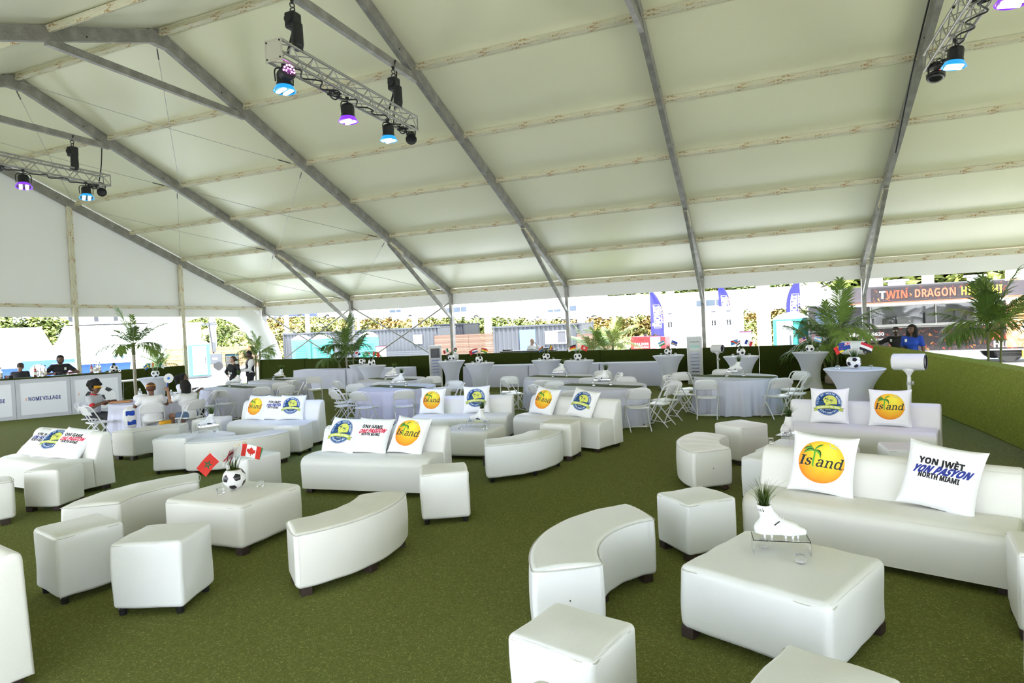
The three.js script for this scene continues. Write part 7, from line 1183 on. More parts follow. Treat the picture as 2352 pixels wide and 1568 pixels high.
// inflatable arch, light tower, pop-up tents and white building on the left
{
  const o = thing('inflatable_arch', 'big white inflatable arch outside the gable end', 'arch', [-23.3, 20.9], 48), W = 2.65, Hh = 3.6, pts = [];
  for (let i = 0; i <= 28; i++) { const a = Math.PI * (i / 28); pts.push(v3(-W * Math.cos(a) * (1 + 0.0), Hh * Math.pow(Math.sin(a), 0.85), 0)); }
  part('tube', tube(pts, 0.5, 20, 60), std(lin(0.85, 0.85, 0.85), 0.5), o);
  for (const s of [-1, 1]) part('base_strap', put(new THREE.TorusGeometry(0.5, 0.02, 6, 30), s * W, 0.4, 0, Math.PI / 2), paint.grey, o);
}
{
  const o = thing('light_tower', 'grey mobile light tower trailer seen through the arch', 'light tower', [-35.2, 31.8], 50);
  part('cabinet', puffBox(1.2, 0.75, 0.8, 0.06, 0, 1, 0, 3), paint.grey, o, [0, 0.42, 0]); part('label_plate', bx(0.3, 0.16, 0.01, 0.15, 0.8, 0.41), std(lin(0.55, 0.5, 0.4), 0.5), o);
  part('mast', bar(v3(0.12, 0.9, 0), v3(-0.1, 3.25, 0), 0.09, 0.09, v3(0, 0, 1)), paint.dark, o); part('mast_box', puffBox(0.2, 0.7, 0.16, 0.02, 0, 1, 0, 2), paint.grey, o, [0.16, 1.25, 0.1]);
  part('lamp_bar', bar(v3(-0.5, 3.22, 0), v3(0.3, 3.28, 0), 0.05, 0.05), paint.dark, o); for (const x of [-0.45, -0.2, 0.05, 0.28]) part('flood_lamp', puffBox(0.22, 0.16, 0.1, 0.02, 0, 1, 0, 2), paint.grey, o, [x, 3.08, 0.04]);
  for (const s of [-1, 1]) part('wheel', put(new THREE.CylinderGeometry(0.28, 0.28, 0.16, 22), 0.35, 0.28, s * 0.42, Math.PI / 2), paint.tyre, o);
  part('drawbar', bar(v3(0.5, 0.4, 0), v3(1.4, 0.42, 0), 0.08, 0.08), paint.silver, o);
}
{
  const turn = 52, o = thing('popup_tent', 'white pop-up tent with blue lettering on its valance and blue back wall', 'tent', [-30.5, 18.7], turn), W = 6.2, Dp = 3, e = 1.62, a = 3.0;
  const roof = (x0, x1) => { const g = new THREE.BufferGeometry(), c = (x0 + x1) / 2, q = (x1 - x0) * 0.36, P = [[x0, e, Dp / 2], [x1, e, Dp / 2], [x1, e, -Dp / 2], [x0, e, -Dp / 2], [c - q, a, 0], [c + q, a, 0]]; g.setAttribute('position', new THREE.Float32BufferAttribute([[0, 1, 5], [0, 5, 4], [1, 2, 5], [2, 3, 4], [2, 4, 5], [3, 0, 4]].flatMap((f) => f.flatMap((i) => P[i])), 3)); g.computeVertexNormals(); return planarUV(g); };
  const cl = std(lin(0.85, 0.86, 0.9), 0.7, { side: THREE.DoubleSide }); part('canopy', roof(-W / 2, 0), cl, o); part('canopy', roof(0, W / 2), cl, o);
  const tx = std(0xffffff, 0.7, { map: canvasTex(1536, 128, (g, w, h) => { g.fillStyle = '#f4f6fb'; g.fillRect(0, 0, w, h); g.fillStyle = '#6f92d6'; fitText(g, 'COMMISSIONER MARLEINE BASTIEN', 40, 92, w - 80, '$px sans-serif', 76); }) });
  part('valance', new THREE.BoxGeometry(W, 0.42, 0.012), [cl, cl, cl, cl, tx, cl], o, [0, e - 0.2, Dp / 2]);
  for (const s of [-1, 1]) part('valance', bx(0.012, 0.42, Dp, s * W / 2, e - 0.2, 0), cl, o);
  for (const x of [-W / 2, 0, W / 2]) for (const z of [-1, 1]) part('leg', bx(0.05, e, 0.05, x, e / 2, z * Dp / 2), MAT.white, o);
  const bw = std(0xffffff, 0.7, { map: canvasTex(1024, 256, (g, w, h) => { g.fillStyle = '#3f66c8'; g.fillRect(0, 0, w, h); g.fillStyle = '#7f9ee2'; g.beginPath(); g.arc(540, 250, 110, Math.PI, 0); g.fill(); g.fillStyle = '#4b72d2'; for (let y = 150; y < 256; y += 12) g.fillRect(430, y, 220, 4); g.fillStyle = '#f2f5fb'; g.font = 'bold 34px sans-serif'; g.fillText('COUNTY,', 230, 190); g.fillText('T 3', 250, 236); g.font = '18px sans-serif'; g.fillText('miamidade district', 420, 216); }) });
  part('back_wall', new THREE.BoxGeometry(W, 1.25, 0.012), [cl, cl, cl, cl, bw, cl], o, [0, 0.63, Dp / 2 - 0.3]);
  const b = thing('roll_banner', 'blue banner with a white disc and smiling portrait behind the bearded barman', 'banner', [-28.4, 17.2], turn);
  part('sheet', new THREE.BoxGeometry(1.9, 1.5, 0.015), [cl, cl, cl, cl, std(0xffffff, 0.6, { map: canvasTex(384, 304, (g, w, h) => { g.fillStyle = '#3457b8'; g.fillRect(0, 0, w, h); g.fillStyle = '#fdfdf6'; g.beginPath(); g.arc(110, 92, 58, 0, 7); g.fill(); g.fillStyle = '#5c7dd0'; g.fillRect(210, 30, 174, 274); g.fillStyle = '#6b5660'; g.beginPath(); g.ellipse(296, 150, 66, 104, 0.1, 0, 7); g.fill(); g.fillStyle = '#e6bfae'; g.beginPath(); g.ellipse(280, 160, 44, 66, 0, 0, 7); g.fill(); g.fillStyle = '#fff'; g.beginPath(); g.ellipse(278, 194, 18, 6, 0, 0, 7); g.fill(); g.fillStyle = '#54413f'; g.fillRect(256, 146, 14, 4); g.fillRect(288, 146, 14, 4); g.fillStyle = '#f0f3fb'; g.fillRect(40, 200, 130, 12); }) }), cl], o.parent ? b : b, [0, 0.76, 0]);
  for (const s of [-1, 1]) part('stand', bx(0.3, 0.03, 0.3, s * 0.7, 0.015, 0), paint.dark, b);
}
{
  const o = thing('white_building', 'white building with dark window strips beyond the pop-up tents', 'building', [-56.5, 38.2], 55), w = std(lin(0.82, 0.84, 0.88), 0.7);
  part('wall', bx(11.5, 9, 4, 0, 4.5 + 4.0, -2), w, o); part('lower_wall', bx(15, 3.9, 4, 1.2, 1.95, -1.8), w, o); part('ledge', bx(11.6, 0.2, 0.4, 0, 4.15, 0.1), paint.wall, o);
  for (const [x, h] of [[-4.7, 4.0], [-1.2, 4.0], [0.7, 4.0], [2.6, 4.0], [4.1, 4.0]]) part('dark_strip', bx(0.34, h, 0.1, x - 2.4, 4.22 + h / 2, 0.06), paint.dark, o);
  for (const [x, y] of [[-3.2, 6.0], [1.6, 5.9], [5.1, 5.8]]) part('window', bx(0.4, 1.4, 0.05, x, y + 0.6, 0.02), paint.glassDark, o);
  part('window', bx(1.5, 0.35, 0.06, 3.4, 5.8, 0.02), paint.dark, o);
}
// ---------------------------------------------------------------- people: one continuous body each, clothes and hair as children
const TONE = { deep: std(lin(0.075, 0.038, 0.024), 0.5), brown: std(lin(0.16, 0.08, 0.048), 0.5), tan: std(lin(0.33, 0.18, 0.115), 0.5), fair: std(lin(0.5, 0.31, 0.22), 0.5) };
const HAIRC = { black: std(lin(0.008, 0.007, 0.006), 0.85), auburn: std(lin(0.09, 0.03, 0.012), 0.6), brown: std(lin(0.05, 0.028, 0.016), 0.6), grey: std(lin(0.12, 0.11, 0.1), 0.6) };
const CL = { white: std(lin(0.78, 0.78, 0.8), 0.85), black: std(lin(0.014, 0.014, 0.017), 0.8), grey: std(lin(0.52, 0.54, 0.58), 0.85), denim: std(lin(0.1, 0.16, 0.27), 0.85), dark: std(lin(0.03, 0.032, 0.037), 0.85), blue: std(lin(0.012, 0.06, 0.42), 0.8), yellow: std(lin(0.85, 0.42, 0.01), 0.6), red: std(lin(0.6, 0.02, 0.04), 0.7), tan: std(lin(0.4, 0.3, 0.2), 0.8), navy: std(lin(0.02, 0.03, 0.09), 0.8) };
const mid3 = (a, b, t) => a.map((q, i) => q + (b[i] - q) * t);
function person(label, [u, v], turn, s, o = {}) {
  const sit = o.sit, Y = sit ? -0.42 : 0, ln = o.lean ?? 0;   // lean: forward shift of the upper body
  const up = (x, y, z = 0) => { const h = y - 0.94, c = Math.cos(ln), sn = Math.sin(ln); return [x, 0.94 + h * c - z * sn + Y, z * c + h * sn]; };
  const J = { pel: up(0, 0.97), waist: up(0, 1.1, 0.01), chest: up(0, 1.28, 0.005), neck: up(0, 1.46, -0.015), skull: up(0, 1.635, 0.015), shL: up(0.185, 1.405, -0.01), shR: up(-0.185, 1.405, -0.01) };
  for (const [k, x] of [['L', 1], ['R', -1]]) {
    J['hip' + k] = [x * 0.095, 0.93 + Y + (sit ? 0.03 : 0), 0]; J['knee' + k] = sit ? [x * 0.14, 0.53, 0.43] : [x * 0.105, 0.51, 0.015]; J['ank' + k] = sit ? [x * 0.14, 0.1, 0.38] : [x * 0.1, 0.09, -0.02]; J['toe' + k] = sit ? [x * 0.16, 0.04, 0.54] : [x * 0.12, 0.04, 0.135];
    J['el' + k] = sit ? up(x * 0.26, 1.18, 0.1) : up(x * 0.25, 1.13, -0.03); J['wr' + k] = sit ? [x * 0.16, 0.88, 0.36] : up(x * 0.27, 0.89, 0.05);
  }
  Object.assign(J, o.joints ?? {});
  const w = o.build ?? 1, B = (a, b, ra, rb, k = 0.035, sc) => bone(J[a] ?? a, J[b] ?? b, ra, rb ?? ra, k, sc);
  const torso = (e) => [B(mid3(J.pel, J.hipL, 0.55), mid3(J.pel, J.hipR, 0.55), 0.115 * w + e, 0.115 * w + e, 0.04), B('pel', 'waist', 0.12 * w + e, 0.112 * w + e, 0.05), B('waist', 'chest', 0.112 * w + e, 0.125 * w + e, 0.05), B(mid3(J.chest, J.shL, 0.42), mid3(J.chest, J.shR, 0.42), 0.108 * w + e, 0.108 * w + e, 0.05), B('shL', 'shR', 0.058 + e, 0.058 + e, 0.05), ...(o.woman ? [B(mid3(J.chest, up(0.09, 1.27, 0.12), 0.75), mid3(J.chest, up(-0.09, 1.27, 0.12), 0.75), 0.07 + e, 0.07 + e, 0.05)] : [])];
  const arm = (k, e, t0 = 1, t1 = 1) => [B('sh' + k, mid3(J['sh' + k], J['el' + k], t0), 0.052 * (0.6 + 0.4 * w) + e, 0.043 + e, 0.03), ...(t1 > 0 && t0 >= 1 ? [B('el' + k, mid3(J['el' + k], J['wr' + k], t1), 0.041 + e, 0.029 + e, 0.02)] : [])];
  const leg = (k, e, t0 = 1, t1 = 1) => [B('hip' + k, mid3(J['hip' + k], J['knee' + k], t0), 0.088 * (0.5 + 0.5 * w) + e, 0.058 + 0.02 * (1 - t0) + e, 0.04), ...(t0 >= 1 && t1 > 0 ? [B('knee' + k, mid3(J['knee' + k], J['ank' + k], t1), 0.056 + e, 0.04 + e, 0.03)] : [])];
  const foot = (k, e) => [B('ank' + k, 'toe' + k, 0.043 + e, 0.033 + e, 0.03), B('ank' + k, mid3(J['ank' + k], J['toe' + k], -0.2).map((q, i) => i === 1 ? 0.045 : q), 0.042 + e, 0.04 + e, 0.03)];
  const root = thing('person', label, 'person', [u, v, o.z ?? 0], turn); root.scale.setScalar(s);
  // head, turned as one
  const hq = new THREE.Quaternion().setFromEuler(new THREE.Euler(R(o.nod ?? 0), R(o.look ?? 0), R(o.tilt ?? 0), 'YXZ')), hc = J.skull, hat = (g) => g.applyMatrix4(new THREE.Matrix4().makeRotationFromQuaternion(hq).setPosition(...hc));
  const headGeo = hat(sdfGeo([bone([0, 0.03, -0.012], [0, 0.028, -0.002], 0.094, 0.09, 0.03, [1.1, 0.95, 0.98]), bone([0, -0.02, 0.022], [0, -0.075, 0.052], 0.068, 0.036, 0.035), bone([0.03, -0.03, 0.05], [-0.03, -0.03, 0.05], 0.038, 0.038, 0.03), bone([0, 0.008, 0.084], [0, -0.028, 0.107], 0.009, 0.014, 0.014), bone([0.03, 0.022, 0.077], [-0.03, 0.022, 0.077], 0.014, 0.014, 0.014), bone([0.018, -0.058, 0.08], [-0.018, -0.058, 0.08], 0.01, 0.01, 0.014), bone([0.084, 0.005, -0.002], [0.088, -0.03, 0.004], 0.016, 0.012, 0.008), bone([-0.084, 0.005, -0.002], [-0.088, -0.03, 0.004], 0.016, 0.012, 0.008), bone([0, -0.05, -0.01], [0, -0.14, -0.03], 0.055, 0.055, 0.03)], 0.007));
  const hand = (k) => {
    const a = new THREE.Vector3(...J['el' + k]), b = new THREE.Vector3(...J['wr' + k]), d = b.clone().sub(a).normalize(), palmN = (o['palm' + k] ? new THREE.Vector3(...o['palm' + k]) : v3(0, -1, 0.001)); palmN.addScaledVector(d, -palmN.dot(d)).normalize();
    const side = new THREE.Vector3().crossVectors(d, palmN).normalize().multiplyScalar(k === 'L' ? 1 : -1), P = (x, y, z) => b.clone().addScaledVector(d, y).addScaledVector(side, x).addScaledVector(palmN, z).toArray(), curl = o['curl' + k] ?? 0.35, L = [];
    L.push(bone(b.clone().addScaledVector(d, -0.03).toArray(), P(0, 0.02, 0), 0.027, 0.024, 0.015), bone(P(-0.02, 0.03, 0), P(-0.024, 0.075, 0.002), 0.016, 0.014, 0.014), bone(P(0.02, 0.03, 0), P(0.022, 0.078, 0.002), 0.016, 0.014, 0.014), bone(P(0, 0.03, 0), P(0, 0.08, 0), 0.016, 0.014, 0.014));
    [[-0.03, 0.05], [-0.01, 0.066], [0.011, 0.07], [0.031, 0.062]].forEach(([x, len], i) => { let y = 0.085 - Math.abs(i - 1.6) * 0.005, z = 0, an = curl * 0.6; let p = [x, y, z]; for (const [f, r] of [[0.45, 0.0088], [0.32, 0.008], [0.23, 0.0072]]) { const q = [p[0] + (x > 0 ? 0.002 : -0.002), p[1] + len * f * Math.cos(an), p[2] + len * f * Math.sin(an)]; L.push(bone(P(...p), P(...q), r, r * 0.93, 0.004)); p = q; an += curl; } });
    L.push(bone(P(0.03, 0.03, 0.005), P(0.052, 0.055, 0.016), 0.013, 0.0105, 0.01), bone(P(0.052, 0.055, 0.016), P(0.056, 0.083, 0.022 + 0.02 * curl), 0.0105, 0.0085, 0.004));
    return sdfGeo(L, 0.0048);
  };
  const geos = [sdfGeo([...torso(-0.004), B('neck', mid3(J.neck, J.skull, 0.55), 0.056, 0.054, 0.04), ...['L', 'R'].flatMap((k) => [...arm(k, 0), ...leg(k, -0.002), ...foot(k, -0.004)])], 0.014), headGeo];
  if (!o.farHands) geos.push(hand('L'), hand('R'));
  part('body', merge(geos), TONE[o.skin ?? 'brown'], root);
  // clothes
  const c = o.wear, sl = c.sleeve ?? 0.55, neckCut = (x, y, z, d) => { const p = J.neck; return Math.max(d, 0.068 - Math.hypot(x - p[0], (y - p[1] - 0.06) * 0.75, z - p[2] - (c.vneck ? 0.03 : 0.012))); };
  const hemY = Math.min(J.hipL[1], J.hipR[1]) - (c.tuck ? -0.05 : 0.07);
  part('shirt', sdfGeo([...torso(0.012), ...['L', 'R'].flatMap((k) => arm(k, 0.014 + (sl < 1 ? 0.006 : 0), Math.min(1, sl), Math.max(0, sl - 1)))], 0.0125, (x, y, z, d) => neckCut(x, y, z, sit ? Math.max(d, J.pel[1] - 0.12 - y) : Math.max(d, hemY - y))), CL[c.shirt], root);
  if (c.collar) part('collar', put(new THREE.TorusGeometry(0.066, 0.016, 8, 26, 5.4).rotateZ(Math.PI / 2 + 0.45).rotateX(Math.PI / 2 + 0.3), ...mid3(J.neck, J.skull, 0.16)), CL[c.collar], root);
  if (c.cuff) for (const k of ['L', 'R']) { const p = mid3(J['sh' + k], J['el' + k], sl * 1.05), q = mid3(J['sh' + k], J['el' + k], sl * 1.12); part('cuff', sdfGeo([bone(p, q, 0.066, 0.064, 0.01)], 0.01), CL[c.cuff], root); }
  if (c.vest) part('vest', sdfGeo(torso(0.022), 0.0125, (x, y, z, d) => { const g = up(0, 1.4, 0); return Math.max(neckCut(x, y, z, d), Math.abs(x) - 0.135, hemY - y, z > 0 ? 0.045 + (g[1] - y < 0.25 ? -0.0 : -0.1) - Math.abs(x) + (y < g[1] - 0.22 ? -0.1 : 0) : -1); }), CL[c.vest], root);
  if (c.apron) part('apron', sdfGeo([B('pel', 'pel', 0.135, 0.135), B('hipL', 'kneeL', 0.11, 0.1, 0.06), B('hipR', 'kneeR', 0.11, 0.1, 0.06), B(mid3(J.hipL, J.hipR, 0.5), mid3(J.kneeL, J.kneeR, 0.5), 0.1, 0.09, 0.06)], 0.0135, (x, y, z, d) => Math.max(d, 0.02 - z)), CL[c.apron], root);
  const pl = c.shorts ? [0.5, 0] : [1, 0.92];
  part(c.shorts ? 'shorts' : 'trousers', sdfGeo([B(mid3(J.pel, J.hipL, 0.6), mid3(J.pel, J.hipR, 0.6), 0.123 * w, 0.123 * w, 0.04), ...['L', 'R'].flatMap((k) => leg(k, 0.013, ...pl))], 0.0135, (x, y, z, d) => Math.max(d, y - J.pel[1] - 0.09)), CL[c.trousers], root);
  for (const k of ['L', 'R']) part('shoe', sdfGeo([...foot(k, 0.008)], 0.009), CL[c.shoes ?? 'black'], root);
  if (c.badge) part('badge', put(puffBox(0.055, 0.075, 0.004, 0.002, 0, 1, 0, 2), J.chest[0] + c.badge[0], J.chest[1] + c.badge[1], J.chest[2] + 0.15 * w), MAT.white, root);
  // face and hair
  const face = (n, g, m) => part(n, hat(g), m, root);
  for (const x of [-1, 1]) { face('eye', put(new THREE.SphereGeometry(0.0125, 10, 8), x * 0.033, 0.008, 0.077), MAT.white); face('pupil', put(new THREE.SphereGeometry(0.007, 8, 6), x * 0.033, 0.008, 0.0855), MAT.black); face('eyebrow', put(new THREE.CapsuleGeometry(0.0045, 0.026, 4, 6), x * 0.034, 0.032, 0.087, 0, 0, Math.PI / 2 + x * 0.12), HAIRC[o.hairColor ?? 'black']); }
  face('mouth', put(new THREE.SphereGeometry(0.02, 12, 8).scale(1, o.mouthOpen ? 0.55 : 0.25, 0.4), 0, -0.06, 0.085), std(lin(0.16, 0.04, 0.04), 0.5));
  const hm = HAIRC[o.hairColor ?? 'black'], hairCut = (lo, zf) => (x, y, z, d) => Math.max(d, Math.min(z - zf, lo - y));
  const H = { afro: () => { seedTo(77); const L = []; for (let i = 0; i < 46; i++) { const a = rnd() * 6.283, t = rr(0.05, 1), rr_ = Math.sqrt(1 - t * t); L.push(bone([0.1 * rr_ * Math.cos(a) * 1.2, 0.06 + 0.14 * t, -0.035 + 0.115 * rr_ * Math.sin(a)], [0.13 * rr_ * Math.cos(a), 0.06 + 0.15 * t, -0.035 + 0.12 * rr_ * Math.sin(a)], 0.042, 0.042, 0.01)); } L.push(bone([0, 0.08, -0.035], [0, 0.02, -0.05], 0.13, 0.11)); return sdfGeo(L, 0.009, hairCut(0.075, 0.04)); }, short: () => sdfGeo([bone([0, 0.042, -0.016], [0, 0.03, -0.03], 0.1, 0.098)], 0.008, hairCut(0.085, 0.02)), buzz: () => sdfGeo([bone([0, 0.036, -0.014], [0, 0.028, -0.02], 0.0965, 0.095)], 0.008, hairCut(0.08, 0.015)), bob: () => sdfGeo([bone([0, 0.045, -0.02], [0, 0.02, -0.03], 0.112, 0.11), bone([0.07, 0, -0.03], [0.082, -0.14, -0.035], 0.05, 0.04, 0.04), bone([-0.07, 0, -0.03], [-0.082, -0.14, -0.035], 0.05, 0.04, 0.04), bone([0, 0, -0.07], [0, -0.15, -0.075], 0.06, 0.05, 0.05), bone([0.05, 0, -0.06], [0.05, -0.15, -0.06], 0.05, 0.05, 0.04), bone([-0.05, 0, -0.06], [-0.05, -0.15, -0.06], 0.05, 0.05, 0.04)], 0.009, hairCut(0.075, 0.03)), long: () => sdfGeo([bone([0, 0.045, -0.02], [0, 0.02, -0.03], 0.112, 0.11), ...[-0.1, -0.06, 0, 0.06, 0.1].flatMap((x, i) => [bone([x * 0.8, 0, -0.05 + 0.03 * (Math.abs(x) / 0.1)], [x * 1.15, -0.34 - 0.03 * (i % 2), -0.05 + 0.05 * (Math.abs(x) / 0.1)], 0.058, 0.045, 0.03)])], 0.01, hairCut(0.075, 0.03)), bun: () => sdfGeo([bone([0, 0.04, -0.018], [0, 0.025, -0.03], 0.101, 0.1), bone([0, 0.0, -0.12], [0, -0.01, -0.135], 0.042, 0.04, 0.02)], 0.008, hairCut(0.08, 0.012)), ponytail: () => sdfGeo([bone([0, 0.04, -0.018], [0, 0.025, -0.03], 0.102, 0.1), bone([0, 0.06, -0.12], [0, 0.03, -0.17], 0.045, 0.055, 0.02), bone([0, 0.03, -0.17], [0, -0.13, -0.17], 0.062, 0.03, 0.03)], 0.009, hairCut(0.08, 0.012)) };
  if (o.hair && H[o.hair]) face('hair', H[o.hair](), hm);
  if (o.beard) face('beard', sdfGeo([bone([0, -0.045, 0.03], [0, -0.095, 0.055], 0.07, 0.04, 0.03), bone([0.06, -0.01, 0.015], [0.045, -0.06, 0.035], 0.03, 0.035, 0.03), bone([-0.06, -0.01, 0.015], [-0.045, -0.06, 0.035], 0.03, 0.035, 0.03)], 0.008, (x, y, z, d) => Math.max(d, Math.min(z - 0.05, y + 0.05) > 0 ? 0.01 : y - 0.0, 0.012 - Math.hypot(x * 0.5, (y + 0.06) * 1.2, z - 0.1))), hm);
  if (o.visor) { const y = 0.062, b = new THREE.CylinderGeometry(0.106, 0.104, 0.04, 36, 1, true); face('visor_band', put(gridSurface(40, 3, (i, j) => { const a = i * 2 * Math.PI; return [0.107 * Math.sin(a) * 0.95, y - 0.02 + j * 0.042, 0.107 * Math.cos(a) - 0.008]; }, true), 0, 0, 0), CL.yellowD); face('visor_brim', gridSurface(24, 5, (i, j) => { const a = (i - 0.5) * 2.3, r = 0.107 + j * 0.075 * Math.cos((i - 0.5) * 2.6); return [r * Math.sin(a) * 0.95, y - 0.018 - j * 0.02 - 0.02 * Math.abs(i - 0.5), r * Math.cos(a) - 0.008]; }), CL.yellowD); }
  if (o.glasses) { const m = o.glasses === 'dark' ? MAT.blackGloss : MAT.glass, fr = []; for (const x of [-1, 1]) { face('lens', put(puffBox(0.05, 0.038, 0.006, 0.003, 0, 1, 0, 2), x * 0.034, -0.012, 0.099), m); fr.push(put(new THREE.TorusGeometry(0.023, 0.0028, 5, 18).scale(1.1, 0.85, 1), x * 0.034, 0.006, 0.1), tube([v3(x * 0.062, 0.012, 0.096), v3(x * 0.092, 0.012, 0.0)], 0.003, 5)); } fr.push(tube([v3(-0.01, 0.01, 0.102), v3(0.01, 0.01, 0.102)], 0.003, 5)); face('glasses_frame', merge(fr), o.glasses === 'dark' ? MAT.black : paint.dark); }
  return root;
}
CL.yellowD = CL.yellow.clone(); CL.yellowD.side = THREE.DoubleSide;
const chairAt = (text) => { const c = chairSpec.find((q) => q.label.includes(text)); return [[c.u, c.v], c.t]; };
{
  const tuck = (p, t, d) => [p[0] + d * Math.sin(R(t)), p[1] - d * Math.cos(R(t))];
  let [p, t] = chairAt('yellow visor and sunglasses');
  person('seated person with curly black hair, yellow visor, sunglasses and grey-white polo with red collar', p, t - 8, 0.9, { sit: true, skin: 'brown', hair: 'afro', visor: true, glasses: 'dark', look: -14, nod: 6, mouthOpen: true, build: 1.12, wear: { shirt: 'grey', collar: 'red', cuff: 'red', trousers: 'dark', sleeve: 0.75 }, lean: 0.12, joints: { elR: [-0.27, 0.78, 0.16], wrR: [-0.1, 0.87, 0.34], elL: [0.3, 0.8, 0.14], wrL: [0.16, 0.87, 0.38] } });
  [p, t] = chairAt('in white with a yellow visor');
  person('seated person in white tee seen from behind, reddish hair under a yellow visor', p, t + 4, 0.9, { sit: true, skin: 'brown', hair: 'short', hairColor: 'auburn', visor: true, build: 1.12, woman: true, lean: 0.2, look: 8, wear: { shirt: 'white', trousers: 'white', shoes: 'white', sleeve: 0.6 }, joints: { elL: [0.33, 0.82, 0.16], wrL: [0.2, 0.87, 0.4], elR: [-0.3, 0.82, 0.16], wrR: [-0.16, 0.87, 0.4] } });
  [p, t] = chairAt('woman in denim shorts');
  person('seated woman with black bob, white tee and denim shorts, holding up a round fan', p, t, 0.9, { sit: true, skin: 'tan', hair: 'bob', woman: true, look: 10, lean: 0.16, wear: { shirt: 'white', trousers: 'denim', shorts: true, shoes: 'white', sleeve: 0.6 }, curlL: 1.0, joints: { elL: [0.27, 0.88, 0.27], wrL: [0.24, 1.12, 0.38], elR: [-0.26, 0.8, 0.15], wrR: [-0.12, 0.87, 0.4] } });
  const back = [-13.35, 11.15];
  copyOf(chairProto, back, facing(345, 118), 'folding chair on the far side of the table with the seated people', CHAIR_GROUP).userData.category = 'chair';
  person('seated woman with black ponytail and glasses, in white, beyond the yellow visor', back, facing(345, 118), 0.92, { sit: true, skin: 'brown', hair: 'ponytail', woman: true, glasses: 'clear', look: -22, wear: { shirt: 'white', trousers: 'dark', sleeve: 0.6 } });
  const fan = thing('hand_fan', 'round white hand fan with a blue emblem and handle, held up at the table', 'fan', [-10.95, 10.25, 1.0], facing(393, 10));
  part('fan_disc', put(new THREE.CylinderGeometry(0.09, 0.09, 0.004, 36).scale(1, 1, 1.12), 0, 0.26, 0, Math.PI / 2), MAT.white, fan); part('emblem', put(new THREE.CylinderGeometry(0.028, 0.028, 0.006, 24), 0, 0.26, 0, Math.PI / 2), std(lin(0.05, 0.25, 0.7), 0.5), fan); part('handle', puffBox(0.02, 0.17, 0.008, 0.003, 0, 1, 0, 2), std(lin(0.03, 0.06, 0.4), 0.5), fan);
  // put the fan into the raised hand
  { const q = scene.children.find((c) => c.userData.label?.includes('holding up a round fan')); q.updateMatrixWorld(); const h = q.localToWorld(v3(0.24, 1.17, 0.43)); fan.position.set(h.x, h.y - 0.04, h.z); fan.rotation.z = R(-12); }
  const T0 = RT.people[0], up = 0.757;
  const tray = thing('paper_tray', 'flat orange paper tray on the table of the seated people', 'tray', [T0[0] - 0.45, T0[1] - 0.45, 0.746], 40); part('sheet', puffBox(0.42, 0.025, 0.26, 0.01, 0, 1, 0, 3), std(lin(0.6, 0.28, 0.1), 0.7), tray); part('rim', put(new THREE.TorusGeometry(0.17, 0.008, 6, 24).scale(1.15, 0.7, 1), 0, 0.026, 0, Math.PI / 2), std(lin(0.5, 0.22, 0.08), 0.7), tray);
  for (const [dx, dv, h, r, label] of [[-0.28, -0.12, 0.26, 0.04, 'clear water bottle before the person with sunglasses'], [0.42, 0.1, 0.2, 0.042, 'pale tumbler beside the woman holding the fan']]) { const b = thing('water_bottle', label, 'bottle', [T0[0] + dx, T0[1] + dv, up], 0, undefined); part('bottle', new THREE.LatheGeometry([[0, 0], [r, 0.003], [r, h * 0.62], [r * 0.95, h * 0.7], [0.015, h * 0.88], [0.015, h * 0.94], [0, h * 0.94]].map(([a, c]) => new THREE.Vector2(a, c)), 20), phys(lin(0.93, 0.97, 0.98), 0.1, { transmission: 0.7, thickness: 0.02 }), b); part('cap', cyl(0.018, 0.018, 0.025, 0, h * 0.95, 0, 14), MAT.white, b); part('paper_label', cyl(r + 0.001, r + 0.001, h * 0.2, 0, h * 0.4, 0, 18), std(lin(0.75, 0.8, 0.85), 0.6), b); }
  const bag = thing('gift_bag', 'white and blue bag on the table between the seated people', 'bag', [T0[0] - 0.02, T0[1] - 0.3, up], 20); part('pouch', puffBox(0.26, 0.14, 0.14, 0.05, 0.02, 5, 0.008), MAT.white, bag); part('blue_print', puffBox(0.14, 0.06, 0.02, 0.01, 0.004, 2, 0.002), CL.blue, bag, [0.02, 0.04, 0.068]);
  const ph = thing('phone', 'dark phone lying by the pale tumbler on the table', 'phone', [T0[0] + 0.5, T0[1] - 0.12, up], 30); part('case', puffBox(0.075, 0.01, 0.15, 0.004, 0, 1, 0, 2), MAT.blackGloss, ph); part('lens', cyl(0.008, 0.008, 0.003, 0.02, 0.0105, -0.05, 10), MAT.chain, ph);
  // things hung on the chairs
  const [cp, ct] = chairAt('woman in denim shorts'), vis = thing('spare_visor', 'orange-yellow visor hanging from the chair of the woman in denim shorts', 'visor', [cp[0] - 0.2, cp[1] - 0.42, 0.36], facing(415, 10)); part('band', gridSurface(36, 3, (i, j) => [0.11 * Math.sin(i * 6.283), j * 0.06, 0.05 * Math.cos(i * 6.283)], true), CL.yellowD, vis); part('brim', gridSurface(20, 5, (i, j) => { const a = (i - 0.5) * 2.6, r = 1 + j * 0.7; return [0.11 * r * Math.sin(a) * 0.9, -j * 0.14 * Math.cos(a), 0.05 * Math.cos(a) + 0.02 * j]; }), CL.yellowD, vis);
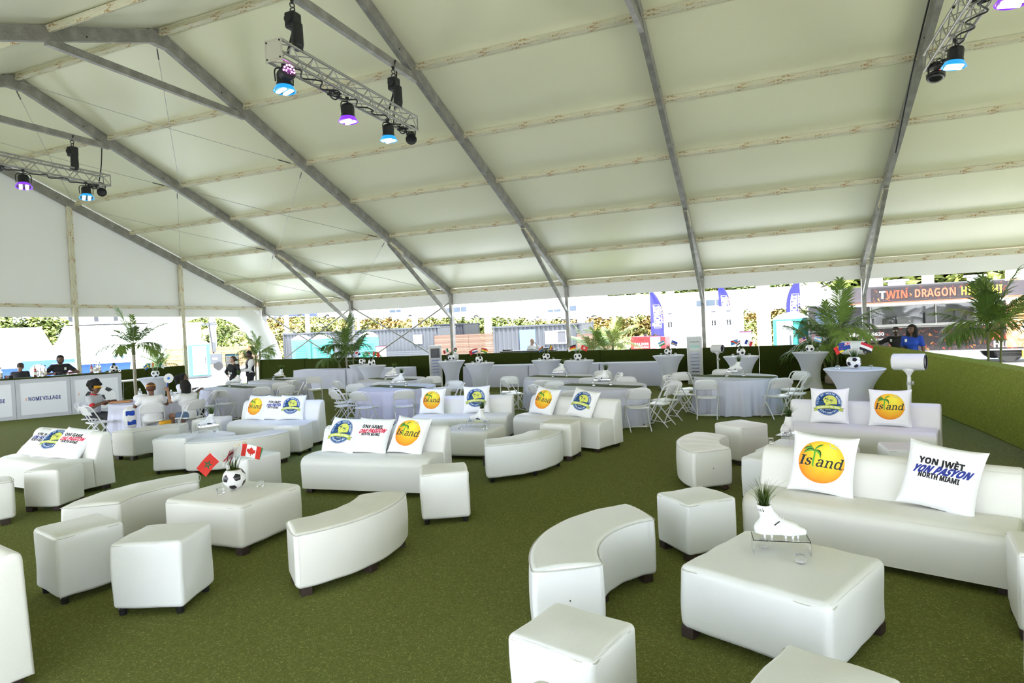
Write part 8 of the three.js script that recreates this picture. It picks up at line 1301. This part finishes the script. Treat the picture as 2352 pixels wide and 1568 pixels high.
  const [wp, wt] = chairAt('in white with a yellow visor'), bb = thing('drawstring_bag', 'blue and white bag hanging left of the chair of the person in white', 'bag', [wp[0] - 0.36, wp[1] - 0.22, 0.32], facing(312, 10)); part('sack', puffBox(0.2, 0.4, 0.1, 0.05, 0.02, 9, 0.012), MAT.white, bb); part('blue_patch', puffBox(0.16, 0.1, 0.02, 0.01, 0.003, 3, 0.003), CL.blue, bb, [-0.01, 0.24, 0.055]); part('blue_patch', puffBox(0.15, 0.1, 0.02, 0.01, 0.003, 4, 0.003), CL.blue, bb, [0.01, 0.05, 0.055]);
}
person('standing woman in black blouse with hair bun and white badge, hand on hip', [-15.72, 15.0], facing(540, -42), 0.845, { skin: 'fair', hair: 'bun', hairColor: 'brown', woman: true, look: -40, build: 0.92, wear: { shirt: 'black', trousers: 'black', sleeve: 1.75, badge: [0, -0.18] }, palmR: [1, 0, 0], joints: { elR: [-0.42, 1.18, -0.06], wrR: [-0.2, 1.04, 0.08], elL: [0.36, 1.16, 0.12], wrL: [0.42, 1.02, 0.34] } });
person('standing man in white shirt with black vest and apron, looking down', [-15.36, 15.33], facing(573, -78), 0.93, { skin: 'deep', hair: 'buzz', nod: 22, wear: { shirt: 'white', trousers: 'black', sleeve: 1.9, vest: 'black', apron: 'black' }, joints: { elR: [-0.26, 1.12, 0.08], wrR: [-0.12, 1.1, 0.34], elL: [0.26, 1.12, 0.08], wrL: [0.1, 1.1, 0.34] } });
person('barman with cropped hair in black, turned away behind the bar', [-20.65, 11.65], facing(40, 160), 0.92, { skin: 'tan', hair: 'buzz', hairColor: 'brown', nod: 16, build: 1.12, lean: 0.12, wear: { shirt: 'black', trousers: 'black', sleeve: 0.6 } });
person('bearded barman in black polo leaning with his forearms on the bar', [-20.2, 12.52], facing(132, 8), 1.03, { skin: 'brown', hair: 'buzz', beard: true, nod: 24, look: 6, lean: 0.26, build: 1.16, wear: { shirt: 'black', trousers: 'black', sleeve: 0.62, badge: [0.1, 0.02] }, joints: { elL: [0.4, 1.2, 0.28], wrL: [0.16, 1.2, 0.5], elR: [-0.42, 1.2, 0.26], wrR: [-0.12, 1.2, 0.5] } });
person('bald man in white shirt holding a phone to his ear behind the partition', [-8.35, 22.55], facing(1212, 42), 0.875, { skin: 'fair', look: 14, nod: 8, wear: { shirt: 'white', trousers: 'dark', sleeve: 1.8 }, curlL: 0.9, joints: { elL: [0.34, 1.26, 0.16], wrL: [0.13, 1.53, 0.11] } });
person('man in black shirt and glasses resting his arm on the right partition', [3.27, 19.5], facing(2052, -12), 0.885, { skin: 'deep', hair: 'buzz', glasses: 'clear', look: 4, build: 1.1, wear: { shirt: 'black', trousers: 'dark', sleeve: 0.95, badge: [-0.1, 0.04] }, joints: { elR: [-0.42, 1.28, 0.1], wrR: [-0.62, 1.27, 0.2] } });
person('woman with long black hair in bright blue polo beside the right partition', [3.36, 18.0], facing(2087, -18), 0.92, { skin: 'brown', hair: 'long', woman: true, glasses: 'clear', look: -10, nod: -4, wear: { shirt: 'blue', trousers: 'dark', sleeve: 0.62, vneck: true, badge: [-0.1, 0.04] } });
person('person with dark hair whose head shows above a menu board outside', [-4.35, 26.9], facing(1501, 20), 0.83, { skin: 'brown', hair: 'bob', woman: true, farHands: true, wear: { shirt: 'navy', trousers: 'dark', sleeve: 0.6 } });
renderer.render(scene, camera);
